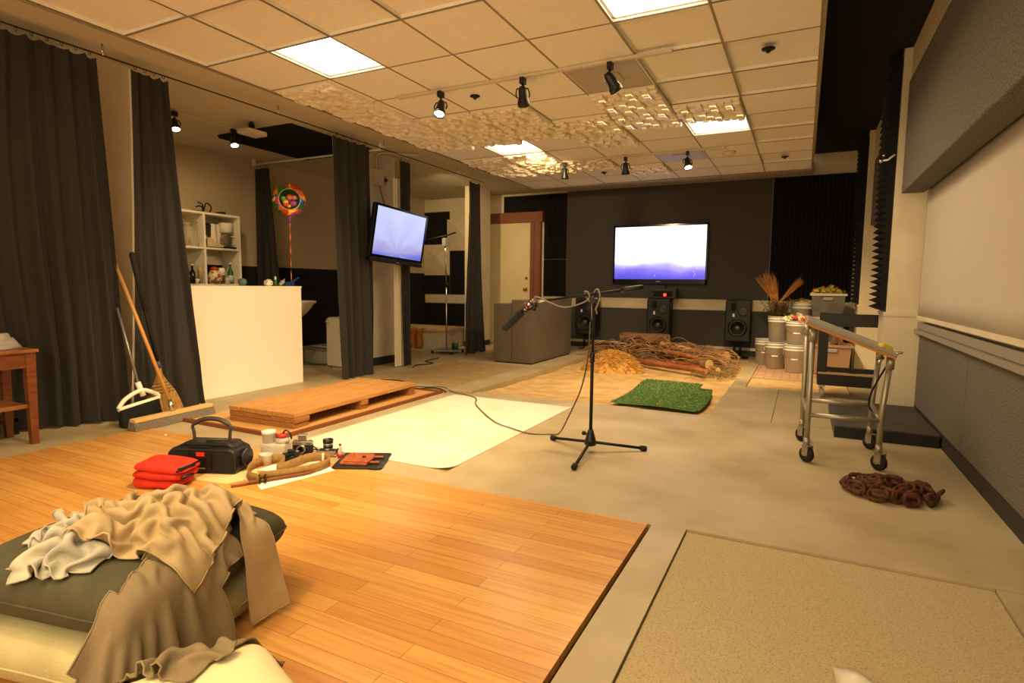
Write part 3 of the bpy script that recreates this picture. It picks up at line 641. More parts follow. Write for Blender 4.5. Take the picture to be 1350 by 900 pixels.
# ================================================================ TELEVISIONS
def screen_mat(name, stops, strength, axis=2, lo=0, hi=1, spark=False, rays=False):
    m = bpy.data.materials.new(name); m.use_nodes = True; nt = m.node_tree; b = nt.nodes['Principled BSDF']
    b.inputs['Base Color'].default_value = (.01, .01, .01, 1); b.inputs['Roughness'].default_value = .25
    tc = nt.nodes.new('ShaderNodeTexCoord'); sp = nt.nodes.new('ShaderNodeSeparateXYZ'); nt.links.new(tc.outputs['Generated'], sp.inputs[0])
    nz = nt.nodes.new('ShaderNodeTexNoise'); nz.inputs['Scale'].default_value = 2.2; nz.inputs['Detail'].default_value = 2
    nt.links.new(tc.outputs['Generated'], nz.inputs['Vector'])
    ad = nt.nodes.new('ShaderNodeMath'); ad.operation = 'MULTIPLY_ADD'; ad.inputs[1].default_value = .28; nt.links.new(nz.outputs['Fac'], ad.inputs[0]); nt.links.new(sp.outputs[2], ad.inputs[2])
    r = nt.nodes.new('ShaderNodeValToRGB')
    for i, (p, c) in enumerate(stops):
        e = r.color_ramp.elements[i] if i < 2 else r.color_ramp.elements.new(p)
        e.position = p; e.color = lin(c)
    nt.links.new(ad.outputs[0], r.inputs[0]); out = r.outputs[0]
    if spark:
        v = nt.nodes.new('ShaderNodeTexVoronoi'); v.inputs['Scale'].default_value = 22
        mp = nt.nodes.new('ShaderNodeMapping'); mp.inputs['Scale'].default_value = (1, 0, .6); nt.links.new(tc.outputs['Generated'], mp.inputs[0]); nt.links.new(mp.outputs[0], v.inputs['Vector'])
        l = nt.nodes.new('ShaderNodeMath'); l.operation = 'LESS_THAN'; l.inputs[1].default_value = .13; nt.links.new(v.outputs['Distance'], l.inputs[0])
        g = nt.nodes.new('ShaderNodeMath'); g.operation = 'LESS_THAN'; g.inputs[1].default_value = .26; nt.links.new(sp.outputs[2], g.inputs[0])
        mu = nt.nodes.new('ShaderNodeMath'); mu.operation = 'MULTIPLY'; nt.links.new(l.outputs[0], mu.inputs[0]); nt.links.new(g.outputs[0], mu.inputs[1])
        m2 = nt.nodes.new('ShaderNodeMath'); m2.operation = 'MULTIPLY'; m2.inputs[1].default_value = .6; nt.links.new(mu.outputs[0], m2.inputs[0])
        mx = nt.nodes.new('ShaderNodeMix'); mx.data_type = 'RGBA'; nt.links.new(m2.outputs[0], mx.inputs[0]); nt.links.new(out, mx.inputs[6]); mx.inputs[7].default_value = (1, .55, .75, 1); out = mx.outputs[2]
    if rays:
        mp = nt.nodes.new('ShaderNodeMapping'); mp.inputs['Location'].default_value = (0, -.45, -.12); nt.links.new(tc.outputs['Generated'], mp.inputs[0])
        s2 = nt.nodes.new('ShaderNodeSeparateXYZ'); nt.links.new(mp.outputs[0], s2.inputs[0])
        at = nt.nodes.new('ShaderNodeMath'); at.operation = 'ARCTAN2'; nt.links.new(s2.outputs[2], at.inputs[0]); nt.links.new(s2.outputs[1], at.inputs[1])
        w = nt.nodes.new('ShaderNodeMath'); w.operation = 'MULTIPLY'; w.inputs[1].default_value = 9; nt.links.new(at.outputs[0], w.inputs[0])
        sn = nt.nodes.new('ShaderNodeMath'); sn.operation = 'SINE'; nt.links.new(w.outputs[0], sn.inputs[0])
        m2 = nt.nodes.new('ShaderNodeMath'); m2.operation = 'MULTIPLY_ADD'; m2.inputs[1].default_value = .05; m2.inputs[2].default_value = .12; nt.links.new(sn.outputs[0], m2.inputs[0])
        mx = nt.nodes.new('ShaderNodeMix'); mx.data_type = 'RGBA'; nt.links.new(m2.outputs[0], mx.inputs[0]); nt.links.new(out, mx.inputs[6]); mx.inputs[7].default_value = (1, 1, 1, 1); out = mx.outputs[2]
    nt.links.new(out, b.inputs['Emission Color']); b.inputs['Emission Strength'].default_value = strength
    return m
# far television: faces -Y
t = thing('television', 'large flat television glowing white and violet on the far wall', 'television', (-2.42, YF - .06, 1.81))
W, Hh = .865, .545
MB().box(-W, W, -.07, .0, -Hh, Hh).build('tv_body', m_blk, t, bevel=.012)
MB().box(-W, W, -.085, -.07, Hh - .035, Hh).box(-W, W, -.085, -.07, -Hh, -Hh + .085).box(-W, -W + .03, -.085, -.07, -Hh, Hh).box(W - .03, W, -.085, -.07, -Hh, Hh).build('bezel', mat('gloss black', '0a0809', .15), t)
MB().box(-W + .03, W - .03, -.074, -.071, -Hh + .085, Hh - .035).build('screen', screen_mat('far screen', [(0, '3f38ac'), (.2, '5148c0'), (.32, '7468d0'), (.40, 'a99be4'), (.46, 'd8dcf8'), (.54, 'f4f4ff'), (1, 'ffffff')], 1.6, spark=True), t)
MB().box(-.05, .05, -.088, -.085, -Hh + .035, -Hh + .05).build('maker_plate', m_grey, t)
MB().cyl((.12, -.02, -Hh - .12), (.14, -.03, -Hh), .012, n=8).build('power_lead', m_blk, t)
# tilted television on the column: faces +X, local: width along Y
t = thing('television', 'smaller television tilted down on the column, pale blue screen', 'television', (-4.93, 6.42, 1.87))
M = Matrix.Rotation(math.radians(8), 4, 'Y') @ Matrix.Rotation(math.radians(-3), 4, 'X')
W, Hh = .565, .34
MB().box(-.06, 0, -W, W, -Hh, Hh).xf(M).build('tv_body', m_blk, t, bevel=.01)
MB().box(0, .014, -W, W, Hh - .03, Hh).box(0, .014, -W, W, -Hh, -Hh + .035).box(0, .014, -W, -W + .03, -Hh, Hh).box(0, .014, W - .03, W, -Hh, Hh).xf(M).build('bezel', mat('gloss black frame', '0a0809', .15), t)
MB().box(.001, .004, -W + .03, W - .03, -Hh + .035, Hh - .03).xf(M).build('screen', screen_mat('near screen', [(0, '2438b8'), (.2, '5060d8'), (.34, '9a8fd0'), (.5, 'b4b8f2'), (1, 'c4c8f6')], 1.05, rays=True), t)
MB().box(-.06, .025, -W, W, -Hh - .06, -Hh - .002).xf(M).build('sound_bar', m_blk, t, bevel=.012)
MB().box(.025, .027, -.03, .03, -Hh - .04, -Hh - .03).xf(M).build('maker_plate', m_grey, t)
MB().box(-.69, -.675, .19, .40, -.15, .15).bar((-.68, .235, 0), (-.05, .2, .02), .045, .07).build('wall_arm', m_blkm, t)

# ================================================================ LOUDSPEAKERS
m_cone = mat('speaker cone', '2f2d2b', .5); m_dust = mat('dust cap', '4b4744', .35)
def speaker(name, label, x, y, z0, z1, port=1):
    t = thing(name, label, 'loudspeaker', (x, y, z0)); h = z1 - z0; w = .205
    MB().box(-w, w, 0, .3, 0, h).build('speaker_cabinet', mat('speaker cabinet', '1b1a19', .55), t, bevel=.02)
    F = Matrix.Rotation(PI / 2, 4, 'X')
    MB().lathe([(.165, .004), (.16, .014), (.15, .010), (.14, .0)], 30, (0, 0, .235), F).build('woofer_ring', m_blk, t)
    MB().lathe([(.14, .006), (.125, .012), (.11, .004), (.045, -.03 + .034)], 30, (0, 0, .235), F).build('woofer_cone', m_cone, t)
    MB().ball((0, -.006, .235), (.045, .018, .045), 16, 10).build('dust_cap', m_dust, t)
    MB().lathe([(.085, .004), (.08, .012), (.04, .006), (0, .006)], 24, (.08, 0, h - .2), F).build('midrange', m_cone, t); MB().ball((.08, -.006, h - .2), (.025, .012, .025), 12, 8).build('midrange_cap', m_dust, t)
    MB().prism([(.05 * cos(a * PI / 8), .075 * sin(a * PI / 8)) for a in range(16)], -.012, .0, 'xz').xf(T(-.07, 0, h - .12)).build('tweeter_horn', m_pit, t)
    MB().box(-.085, -.055, -.006, 0, h - .29, h - .235).build('badge', m_white, t)
    for sx in (-.185, .185):
        for sz in (.02, h - .02): MB().ball((sx, -.002, sz), .006, 8, 6).build('screw', m_metal, t)
    return t
S = [(-3.72, 'black loudspeaker half hidden behind the dark cabinet and boom arm'), (-2.33, 'middle black loudspeaker under the far television'), (-.975, 'right black loudspeaker beside the buckets')]
for x, l in S:
    speaker('loudspeaker', l, x, 10.55, .285, 1.0)
    t = thing('speaker_stand', l.replace('black loudspeaker', 'speaker stand').replace('half hidden', 'half lost') if 0 else 'black pole stand carrying the ' + {-3.72: 'left', -2.33: 'middle', -.975: 'right'}[x] + ' loudspeaker', 'speaker stand', (x, 10.68, 0))
    if x < -1: t.location.z = -.02
    MB().cyl((-.05, 0, .02), (-.05, 0, .29 - t.location.z), .02, n=10).cyl((.05, 0, .02), (.05, 0, .29 - t.location.z), .02, n=10).build('pole', m_blkm, t)
    MB().lathe([(.2, 0), (.2, .012), (.17, .022), (0, .023)], 28).build('base_disc', m_blkm, t); MB().box(-.15, .15, -.1, .1, .278 - t.location.z, .284 - t.location.z).build('top_plate', m_blkm, t)
t = thing('audio_receiver', 'black receiver with a red light on top of the middle loudspeaker', 'receiver', (-2.27, 10.6, 1.002))
MB().box(-.24, .24, -.02, .25, 0, .18).build('receiver_case', m_blk, t, bevel=.008); MB().box(-.21, .18, -.026, -.02, .03, .13).build('face_plate', m_pit, t)
MB().ball((.045, -.03, .065), (.028, .01, .028), 12, 8).build('red_light', mat('red light', 'ff2a1a', .4, emit=6), t)
for x, z in ((-.19, .01),): MB().box(x - .03, x + .03, -.03, -.02, .04, .1).build('dial', m_blk, t)

# ================================================================ DARK CABINETS
m_cab = mat('charcoal painted cabinet', '5e5346', .38, col2='685c4c', scale=3)
t = thing('cabinet', 'long dark cabinet beside the sand pit with a pale top edge', 'cabinet', (-3.825, 8.8, 0))
MB().box(-.175, .175, -.83, .83, .02, .965).build('cabinet_body', m_cab, t, bevel=.004); MB().box(-.178, .178, -.833, .833, .965, .985).build('cabinet_top', mat('cabinet top', '6e665a', .35), t, bevel=.003)
MB().box(-.16, .16, -.81, .81, 0, .02).build('plinth', m_base, t)
t = thing('cabinet', 'lower dark cabinet end standing left of the long one', 'cabinet', (-4.165, 8.5, 0))
MB().box(-.15, .155, -.53, .8, .02, .91).build('cabinet_body', m_cab, t, bevel=.006); MB().box(-.152, .155, -.532, .8, .91, .92).build('cabinet_top', m_cab, t); MB().box(-.13, .14, -.5, .78, 0, .02).build('plinth', m_base, t)

# ================================================================ BRUSH PILE AND TURF
m_bark = mat('bark', '8a6240', .9, col2='5f4129', scale=9, bump=.6, bscale=40, stretch=(1, 1, 3)); m_pale = mat('peeled wood', 'c79a66', .8, col2='a8784a', scale=14); m_red = mat('red brown log', 'a06038', .7, col2='84492a', scale=8)
m_end = mat('cut wood', 'd2b07c', .8)
def log(name, label, p, q, r, m, end=True, jit=.02, n=7, seed=0):
    p = Vector(p); q = Vector(q); c = (p + q) / 2; c.z = 0
    t = thing(name, label, 'log' if r > .03 else 'branch', c, 0, 'wood in the brush pile')
    pts = []; rs = []
    for i in range(n):
        u = i / (n - 1); w = p.lerp(q, u) - c
        w += Vector(noise.noise_vector((u * 3, seed, 1))) * jit; w.z = max(w.z, -.04 + r)
        pts.append(w); rs.append(r * (1 - .15 * u + .1 * noise.noise((u * 4, seed, 9))))
    MB().tube(pts, rs, 12).build('bark', m, t)
    if end:
        for w, w2, rr in ((pts[0], pts[1], rs[0]), (pts[-1], pts[-2], rs[-1])):
            d = (w - w2).normalized(); MB().cyl(w, w + d * .004, rr * .93, n=12).build('cut_end', m_end, t)
    return t
log('log', 'long thin reddish log along the front of the brush pile', (-2.35, 8.95, .05), (-1.15, 8.40, .03), .045, m_red, seed=1)
log('log', 'thick split log right behind the long reddish log', (-2.0, 9.4, .13), (-1.16, 8.72, .09), .095, m_bark, seed=2)
log('log', 'thick log with pale cut end at the right of the brush pile', (-1.75, 9.75, .17), (-1.0, 9.30, .13), .14, m_bark, seed=3, jit=.01)
log('log', 'stout bark log lying high in the middle of the pile', (-2.75, 9.7, .30), (-1.95, 9.75, .34), .11, m_bark, seed=4)
log('log', 'peeled log section on top of the pile', (-2.0, 9.4, .28), (-1.45, 9.2, .22), .055, m_pale, seed=5)
log('log', 'short reddish stick resting on the split log', (-1.95, 9.1, .20), (-1.35, 8.85, .17), .04, m_red, seed=6)
log('log', 'second thin log tucked under the split log', (-2.2, 9.2, .05), (-1.05, 8.65, .03), .05, m_red, seed=7)
log('log', 'small stub of log at the pile front right', (-1.25, 8.85, .05), (-1.02, 8.6, .03), .045, m_bark, seed=8)
log('log', 'log at the back left of the pile by the curb', (-3.2, 9.35, .04), (-2.7, 9.5, .1), .06, m_bark, seed=9)
log('log', 'leaning grey stick at the left of the pile', (-3.1, 9.5, .02), (-2.75, 9.3, .23), .028, m_bark, False, seed=10)
log('log', 'forked grey stick left of the straw heap', (-2.75, 9.3, .02), (-2.6, 9.5, .25), .028, m_bark, False, seed=11)
log('log', 'thin stick lying at the left front of the pile', (-3.1, 8.75, .0), (-2.55, 8.95, .03), .018, m_pale, False, seed=12)
random.seed(3)
mb = MB()
for i in range(150):
    u = random.random(); x = -3.2 + 2.25 * u + random.gauss(0, .1); y = 9.5 - .4 * u + random.gauss(0, .22)
    a = random.uniform(-.9, .5) + (PI if random.random() < .3 else 0); L = random.uniform(.25, .8); z = random.uniform(.02, .3) * (1 - abs(u - .5) * 1.2)
    arch = random.uniform(.02, .16); mb.tube([(min(-.8, x + cos(a) * L * (s - .5) + .04 * noise.noise((i, s * 2, 0))), min(10.2, y + sin(a) * L * (s - .5)), max(-.03, z + arch * sin(PI * s))) for s in (0, .2, .4, .6, .8, 1)], [random.uniform(.004, .011)] * 5 + [.003], 5)
tag(mb.build('twigs', mat('twig bark', '7b5a3c', .9, col2='9c7a52', scale=12)), 'tangle of thin grey brown twigs over the logs', 'twigs', kind='stuff')
mb = MB()
mb.grid(lambda u, v: (-2.48 + .46 * (u - .5) * 2, 8.3 + .36 * (v - .5) * 2, -.05 + .27 * max(0, 1 - ((u - .5) ** 2 + (v - .5) ** 2) * 4) ** .8 + .03 * noise.noise((u * 9, v * 9, 2))), 30, 30)
for i in range(1500):
    r = random.random() ** .6; a = random.uniform(0, 2 * PI); x, y = -2.48 + .44 * r * cos(a), 8.3 + .34 * r * sin(a); z = -.05 + .27 * max(0, 1 - r * r) ** .8 + random.uniform(0, .035)
    b = random.uniform(0, PI); L = random.uniform(.05, .14); dz = random.uniform(-.03, .03)
    mb.tube([(x - cos(b) * L / 2, y - sin(b) * L / 2, max(-.03, z - dz)), (x, y, z + .015), (x + cos(b) * L / 2, y + sin(b) * L / 2, max(-.03, z + dz))], .0035, 3, caps=False)
tag(mb.build('straw_heap', mat('straw', 'd9a859', .8, col2='c08c40', scale=30)), 'heap of loose yellow straw in front of the brush pile', 'straw', kind='stuff')
mb = MB()
for i in range(260):
    x, y = random.uniform(-1.3, -.78), random.gauss(8.55, .25)
    b = random.uniform(0, PI); L = random.uniform(.06, .2); mb.tube([(x - cos(b) * L / 2 if x - cos(b) * L / 2 < -.76 else -.76, y - sin(b) * L / 2, .0), (x, y, random.uniform(.01, .04)), (min(-.76, x + cos(b) * L / 2), y + sin(b) * L / 2, .005)], .004, 3, caps=False)
tag(mb.build('dry_grass', mat('dry grass', '8d7340', .9, col2='6f5a30', scale=20)), 'scattered dry grass at the right edge of the sand', 'dry grass', kind='stuff')
# turf
t = thing('turf_mat', 'green artificial grass mat lying on the sand', 'turf mat', (-1.28, 6.4, -.012))
def tz(x, y): return .012 + .012 * noise.noise((x * 2.3, y * 2.3, 5)) + .02 * math.exp(-((y + .72) / .07) ** 2)
m_turf = mat('artificial turf', '3f7534', .85, col2='6d8a48', scale=30, bump=.8, bscale=240)
ct = [(-.46, -.62), (.42, -.75), (.44, .66), (.28, .70), (.30, 1.05), (-.36, 1.10)]
def turf(u, v):
    x = -.46 + .03 * sin(v * 5) + (.88) * u; y = -.62 - .13 * u + (1.72 - .02 * u) * v
    if u > .82 and v > .76: y = -.62 - .13 * u + 1.72 * .76 + (v - .76) * .2
    return (x, y, tz(x, y))
MB().grid(turf, 60, 90).build('turf_backing', m_turf, t, solid=.01, soff=1)
mb = MB()
for i in range(9000):
    u, v = random.random(), random.random(); p = turf(u, v); a = random.uniform(0, 2 * PI); h = random.uniform(.008, .02)
    dx, dy = .004 * cos(a), .004 * sin(a); mb.add([(p[0] - dx, p[1] - dy, p[2]), (p[0] + dx, p[1] + dy, p[2]), (p[0] + random.uniform(-.01, .01), p[1] + random.uniform(-.01, .01), p[2] + .01 + h)], [(0, 1, 2)])
o = mb.build('grass_blades', m_turf, t); o['kind'] = 'stuff'
mb = MB()
for i in range(160):
    u, v = random.random(), random.random(); p = turf(u, v); b = random.uniform(0, PI); L = random.uniform(.006, .022)
    mb.bar((p[0] - cos(b) * L, p[1] - sin(b) * L, p[2] + .026), (p[0] + cos(b) * L, p[1] + sin(b) * L, p[2] + .03), .004, .002)
o = mb.build('straw_bits', mat('straw bits', 'c2a058', .8)); o.location = t.location; tag(o, 'loose straw bits scattered over the green turf mat', 'straw', kind='stuff')

# ================================================================ WHITE MAT, PALLET, CABLE
m_lino = bricks('cream linoleum', 'f0e9d6', 'ebe2cc', 'ddd2b4', .3, .3, .45, .003, (2.2, 2.2, 1), 0, graincol='c9ad74', gfac=.35)
t = thing('linoleum_sheet', 'cream linoleum sheet lying flat on the concrete', 'floor sheet', (-2.695, 4.21, 0))
def lino(u, v):
    x = -.695 + 1.39 * u; y = -1.13 + 2.26 * v
    c = max(0, 1 - ((1 - u) ** 2 * 1.9 + v ** 2 * 5) ** .5 / .18)
    return (x, y, .006 + .022 * c * c + .001 * noise.noise((x * 3, y * 3, 0)))
MB().grid(lino, 30, 46).build('sheet', m_lino, t, solid=.005, soff=-1)
t = thing('pallet', 'low wooden pallet platform of thick boards on the plywood', 'pallet', (-4.07, 4.21, .012), math.radians(2))
m_pal = mat('pallet wood', 'c08f52', .65, col2='a06e38', scale=5, lo=.3, hi=.75, stretch=(6, 1, 6), detail=8); m_pal2 = mat('pallet end grain', 'a8753f', .7, col2='8a5a2c', scale=8, stretch=(3, 1, 8))
random.seed(5)
for i in range(6):
    x = -.375 + .125 * i; MB().box(x + .002, x + .123, -.88 + random.uniform(0, .01), .88 - random.uniform(0, .012), .088, .128).build('deck_board', m_pal, t, bevel=.004)
for y in (-.87, -.03, .78):
    for i in range(2): MB().box(-.37, .37 + .012 * i * (1 if y < 0 else -1), y, y + (.17 if y < -.5 else .10), .044 * i, .044 * i + .042).build('bearer_board', m_pal2, t, bevel=.004)
cab = [(-1.345, 3.93, .95), (-1.36, 3.94, .7), (-1.42, 3.97, .45), (-1.55, 4.05, .2), (-1.66, 4.17, .05), (-1.76, 4.25, .006), (-1.92, 4.19, .006), (-2.1, 4.23, .016), (-2.38, 4.40, .016), (-2.85, 4.91, .016), (-3.02, 5.2, .016), (-3.2, 5.32, .016), (-3.45, 5.42, .012), (-3.62, 5.5, .036), (-3.9, 5.56, .006), (-4.2, 5.5, .006), (-4.5, 5.55, .006)]
o = MB().tube(spline(cab, 8), .0055, 6).build('microphone_cable', mat('grey cable', '57503f', .6)); tag(o, 'thin grey cable hanging from the microphone stand and trailing over the linoleum', 'cable')
o = MB().tube(spline([(-3.5, 5.36, .012), (-3.6, 5.39, .036), (-3.75, 5.38, .036), (-4.0, 5.42, .006), (-4.4, 5.75, .006), (-4.7, 5.72, .006)], 8), .007, 6).build('cable', m_blk); tag(o, 'dark cable lying past the far end of the pallet', 'cable')
o = MB().tube(spline([(-4.98, 6.75, .008), (-5.1, 7.0, .008), (-5.0, 7.3, .008), (-5.25, 7.45, .008), (-5.3, 7.9, .008)], 8), .008, 6).build('cable', m_blk); tag(o, 'dark cable on the floor before the column base', 'cable')

# ================================================================ MICROPHONE STAND
t = thing('microphone_stand', 'black boom microphone stand on three feet in the middle of the floor', 'microphone stand', (-1.33, 3.95, 0))
for x, y in ((-.36, .157), (.345, .205), (.045, -.45)):
    lg = MB().tube([(0, 0, .075), (x * .97, y * .97, .022)], .0105, 10).build('leg', m_blkm, t)
    d = Vector((x, y, -.06)).normalized(); e = Vector((x, y, .021)); MB().tube([e - d * .035, e - d * .02, e + d * .012, e + d * .02], [.014, .02, .02, .012], 12).build('rubber_foot', m_rub, lg)
MB().lathe([(.038, .05), (.045, .06), (.04, .09), (.028, .13), (.018, .165), (.0, .166)], 18).build('hub', m_blk, t)
MB().cyl((0, 0, .12), (-.05, .02, .125), .009, n=10).ball((-.06, .025, .126), .017).build('hub_knob', m_blk, t)
MB().cyl((0, 0, .14), (0, 0, .7), .0125, n=12).build('pole', m_blkm, t); MB().cyl((0, 0, .68), (0, 0, 1.085), .0095, n=12).build('upper_pole', m_blkm, t); MB().cyl((0, 0, .66), (0, 0, .73), .018, n=12).build('height_clutch', m_blk, t)
MB().cyl((0, -.03, 1.1), (0, .03, 1.1), .022, n=14).ball((0, .05, 1.1), .022).cyl((0, 0, 1.06), (0, 0, 1.1), .014, n=10).build('boom_clamp', m_blk, t)
A_, B_ = Vector((-.47, 0, 1.078 - .0)), Vector((.345, 0, 1.2))
MB().tube([A_ + (B_ - A_) * .12, B_], .0095, 10).build('boom', m_blkm, t); MB().tube([A_ - (B_ - A_) * .0, A_ + (B_ - A_) * .14], .0085, 10).build('boom_tip', m_metal, t)
MB().tube([A_ + (B_ - A_) * .82, A_ + (B_ - A_) * .86, B_ + (B_ - A_) * .01], [.014, .02, .016], 12).build('counterweight', m_blk, t)
mic = thing('shotgun_microphone', 'microphone in a dark foam windscreen clipped on the boom, pointing down left', 'microphone', (-1.83, 3.95, 1.055))
e0, e1 = Vector((-.015, 0, .0)), Vector((-.215, -.01, -.19)); d = (e1 - e0)
MB().tube([e0 + d * .25, e0 + d * .28, e0 + d * .7, e0 + d * .95, e0 + d * 1.0, e0 + d * 1.01], [.024, .031, .031, .029, .02, .006], 16).build('foam_windscreen', mat('dark foam', '262522', .95, bump=.4, bscale=300), mic)
MB().tube([e0 - d * .22, e0 + d * .27], .0125, 12).build('microphone_body', m_metal, mic)
for q, c in ((.02, '8a2a1c'), (.16, '222222'), (-.12, '222222')): MB().torus(e0 + d * q, .027, .006, d, 16, 6).build('shock_ring', mat('ring ' + c, c, .5), mic)
MB().tube([e0 + d * .02 + Vector((.0, 0, -.03)), (.03, 0, -.025), (.055, 0, .015)], .013, 10).ball((.03, 0, -.025), .02).build('mount', m_blk, mic)
MB().tube(spline([tuple(e0 - d * .2), (.06, -.01, .065), (.16, -.02, .03), (.28, -.02, -.005), (.40, -.02, .02), (.47, -.02, .06), (.465, -.02, .10), (.44, -.02, .11), (.44, .03, .06), (.5, .03, .0), (.52, .02, -.05)], 8), .0055, 6).tube(spline([(.52, -.02, -.02), (.55, -.02, .06), (.54, -.02, .12), (.51, .0, .12), (.48, .02, .05), (.485, .02, -.09)], 8), .0055, 6).build('microphone_lead', mat('pale grey lead', '8e8573', .6), mic)

# ================================================================ BROOMS
Wd = mat('broom handle wood', 'c08b4e', .5)
t = thing('push_broom', 'push broom with long wooden handle and wide grey bristle head', 'broom', (-4.79, 3.07, 0))
h0, h1 = Vector((.03, -.36, 0)), Vector((-.03, .37, 0)); dd = (h1 - h0).normalized(); nn = Vector((dd.y, -dd.x, 0))
hp = [h0 + Vector((0, 0, .085)), h1 + Vector((0, 0, .085))]
MB().bar(hp[0], hp[1], .07, .03).build('block', mat('pale broom block', 'd2ac74', .5), t, bevel=.004)
vs = []
for e in (h0 - dd * .01, h1 + dd * .01): vs += [e + nn * -.03 + Vector((0, 0, .072)), e + nn * .03 + Vector((0, 0, .072)), e + nn * .055 + Vector((0, 0, .004)), e - nn * .045 + Vector((0, 0, .004))]
MB().add(vs, [(0, 1, 2, 3), (7, 6, 5, 4), (0, 4, 5, 1), (1, 5, 6, 2), (2, 6, 7, 3), (3, 7, 4, 0)]).build('bristles', mat('grey bristles', '5b5346', .95, col2='8b8272', scale=30, stretch=(10, 10, 1), bump=.6, bscale=200), t)
jn = Vector((.0, .0, .105)); tp = Vector((-.385, -.21, 1.41))
MB().tube([jn + Vector((0, 0, -.01)), jn + (tp - jn) * .07], .02, 12).build('metal_socket', m_metal, t); MB().tube([jn + (tp - jn) * .05, tp], .0145, 12).build('handle', Wd, t)
t = thing('corn_broom', 'straw corn broom with black handle leaning on the curtain', 'broom', (-4.97, 3.11, 0))
ax = Vector((-.09, -.22, 1.50)).normalized(); sd = Vector((.5, .86, 0)); sd = (sd - ax * sd.dot(ax)).normalized(); nr = ax.cross(sd)
def corn(u, v):
    a = 2 * PI * u; w = [.165, .155, .135, .105, .06, .024, .02][min(6, int(v * 6))]; w2 = [.165, .155, .135, .105, .06, .024, .02][min(6, int(v * 6) + 1)]; f = v * 6 - int(v * 6); w = w + (w2 - w) * f
    th = .045 * (1 - v) + .02
    return tuple(Vector((.03, .03, .015)) + ax * (.47 * v) + sd * (w * cos(a)) + nr * (th * sin(a)) + sd * (-.05 * (1 - v)))
MB().grid(corn, 40, 18).build('straw_head', mat('broom straw', 'b8934e', .85, col2='8f6c30', scale=12, stretch=(9, 9, .6), bump=.7, bscale=120), t)
mb = MB()
for q in (.5, .56, .62, .68): mb.tube([tuple(Vector(corn(k / 24, q)) + (Vector(corn(k / 24, q)) - Vector((.03, .03, .015)) - ax * .47 * q).normalized() * .002) for k in range(24)], .003, 5, closed=True)
mb.build('stitching', mat('dark stitching', '3a2a1a', .7), t)
c0 = Vector((.03, .03, .015)) + ax * .45; MB().tube([c0, c0 + ax * .06], [.026, .018], 12).build('collar', mat('blue grey collar', '3a3f5a', .5), t); MB().tube([c0 + ax * .04, c0 + ax * .95], .0165, 12).build('handle', m_blk, t)
MB().tube([c0 + ax * .5, c0 + ax * .98, c0 + ax * 1.0], [.024, .024, .012], 12).build('grip', m_rub, t)
t = thing('angle_broom', 'black bristled broom with white head and grey metal handle', 'broom', (-4.95, 2.86, 0))
def bh(u, v): # bristles
    y = -.11 + .30 * u
    return (.03 * (1 if v < .5 else -1) * (1 if True else 0), y, 0)
vs = [(-.03, -.13, .008), (.045, -.13, .008), (.045, .2, .008), (-.03, .2, .008), (-.02, -.14, .15), (.02, -.14, .15), (.02, .18, .20), (-.02, .18, .20)]
MB().add(vs, [(3, 2, 1, 0), (4, 5, 6, 7), (0, 1, 5, 4), (1, 2, 6, 5), (2, 3, 7, 6), (3, 0, 4, 7)]).build('bristles', mat('black bristles', '0f1010', .9, bump=.8, bscale=150), t)
MB().tube(spline([(0, -.145, .155), (0, .02, .18), (0, .19, .205), (0, .17, .24), (0, .05, .29), (0, -.08, .24), (0, -.145, .165)], 6), .018, 8).build('broom_head', m_whitep, t)
MB().tube([(0, .06, .24), (-.02, .03, .36)], .022, 12).build('socket', m_whitep, t); MB().tube([(-.01, .04, .3), (-.2, -.0, .98)], .0105, 12).build('handle', mat('grey metal handle', '8a877f', .4, .6), t)

# ================================================================ LEFT TABLE
t = thing('wooden_table', 'brown wooden side table with a lower shelf at the left edge', 'table', (-5.03, 1.78, 0))
m_tab = mat('stained table wood', '7d4520', .45, col2='66361a', scale=6, stretch=(2, 2, 9)); m_tab2 = mat('table top wood', '9a6434', .4, col2='86522a', scale=5)
MB().box(-.42, .05, -1.0, .43, .68, .705).build('table_top', m_tab2, t, bevel=.006)
MB().box(-.39, .02, -.96, .40, .57, .68).build('apron', m_tab, t)
for x, y in ((-.005, .385), (-.375, .385), (-.005, -.95), (-.375, -.95)):
    MB().add([(x - .032, y - .032, .68), (x + .032, y - .032, .68), (x + .032, y + .032, .68), (x - .032, y + .032, .68), (x - .022, y - .022, 0), (x + .022, y - .022, 0), (x + .022, y + .022, 0), (x - .022, y + .022, 0)], [(0, 1, 2, 3), (7, 6, 5, 4), (0, 4, 5, 1), (1, 5, 6, 2), (2, 6, 7, 3), (3, 7, 4, 0)]).build('leg', m_tab, t)
MB().box(-.37, .0, -.95, .36, .27, .30).build('lower_shelf', m_tab2, t, bevel=.004)
def bagf(u, v):
    a = 2 * PI * u; r = (.12 + .03 * noise.noise((cos(a) * 2, sin(a) * 2, v * 3))) * (1 - .5 * v)
    return (r * cos(a) * 1.0, r * sin(a) * 1.5, .11 * v + (.02 * noise.noise((u * 8, v * 5, 3)) if 0 < v < 1 else 0))
t2 = thing('plastic_bag', 'crumpled clear plastic bag on the wooden table', 'plastic bag', (-5.2, 2.02, .708)); MB().grid(bagf, 30, 10).build('film', m_plasticclear, t2)
t2 = thing('caster_dolly', 'dark wheeled dolly standing under the wooden table', 'dolly', (-5.2, 1.85, 0)); MB().box(-.12, .12, -.3, .1, .11, .17).build('deck', m_blk, t2, bevel=.006)
for y in (-.22, .05): MB().cyl((.09, y, .055), (.13, y, .055), .055, n=18).cyl((-.13, y, .055), (-.09, y, .055), .055, n=18).build('wheel', m_rub, t2)
t2 = thing('equipment_rack', 'dark shelving with equipment behind the left curtain', 'rack', (-5.75, 1.9, 0))
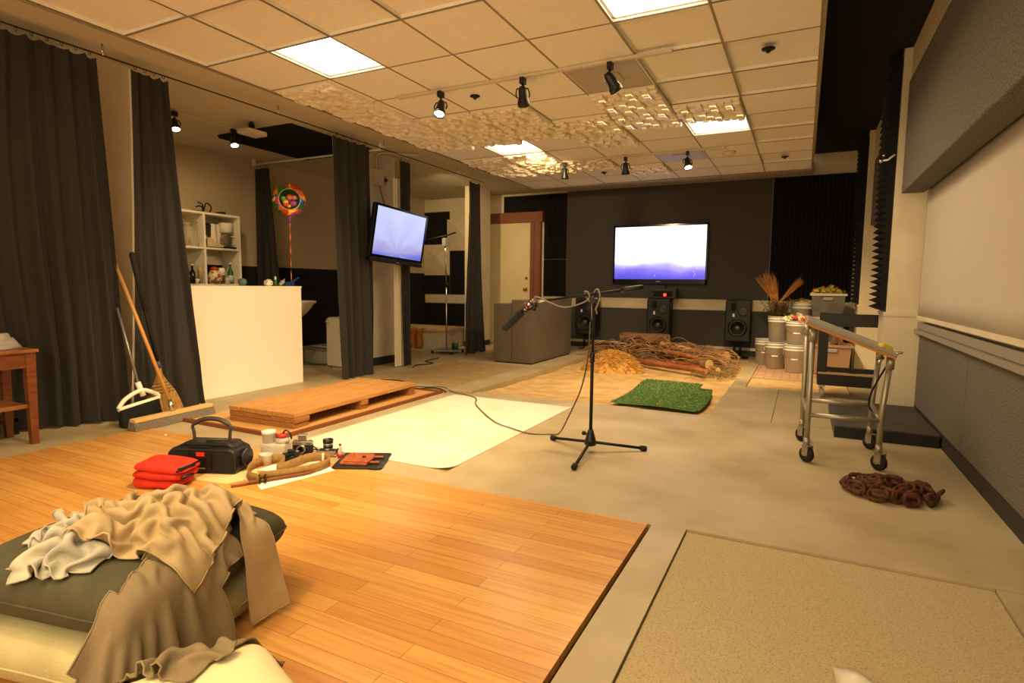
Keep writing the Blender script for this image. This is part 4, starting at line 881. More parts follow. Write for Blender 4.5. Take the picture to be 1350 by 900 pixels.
for z in (.1, .5, .9, 1.3, 1.7): MB().box(-.3, .3, -.5, .35, z, z + .03).build('shelf_board', m_tab, t2)
for x, y in ((-.3, -.5), (.27, -.5), (-.3, .32), (.27, .32)): MB().box(x, x + .03, y, y + .03, 0, 2.0).build('upright', m_blkm, t2)
for z, h, c in ((.53, .2, 'black plastic'), (.93, .25, 'grey plastic'), (1.33, .2, 'black plastic')):
    t2 = thing('equipment_case', 'dark equipment case on the %s shelf behind the left curtain' % {.53: 'low', .93: 'middle', 1.33: 'upper'}[z], 'case', (-5.7, 1.88, z)); MB().box(-.2, .2, -.3, .28, 0, h).build('case_body', m_grey if c[0] == 'g' else m_blk, t2, bevel=.01); MB().box(.2, .205, -.2, .2, .03, .05).build('handle', m_metal, t2)
# ================================================================ RIGHT SIDE
m_buck = mat('grey bucket plastic', 'cfccc4', .5, col2='c0bdb5', scale=4)
def bucket(label, x, y, z, h=.40, r=.145, handle=True, m=m_buck):
    t = thing('bucket', label, 'bucket', (x, y, z), 0, 'grey plastic buckets')
    MB().lathe([(r * .86, 0), (r * .98, h * .78), (r * 1.06, h * .78), (r * 1.06, h * .8), (r, h * .81), (r, h * .88), (r * 1.07, h * .88), (r * 1.07, h * .9), (r * 1.02, h * .91), (r * 1.02, h * .98), (r * 1.08, h * .98), (r * 1.08, h), (r * .96, h), (r * .93, h * .9), (0, h * .88)], 32).build('bucket_wall', m, t)
    if handle:
        MB().tube(spline([(-r * 1.03, 0, h * .84), (-r * 1.02, -r * .5, h * .6), (-.05, -r * 1.06, h * .48), (.05, -r * 1.06, h * .48), (r * 1.02, -r * .5, h * .6), (r * 1.03, 0, h * .84)], 6), .004, 6).build('wire_handle', m_metal, t)
        MB().cyl((-.045, -r * 1.075, h * .475), (.045, -r * 1.075, h * .475), .012, n=10).build('grip', m_whitep, t)
    return t
bucket('lower grey bucket at the left front, carrying the dried plant bucket', -.33, 9.62, 0)
bucket('grey bucket holding dried plants, on top of the left front bucket', -.31, 9.68, .402, .38, handle=False)
bucket('grey bucket standing behind the left front one by the loudspeaker', -.50, 10.05, 0)
bucket('lower bucket directly left of the steel cart leg', -.06, 9.30, 0, m=mat('light grey bucket', 'd2cfc7', .5))
bucket('bucket with colourful bags, upper one left of the steel cart leg', -.05, 9.34, .402, .34, m=mat('light grey bucket b', 'd2cfc7', .5))
bucket('lower bucket hidden in the back row of the bucket group', -.02, 10.1, 0, .5)
bucket('bucket filled with yellow scraps in the back row', -.01, 10.12, .502, .5, .155, False)
random.seed(11)
# dried plants
t = thing('dried_plants', 'dried palm fronds and brown leaves standing in the grey bucket', 'dried plants', (-.31, 9.68, .402))
m_dry = mat('dried frond', 'a5702e', .8, col2='8a5a24', scale=20); m_dry2 = mat('dry leaves', '5d4a26', .85, col2='463a20', scale=20)
def frond(base, tip, w, n, m, name, bend):
    mb = MB(); base = Vector(base); tip = Vector(tip)
    for i in range(n):
        s = (i / (n - 1) - .5) * 2; a = base; side = Vector((1, 0, 0)) * s * w
        mid = base.lerp(tip, .5) + side * .35 + Vector((bend, 0, .0)); e = tip + side - Vector((0, 0, abs(s) * w * .5)) + Vector((random.gauss(0, .012), random.gauss(0, .03), random.gauss(0, .03)))
        mb.tube([a, mid, e], [.006, .007, .002], 4, caps=False)
    mb.build(name, m, t)
frond((-.02, 0, .3), (-.20, -.02, 1.02), .15, 60, m_dry, 'frond', .03)
frond((.0, 0, .3), (.27, .0, .93), .035, 34, m_dry, 'frond', -.12)
mb = MB()
for i in range(130):
    a = random.uniform(0, 2 * PI); r = random.uniform(.02, .12); x, y = r * cos(a), r * sin(a); h = random.uniform(.45, .68)
    e = Vector((x * 1.7 + random.gauss(0, .03), y * 1.5, h)); mb.tube([(x * .6, y * .6, .33), tuple(e)], [.003, .002], 4, caps=False)
    for q in range(3):
        c = Vector((x * .6, y * .6, .33)).lerp(e, random.uniform(.4, 1)); d = Vector((random.gauss(0, .05), random.gauss(0, .05), random.gauss(0, .03))); p = d.cross(Vector((0, 0, 1))).normalized() * .012
        mb.add([c, c + d * .5 + p, c + d, c + d * .5 - p], [(0, 1, 2, 3)])
mb.build('leaf_tuft', m_dry2, t)
# scraps
def scraps(name, label, cat, loc, sx, sy, cols_, n, size, h, solo=None):
    t = thing(name, label, cat, loc)
    for c in cols_:
        mb = MB()
        for i in range(n):
            x, y = random.uniform(-sx, sx), random.uniform(-sy, sy)
            if solo and (x / sx) ** 2 + (y / sy) ** 2 > 1: continue
            z = random.uniform(0, h) * (1 - .6 * max(abs(x / sx), abs(y / sy))); M = T(x, y, max(z, size * .6)) @ Euler((random.uniform(0, 3), random.uniform(-.7, .7), random.uniform(0, 6))).to_matrix().to_4x4()
            mb.add([M @ Vector(p) for p in ((-size, -size * .5, 0), (size, -size * .4, size * .3), (size * .8, size * .5, 0), (-size * .7, size * .6, size * .3))], [(0, 1, 2, 3)])
        o = mb.build('scrap', mat('scrap ' + c, c, .7), t); o['kind'] = 'stuff'
    return t
scraps('scrap_filling', 'yellow scraps heaped in the back row bucket', 'scraps', (-.01, 10.12, .985), .12, .12, ['c9ad2e', 'a88f2a'], 40, .035, .06, 1)
scraps('leaf_filling', 'yellow green and red fake leaves heaped in the top storage bin', 'leaves', (.345, 10.15, 1.115), .21, .16, ['d0b83e', 'a3ad48', 'b8603a', '8a9440'], 75, .032, .15)
scraps('snack_bags', 'colourful crumpled bags bulging from the bucket left of the steel cart', 'bags', (-.05, 9.34, .735), .16, .15, ['d9443a', 'e2e0b8', 'b9cf6a', 'd97a80'], 22, .05, .10, 1)
def bin_(label, x0, x1, y0, y1, z0, z1, m, rim):
    t = thing('storage_bin', label, 'storage bin', ((x0 + x1) / 2, (y0 + y1) / 2, z0)); w, d, h = (x1 - x0) / 2, (y1 - y0) / 2, z1 - z0; f = .9
    vs = [(-w * f, -d * f, 0), (w * f, -d * f, 0), (w * f, d * f, 0), (-w * f, d * f, 0), (-w, -d, h), (w, -d, h), (w, d, h), (-w, d, h)]
    q = .965; vs += [(-w * q, -d * q, h), (w * q, -d * q, h), (w * q, d * q, h), (-w * q, d * q, h), (-w * f * q, -d * f * q, .02), (w * f * q, -d * f * q, .02), (w * f * q, d * f * q, .02), (-w * f * q, d * f * q, .02)]
    fs = [(3, 2, 1, 0)] + [(i, (i + 1) % 4, 4 + (i + 1) % 4, 4 + i) for i in range(4)] + [(4 + i, 4 + (i + 1) % 4, 8 + (i + 1) % 4, 8 + i) for i in range(4)] + [(8 + i, 8 + (i + 1) % 4, 12 + (i + 1) % 4, 12 + i) for i in range(4)] + [(12, 13, 14, 15)]
    MB().add(vs, fs).build('bin_wall', m, t)
    mb = MB(); R = .022
    mb.box(-w - R, w + R, -d - R, -d + .002, h - .03, h + .004).box(-w - R, w + R, d - .002, d + R, h - .03, h + .004).box(-w - R, -w + .002, -d, d, h - .03, h + .004).box(w - .002, w + R, -d, d, h - .03, h + .004).build('rim', rim, t)
    MB().box(-.07, .07, -d * .97 - .03, -d * .95, h - .10, h - .05).build('handle', m_grey, t, bevel=.01)
    return t
m_binclear = mat('smoky clear bin', '6f6a60', .4, col2='585349', scale=6); m_tan = mat('tan bin', '94785a', .5); m_lid = mat('pale bin rim', 'c9c2b2', .5)
bin_('grey storage bin at the bottom of the bin stack in the corner', .12, .57, 9.93, 10.35, 0, .40, m_binclear, m_lid)
bin_('grey storage bin in the middle of the bin stack', .12, .57, 9.93, 10.35, .405, .775, m_binclear, m_lid)
bin_('grey storage bin on top, heaped with fake leaves', .12, .57, 9.94, 10.36, .78, 1.13, m_binclear, m_lid)
bin_('tan storage bin holding bricks behind the black frame cart', .16, .64, 9.2, 9.62, 0, .42, m_tan, m_tan)
def chunk(label, cat, p, q, w, h, c, nm):
    cc = Vector(((p[0] + q[0]) / 2, (p[1] + q[1]) / 2, min(p[2], q[2]))); t = MB().bar(Vector(p) - cc, Vector(q) - cc, w, h).build(nm, mat(nm + c, c, .8, col2='6a4028', scale=14), bevel=.006); t.location = cc; tag(t, label, cat)
chunk('red brick plank leaning up out of the tan bin', 'brick', (.36, 9.45, .06), (.47, 9.50, .74), .11, .05, '8c5638', 'brick')
chunk('short brown wood block sticking out right in the tan bin', 'wood block', (.54, 9.42, .06), (.51, 9.42, .5), .08, .06, '8f6a48', 'wood_block')
chunk('small red brick at the left side of the tan bin', 'brick', (.24, 9.42, .06), (.22, 9.4, .47), .09, .06, '9a5a38', 'brick')

# black frame cart
t = thing('frame_cart', 'black wooden frame cart on casters against the right pilaster', 'cart', (.6, 7.4, 0))
X0_, X1_ = -.41, .40
mb = MB().box(X0_, X0_ + .085, -.25, -.19, .15, .93); mb.build('post', m_blk, t, bevel=.003)
MB().box(X1_ - .085, X1_, -.25, -.19, .15, .93).build('post', m_blk, t, bevel=.003)
MB().box(X0_, X0_ + .085, .19, .25, .15, .93).build('post', m_blk, t, bevel=.003); MB().box(X1_ - .085, X1_, .19, .25, .15, .93).build('post', m_blk, t, bevel=.003)
MB().box(X0_ - .003, X1_ + .003, -.256, -.186, .80, .935).build('top_rail', m_blk, t, bevel=.003)
MB().box(X0_ - .003, X1_ + .003, -.256, -.186, .15, .27).build('bottom_rail', m_blk, t, bevel=.003)
MB().box(X0_ - .003, X1_ + .003, -.256, -.196, .30, .35).build('middle_rail', m_blk, t, bevel=.003)
MB().box(X0_, X1_, -.19, .25, .15, .19).build('deck', m_blk, t); MB().box(X0_, X1_, -.258, -.256, .275, .295).build('pale_strip', mat('bare wood strip', 'a88a62', .6), t)
for x in (X0_ + .05, X1_ - .05):
    for y in (-.2, .2):
        w_ = MB().cyl((x - .015, y, .055), (x + .015, y, .055), .055, n=20).build('wheel', m_grey, t); MB().box(x - .03, x + .03, y - .03, y + .03, .13, .15).box(x - .025, x - .019, y - .02, y + .02, .05, .14).box(x + .019, x + .025, y - .02, y + .02, .05, .14).build('fork', m_metal, w_)
# steel cart with sloping board
t = thing('steel_cart', 'tubular steel cart on casters with a sloping board on top', 'cart', (.29, 4.76, 0))
legs = [(-.215, -.30, .935), (.215, -.28, .77), (-.245, .30, .935), (.215, .30, .77)]
for x, y, z in legs:
    sx = .02 if x > 0 else 0
    lg = MB().tube([(x, y, .12), (x + sx * .2, y, .4), (x + sx * 1.6, y, z - .02)], .0185, 14).build('leg', m_steel, t)
    MB().tube([(x, y, .11), (x, y, .17)], .021, 12).build('collar', m_steel, lg); MB().tube([(x + sx * 1.5, y, z - .09), (x + sx * 1.6, y, z - .01)], .025, 12).build('collar', m_steel, lg)
    wh = MB().lathe([(.02, -.013), (.05, -.013), (.054, -.006), (.054, .006), (.05, .013), (.02, .013)], 24, M=Matrix.Rotation(.75, 4, 'Z') @ Matrix.Rotation(PI / 2, 4, 'Y') @ Matrix.Diagonal((1, 1, 1.4, 1))).xf(T(x + .005, y - .02, .055)).build('caster_wheel', m_rub, t)
    MB().box(-.026, -.02, -.03, .02, .05, .118).box(.02, .026, -.03, .02, .05, .118).box(-.026, .026, -.03, .02, .112, .12).cyl((-.028, 0, .055), (.028, 0, .055), .011, n=12).xf(T(x + .005, y - .02, 0) @ Rz(.75)).build('caster_fork', m_steel, wh)
def rail(a, b, z): MB().tube([(a[0], a[1], z), (b[0], b[1], z)], .0165, 12).build('stretcher', m_steel, t)
rail(legs[0], legs[1], .33); rail(legs[2], legs[3], .33); rail(legs[0], legs[2], .335); rail(legs[1], legs[3], .335)
M = T(.0, 0, .875) @ Matrix.Rotation(math.atan2(.175, .45), 4, 'Y')
MB().box(-.275, .29, -.36, .36, .0, .022).xf(M).build('board', mat('grey board top', '8d8a80', .5), t, bevel=.003); MB().box(-.276, .291, -.361, .361, -.018, .0).xf(M).build('board_edge', mat('plywood edge', 'b07a38', .6), t)
MB().tube(spline([(.25, -.29, .74), (.23, -.2, .68), (.17, -.12, .5), (.16, -.1, .4), (.19, .0, .34)], 6), .007, 6).build('hanging_wire', m_blk, t)
MB().tube([(.22, -.30, .78), (.30, -.34, .80)], .009, 8).tube([(.2, -.33, .76), (.17, -.36, .73)], .009, 8).build('clamp', m_metal, t)
t = thing('sponge', 'yellow sponge lying at the low end of the sloping cart board', 'sponge', (.50, 4.52, .795), .3)
MB().box(-.04, .035, -.035, .04, .0, .045).xf(Matrix.Rotation(.37, 4, 'Y')).build('sponge_body', mat('yellow sponge', 'cdb44a', .95, bump=.8, bscale=180), t, bevel=.012)
# dark platform
t = thing('low_platform', 'low black platform lying on the floor against the right pilaster', 'platform', (.64, 5.75, 0))
MB().box(-.355, .35, -.44, .78, .0, .085).build('platform_side', m_blk, t, bevel=.003); MB().box(-.355, .35, -.44, .78, .0852, .10).build('platform_top', mat('worn dark top', '45403a', .7, col2='35312c', scale=6), t, bevel=.003)
# chain
random.seed(21)
mb = MB(); m_rust = mat('rusty chain', '6a3d22', .75, .35, col2='44281a', scale=25, bump=.5, bscale=120)
pth = []
for i in range(64):
    a = i * .62; r = .05 + .20 * abs(sin(i * .37)); pth.append(Vector((r * 1.15 * cos(a) + .02 * sin(i), r * .85 * sin(a), .018 + .05 * max(0, 1 - r / .22) * random.random() + .012 * (i % 2) + .02 * random.random())))
for i in range(63):
    p, q = pth[i], pth[i + 1]; c = (p + q) / 2; ang = math.atan2((q - p).y, (q - p).x) + random.gauss(0, .25)
    M = T(c.x, c.y, max(c.z, .022)) @ Rz(ang) @ Matrix.Rotation(random.choice([.15, .6, -.6, 1.0]) + random.gauss(0, .15), 4, 'X')
    L, Wd2 = .042, .022; pts = [M @ Vector((L * (1 if cos(a) > 0 else -1) * .55 + Wd2 * cos(a), Wd2 * sin(a), 0)) for a in [2 * PI * k / 14 + .01 for k in range(14)]]
    pts = [Vector((p.x, p.y, max(p.z, .0105))) for p in pts]; mb.tube(pts, .0115, 7, closed=True)
o = mb.build('chain', m_rust); o.scale = (.84, .84, 1.25); o.location = (.52, 3.93, 0); tag(o, 'heap of heavy rusty chain on the concrete by the right wall', 'chain')
# plastic sheet at the bottom edge
def pl(u, v): return (-.13 + .28 * u + .05 * v * (u - .5), -.28 + .3 * v - .16 * u * v, .004 + .05 * abs(noise.noise((u * 3, v * 3, 8))) + .02 * u)
o = MB().grid(pl, 16, 16).build('plastic_sheet', mat('milky plastic', 'cfc8b2', .35), solid=.002); o.location = (.30, 2.02, -.012); tag(o, 'crumpled milky plastic sheet at the bottom edge on the rough aggregate', 'plastic sheet')
t = thing('wall_hook', 'small chrome ball bracket on the nearer right pilaster foam', 'bracket', (.62, 6.62, 2.42)); MB().ball((-.02, 0, 0), .022).ball((.0, .0, .05), .014).build('chrome_ball', m_metal, t); MB().tube([(-.02, -.0, .0), (.03, -.03, .0), (.085, -.03, .045)], .009, 8).build('arm', m_white, t)

# ================================================================ THINGS ON THE OAK BOARDS
F0 = .004
m_redb = mat('red bag cloth', 'd8301c', .8, col2='c22615', scale=10, bump=.3, bscale=90)
t = thing('red_bag', 'folded bright red cloth bag with black zip beside the radio', 'bag', (-3.33, 2.07, F0), math.radians(20))
def pillow(w, d, h, seed, ex=.35, wr=.012):
    def fn(u, v):
        a = 2 * PI * u; b = PI * (v - .5)
        c, s = cos(a), sin(a); cb = abs(cos(b)) ** ex if abs(cos(b)) > 1e-6 else 0
        x = w * math.copysign(abs(c) ** .45, c) * cb; y = d * math.copysign(abs(s) ** .45, s) * cb
        z = h * (math.copysign(abs(sin(b)) ** .8, b)); n_ = noise.noise((x * 9 + seed, y * 9, z * 12)) * wr
        return (x * (1 + n_ * 2), y * (1 + n_ * 2), z + h + n_)
    return fn
for q, (z, h, w, d) in enumerate(((0, .032, .145, .11), (.05, .027, .158, .115), (.092, .025, .16, .115))):
    MB().grid(pillow(w, d, h, q * 3), 48, 20).xf(T(.01 * q - .01, .004 * q, z) @ Matrix.Rotation(.03 * q, 4, 'Y')).build('fold', m_redb, t)
MB().tube([(.155, -.11, .118), (.167, .0, .115), (.16, .10, .112)], .007, 6).tube([(.158, -.10, .130), (.17, 0, .128), (.16, .09, .126)], .006, 6).tube([(.16, -.08, .07), (.165, .02, .065)], .009, 6).build('zip', m_blk, t)
# radio
t = thing('portable_radio', 'black portable radio cassette player with its handle up', 'radio', (-3.36, 2.39, F0), math.radians(22)); t.scale = (.94, .94, .94)
m_rad = mat('radio plastic', '1c1b1a', .4); m_grl = mat('radio grille', '131212', .7, bump=.9, bscale=400)
pr = [(-.235, .02), (-.225, .0), (.225, 0), (.24, .02), (.24, .12), (.225, .155), (.19, .17), (-.2, .17), (-.225, .155), (-.24, .12)]
MB().prism(pr, -.11, .10, 'xz').build('radio_case', m_rad, t, bevel=.012)
MB().prism([(-.21, .165), (.2, .165), (.16, .195), (-.15, .195)], -.06, .09, 'xz').build('top_deck', m_rad, t, bevel=.01)
for s_ in (-1, 1): MB().prism([(s_ * .155 + x, z) for x, z in ((-.07, .02), (.07, .02), (.075, .08), (.07, .145), (-.07, .145), (-.075, .08))], -.122, -.108, 'xz').build('speaker_grille', m_grl, t, bevel=.006)
MB().box(-.07, .07, -.118, -.108, .015, .16).build('front_panel', m_rad, t); MB().box(-.028, .028, -.122, -.116, .122, .148).build('red_display', mat('red display', 'c02a18', .4, emit=.5), t); MB().box(-.045, .045, -.122, -.116, .06, .115).build('cassette_door', m_blk, t, bevel=.003); MB().box(-.03, .03, -.121, -.117, .035, .043).build('name_strip', mat('gold strip', '8a7440', .5), t)
for k_ in range(7): MB().box(-.085 + k_ * .022, -.067 + k_ * .022, -.105, -.085, .168, .182).build('button', m_blk, t, bevel=.002)
MB().cyl((.24, 0, .095), (.27, 0, .095), .062, .058, 24).build('bass_port', mat('blue black plastic', '1b1c26', .3), t)
MB().lathe([(.05, 0), (.045, .008), (0, .01)], 24, (.03, .0, .193)).xf(Matrix.Diagonal((1.6, 1, 1, 1))).build('disc_lid', m_rad, t)
MB().tube(spline([(-.125, .02, .17), (-.13, .02, .25), (-.135, .02, .295), (-.07, .02, .335), (.0, .02, .345), (.07, .02, .335), (.135, .02, .295), (.13, .02, .25), (.125, .02, .17)], 6), [.011] * 14 + [.016] * 21 + [.011] * 14, 10).build('carry_handle', mat('handle grey', '3b3a3b', .4), t)
# jug
t = thing('plastic_jug', 'translucent plastic container with a white lid and a red cap behind the radio', 'container', (-3.17, 2.74, F0), .4)
MB().box(-.085, .085, -.06, .06, 0, .115).build('container_body', m_plasticclear, t, bevel=.012); MB().lathe([(.04, .115), (.042, .175), (.046, .176), (.046, .198), (0, .2)], 20, (-.045, -.01, 0)).build('white_lid', m_white, t); MB().lathe([(.045, .115), (.045, .13), (.03, .15)], 20, (.045, 0, 0)).build('neck', m_plasticclear, t)
MB().lathe([(.032, .15), (.032, .175), (0, .176)], 16, (.045, 0, 0)).build('red_cap', mat('red cap', 'c8301e', .4), t); MB().tube(spline([(.05, 0, .175), (.07, 0, .2), (.1, 0, .18), (.11, 0, .14)], 6), .005, 6).build('tube', m_blk, t)
t = thing('plastic_cup', 'low white cup in front of the translucent container', 'cup', (-3.13, 2.62, F0)); MB().lathe([(.035, 0), (.042, .06), (.046, .07), (.042, .07), (.034, .005), (0, .004)], 20).build('cup_wall', m_plasticclear, t)
# cameras
m_chr = mat('camera chrome', 'b0aaa0', .3, .9); m_lea = mat('black leatherette', '161514', .7, bump=.5, bscale=300)
def camera_(label, loc, rz, up=False, small=False):
    t = thing('film_camera', label, 'camera', loc, rz); s = .75 if small else 1
    MB().box(-.07 * s, .07 * s, -.018, .018, 0 if not up else .0, .075 * s).xf(Matrix.Rotation(-PI / 2, 4, 'X') @ T(0, -.0, 0) if up else Matrix()).xf(T(0, -.04, .018) if up else Matrix()).build('camera_body', m_lea, t, bevel=.006)
    if up:
        MB().box(-.07, .07, -.045, -.025, 0, .036).build('top_plate', m_chr, t, bevel=.004); MB().lathe([(.03, .036), (.032, .05)], 24).build('lens_mount', m_chr, t); MB().lathe([(.033, .05), (.034, .07), (.03, .07)], 24).build('focus_ring', m_blk, t)
        MB().lathe([(.034, .07), (.034, .085)], 24).build('chrome_ring', m_chr, t); MB().lathe([(.035, .085), (.036, .11), (.028, .11), (.024, .1), (0, .098)], 24).build('lens_barrel', m_blk, t)
    else:
        MB().box(-.07 * s, .07 * s, -.019, .019, .058 * s, .085 * s).build('top_plate', m_chr if not small else m_blk, t, bevel=.004)
        MB().cyl((0, -.018, .035 * s), (0, -.055, .035 * s), .03 * s, n=24).build('lens_barrel', m_blk if small else m_chr, t); MB().cyl((0, -.054, .035 * s), (0, -.0555, .035 * s), .022 * s, n=20).build('lens_glass', mat('lens glass', '0a0a10', .05), t)
        MB().box(-.03 * s, .03 * s, -.02, .02, .085 * s, (.11 if small else .135) * s).build('viewfinder', m_blk if small else m_chr, t, bevel=.005)
        for x in (-.052, .052): MB().cyl((x * s, 0, .085 * s), (x * s, 0, .095 * s), .011, n=14).build('dial', m_chr, t)
    MB().tube(spline([(.07 * s, 0, .05), (.10, .02, .01), (.06, .06, .006), (-.02, .05, .006)], 6), .004, 6).build('strap', m_blk, t)
camera_('chrome film camera with raised finder near the linoleum edge', (-3.12, 2.93, F0), .5)
camera_('film camera lying on its back with tall lens pointing up', (-2.93, 2.98, F0), .3, up=True)
camera_('small black camera closest to the translucent container', (-3.03, 2.74, F0), .9, small=True)
t = thing('small_bottle', 'tiny clear bottle with red liquid next to the black mat', 'bottle', (-2.81, 2.97, .0)); MB().lathe([(.016, 0), (.018, .02), (.016, .05), (.007, .075), (.007, .09)], 16).build('bottle_glass', m_plasticclear, t); MB().lathe([(.0185, .004), (.0192, .03)], 16).build('red_liquid', mat('red liquid', 'b8281a', .3), t); MB().lathe([(.009, .088), (.009, .1), (0, .101)], 12).build('cork', m_brown, t)
t = thing('red_box', 'tiny red box beside the little bottle', 'box', (-2.87, 2.97, .0), .4); MB().box(-.022, .022, -.014, .014, 0, .026).build('box_body', mat('red box', 'c4281c', .5), t, bevel=.003); MB().box(-.023, .023, -.015, -.0135, .01, .016).build('label_strip', m_white, t)
t = thing('lighter', 'small orange tipped white tube standing by the belt', 'lighter', (-2.80, 2.80, F0)); MB().lathe([(.009, 0), (.009, .07), (.006, .075)], 12).build('tube_body', m_white, t); MB().ball((.05, 0, .009), (.014, .01, .009), 10, 8).build('orange_cap', mat('orange cap', 'd8501c', .4), t)
# papers
def sheet(name, label, cat, pts, z, m, th=.0012):
    c = (sum(p[0] for p in pts) / len(pts), sum(p[1] for p in pts) / len(pts)); o = MB().prism([(p[0] - c[0], p[1] - c[1]) for p in pts], 0, th, 'xy').build(name, m); o.location = (c[0], c[1], z); tag(o, label, cat); return o
sheet('paper_sheet', 'white paper sheet lying under the tan belt', 'paper', [(-2.82, 2.30), (-2.76, 2.27), (-2.64, 2.74), (-2.88, 2.84), (-3.0, 2.42)], F0, m_paper)
sheet('paper_sheet', 'white paper sheet behind the belt loop by the cameras', 'paper', [(-3.08, 2.50), (-2.86, 2.56), (-2.90, 2.82), (-3.06, 2.78)], F0 + .0015, m_paper)
sheet('manila_envelope', 'cream envelope lying in front of the radio', 'envelope', [(-3.27, 2.20), (-3.02, 2.24), (-2.94, 2.40), (-3.1, 2.52), (-3.32, 2.40)], F0, mat('cream envelope', 'd9c08a', .7), .002)
sheet('photo_print', 'red and white print between the envelope and the belt', 'print', [(-3.02, 2.32), (-2.88, 2.36), (-2.84, 2.46), (-3.0, 2.44)], F0 + .0025, mat('red white print', 'e8d8c8', .6, col2='c8452e', scale=14, lo=.52, hi=.55))
# belt
def ribbon(name, pts, w, m, par, th=.004):
    P = spline(pts, 10); mb = MB(); n = len(P); vs = []
    for i, p in enumerate(P): vs += [(p.x, p.y, p.z), (p.x, p.y, p.z + w)]
    mb.add(vs, [(2 * i, 2 * i + 2, 2 * i + 3, 2 * i + 1) for i in range(n - 1)], True); return mb.build(name, m, par, solid=th, soff=0)
m_belt = mat('tan webbing', '9c7a44', .8, col2='8a6a38', scale=40, bump=.4, bscale=250); m_lbelt = mat('brown leather strap', '7a4524', .55)
t = thing('webbing_belt', 'tan webbing belt coiled in loops with a brown leather end', 'belt', (-2.85, 2.55, F0 + .002))
ribbon('webbing', [(.0, -.22, 0), (-.12, -.20, 0), (-.25, -.06, 0), (-.26, .08, 0), (-.18, .13, .0), (-.10, .04, 0), (-.05, -.04, .0), (-.03, .08, .01), (-.02, .2, .015), (.05, .27, .01), (.13, .22, 0), (.13, .06, 0), (.05, -.09, 0), (-.03, -.19, 0)], .06, m_belt, t)
ribbon('leather_strap', [(.135, .14, 0), (.13, .03, 0), (.07, -.08, 0), (.0, -.2, 0), (-.04, -.26, 0)], .022, m_lbelt, t)
MB().tube([(-.04, -.255, .005), (-.09, -.34, .004)], .009, 8).xf(Matrix.Identity(4)).build('strap_tail', m_lbelt, t); MB().torus((.0, -.215, .028), .024, .006, (.5, .8, 0), 14, 6).torus((.02, -.19, .026), .022, .006, (.5, .8, 0), 14, 6).build('buckle', mat('dark brass', '3a2c1a', .4, .7), t)
# black mat with leather pouch
def rrect(w, d, r, n=6):
    out = []
    for cx, cy, a0 in ((w - r, d - r, 0), (-w + r, d - r, PI / 2), (-w + r, -d + r, PI), (w - r, -d + r, 3 * PI / 2)):
        out += [(cx + r * cos(a0 + PI / 2 * k / n), cy + r * sin(a0 + PI / 2 * k / n)) for k in range(n + 1)]
    return out
t = thing('black_tray', 'flat black rectangular mat under the leather pouch', 'mat', (-2.61, 2.97, .010), math.radians(27))
MB().prism(rrect(.165, .175, .025), -.002, .004, 'xy').build('mat_sheet', mat('black mat', '1e1d1c', .5, col2='3a3835', scale=8, lo=.5, hi=.7), t, bevel=.002)
t = thing('leather_pouch', 'orange brown leather pouch with two straps on the black mat', 'pouch', (-2.61, 2.96, .015), math.radians(27)); m_pouch = mat('orange leather', 'a3562a', .6, col2='8d4420', scale=14, bump=.3, bscale=70)
MB().prism([(-.12, -.11), (.06, -.125), (.08, -.07), (.075, .06), (.05, .09), (-.10, .12), (-.12, .06)], 0, .018, 'xy').build('pouch_body', m_pouch, t, bevel=.006)
MB().prism([(-.10, -.10), (.07, -.115), (.085, -.02), (.07, .07), (-.08, .1), (-.05, 0)], .018, .026, 'xy').build('flap', m_pouch, t, bevel=.003)
for y in (-.075, .045): MB().box(.07, .135, y - .015, y + .013, .008, .016).build('strap', m_pouch, t, bevel=.003)
MB().torus((.02, -.01, .028), .012, .003).build('ring', m_blkm, t)
MB().ball((-.30, .0, .0), (.012, .008, .008)).build('wood_chip', m_paper); tag(C.objects[-1], 'tiny white scrap on the oak boards behind the radio', 'scrap'); C.objects[-1].location = (-4.1, 2.75, .01)
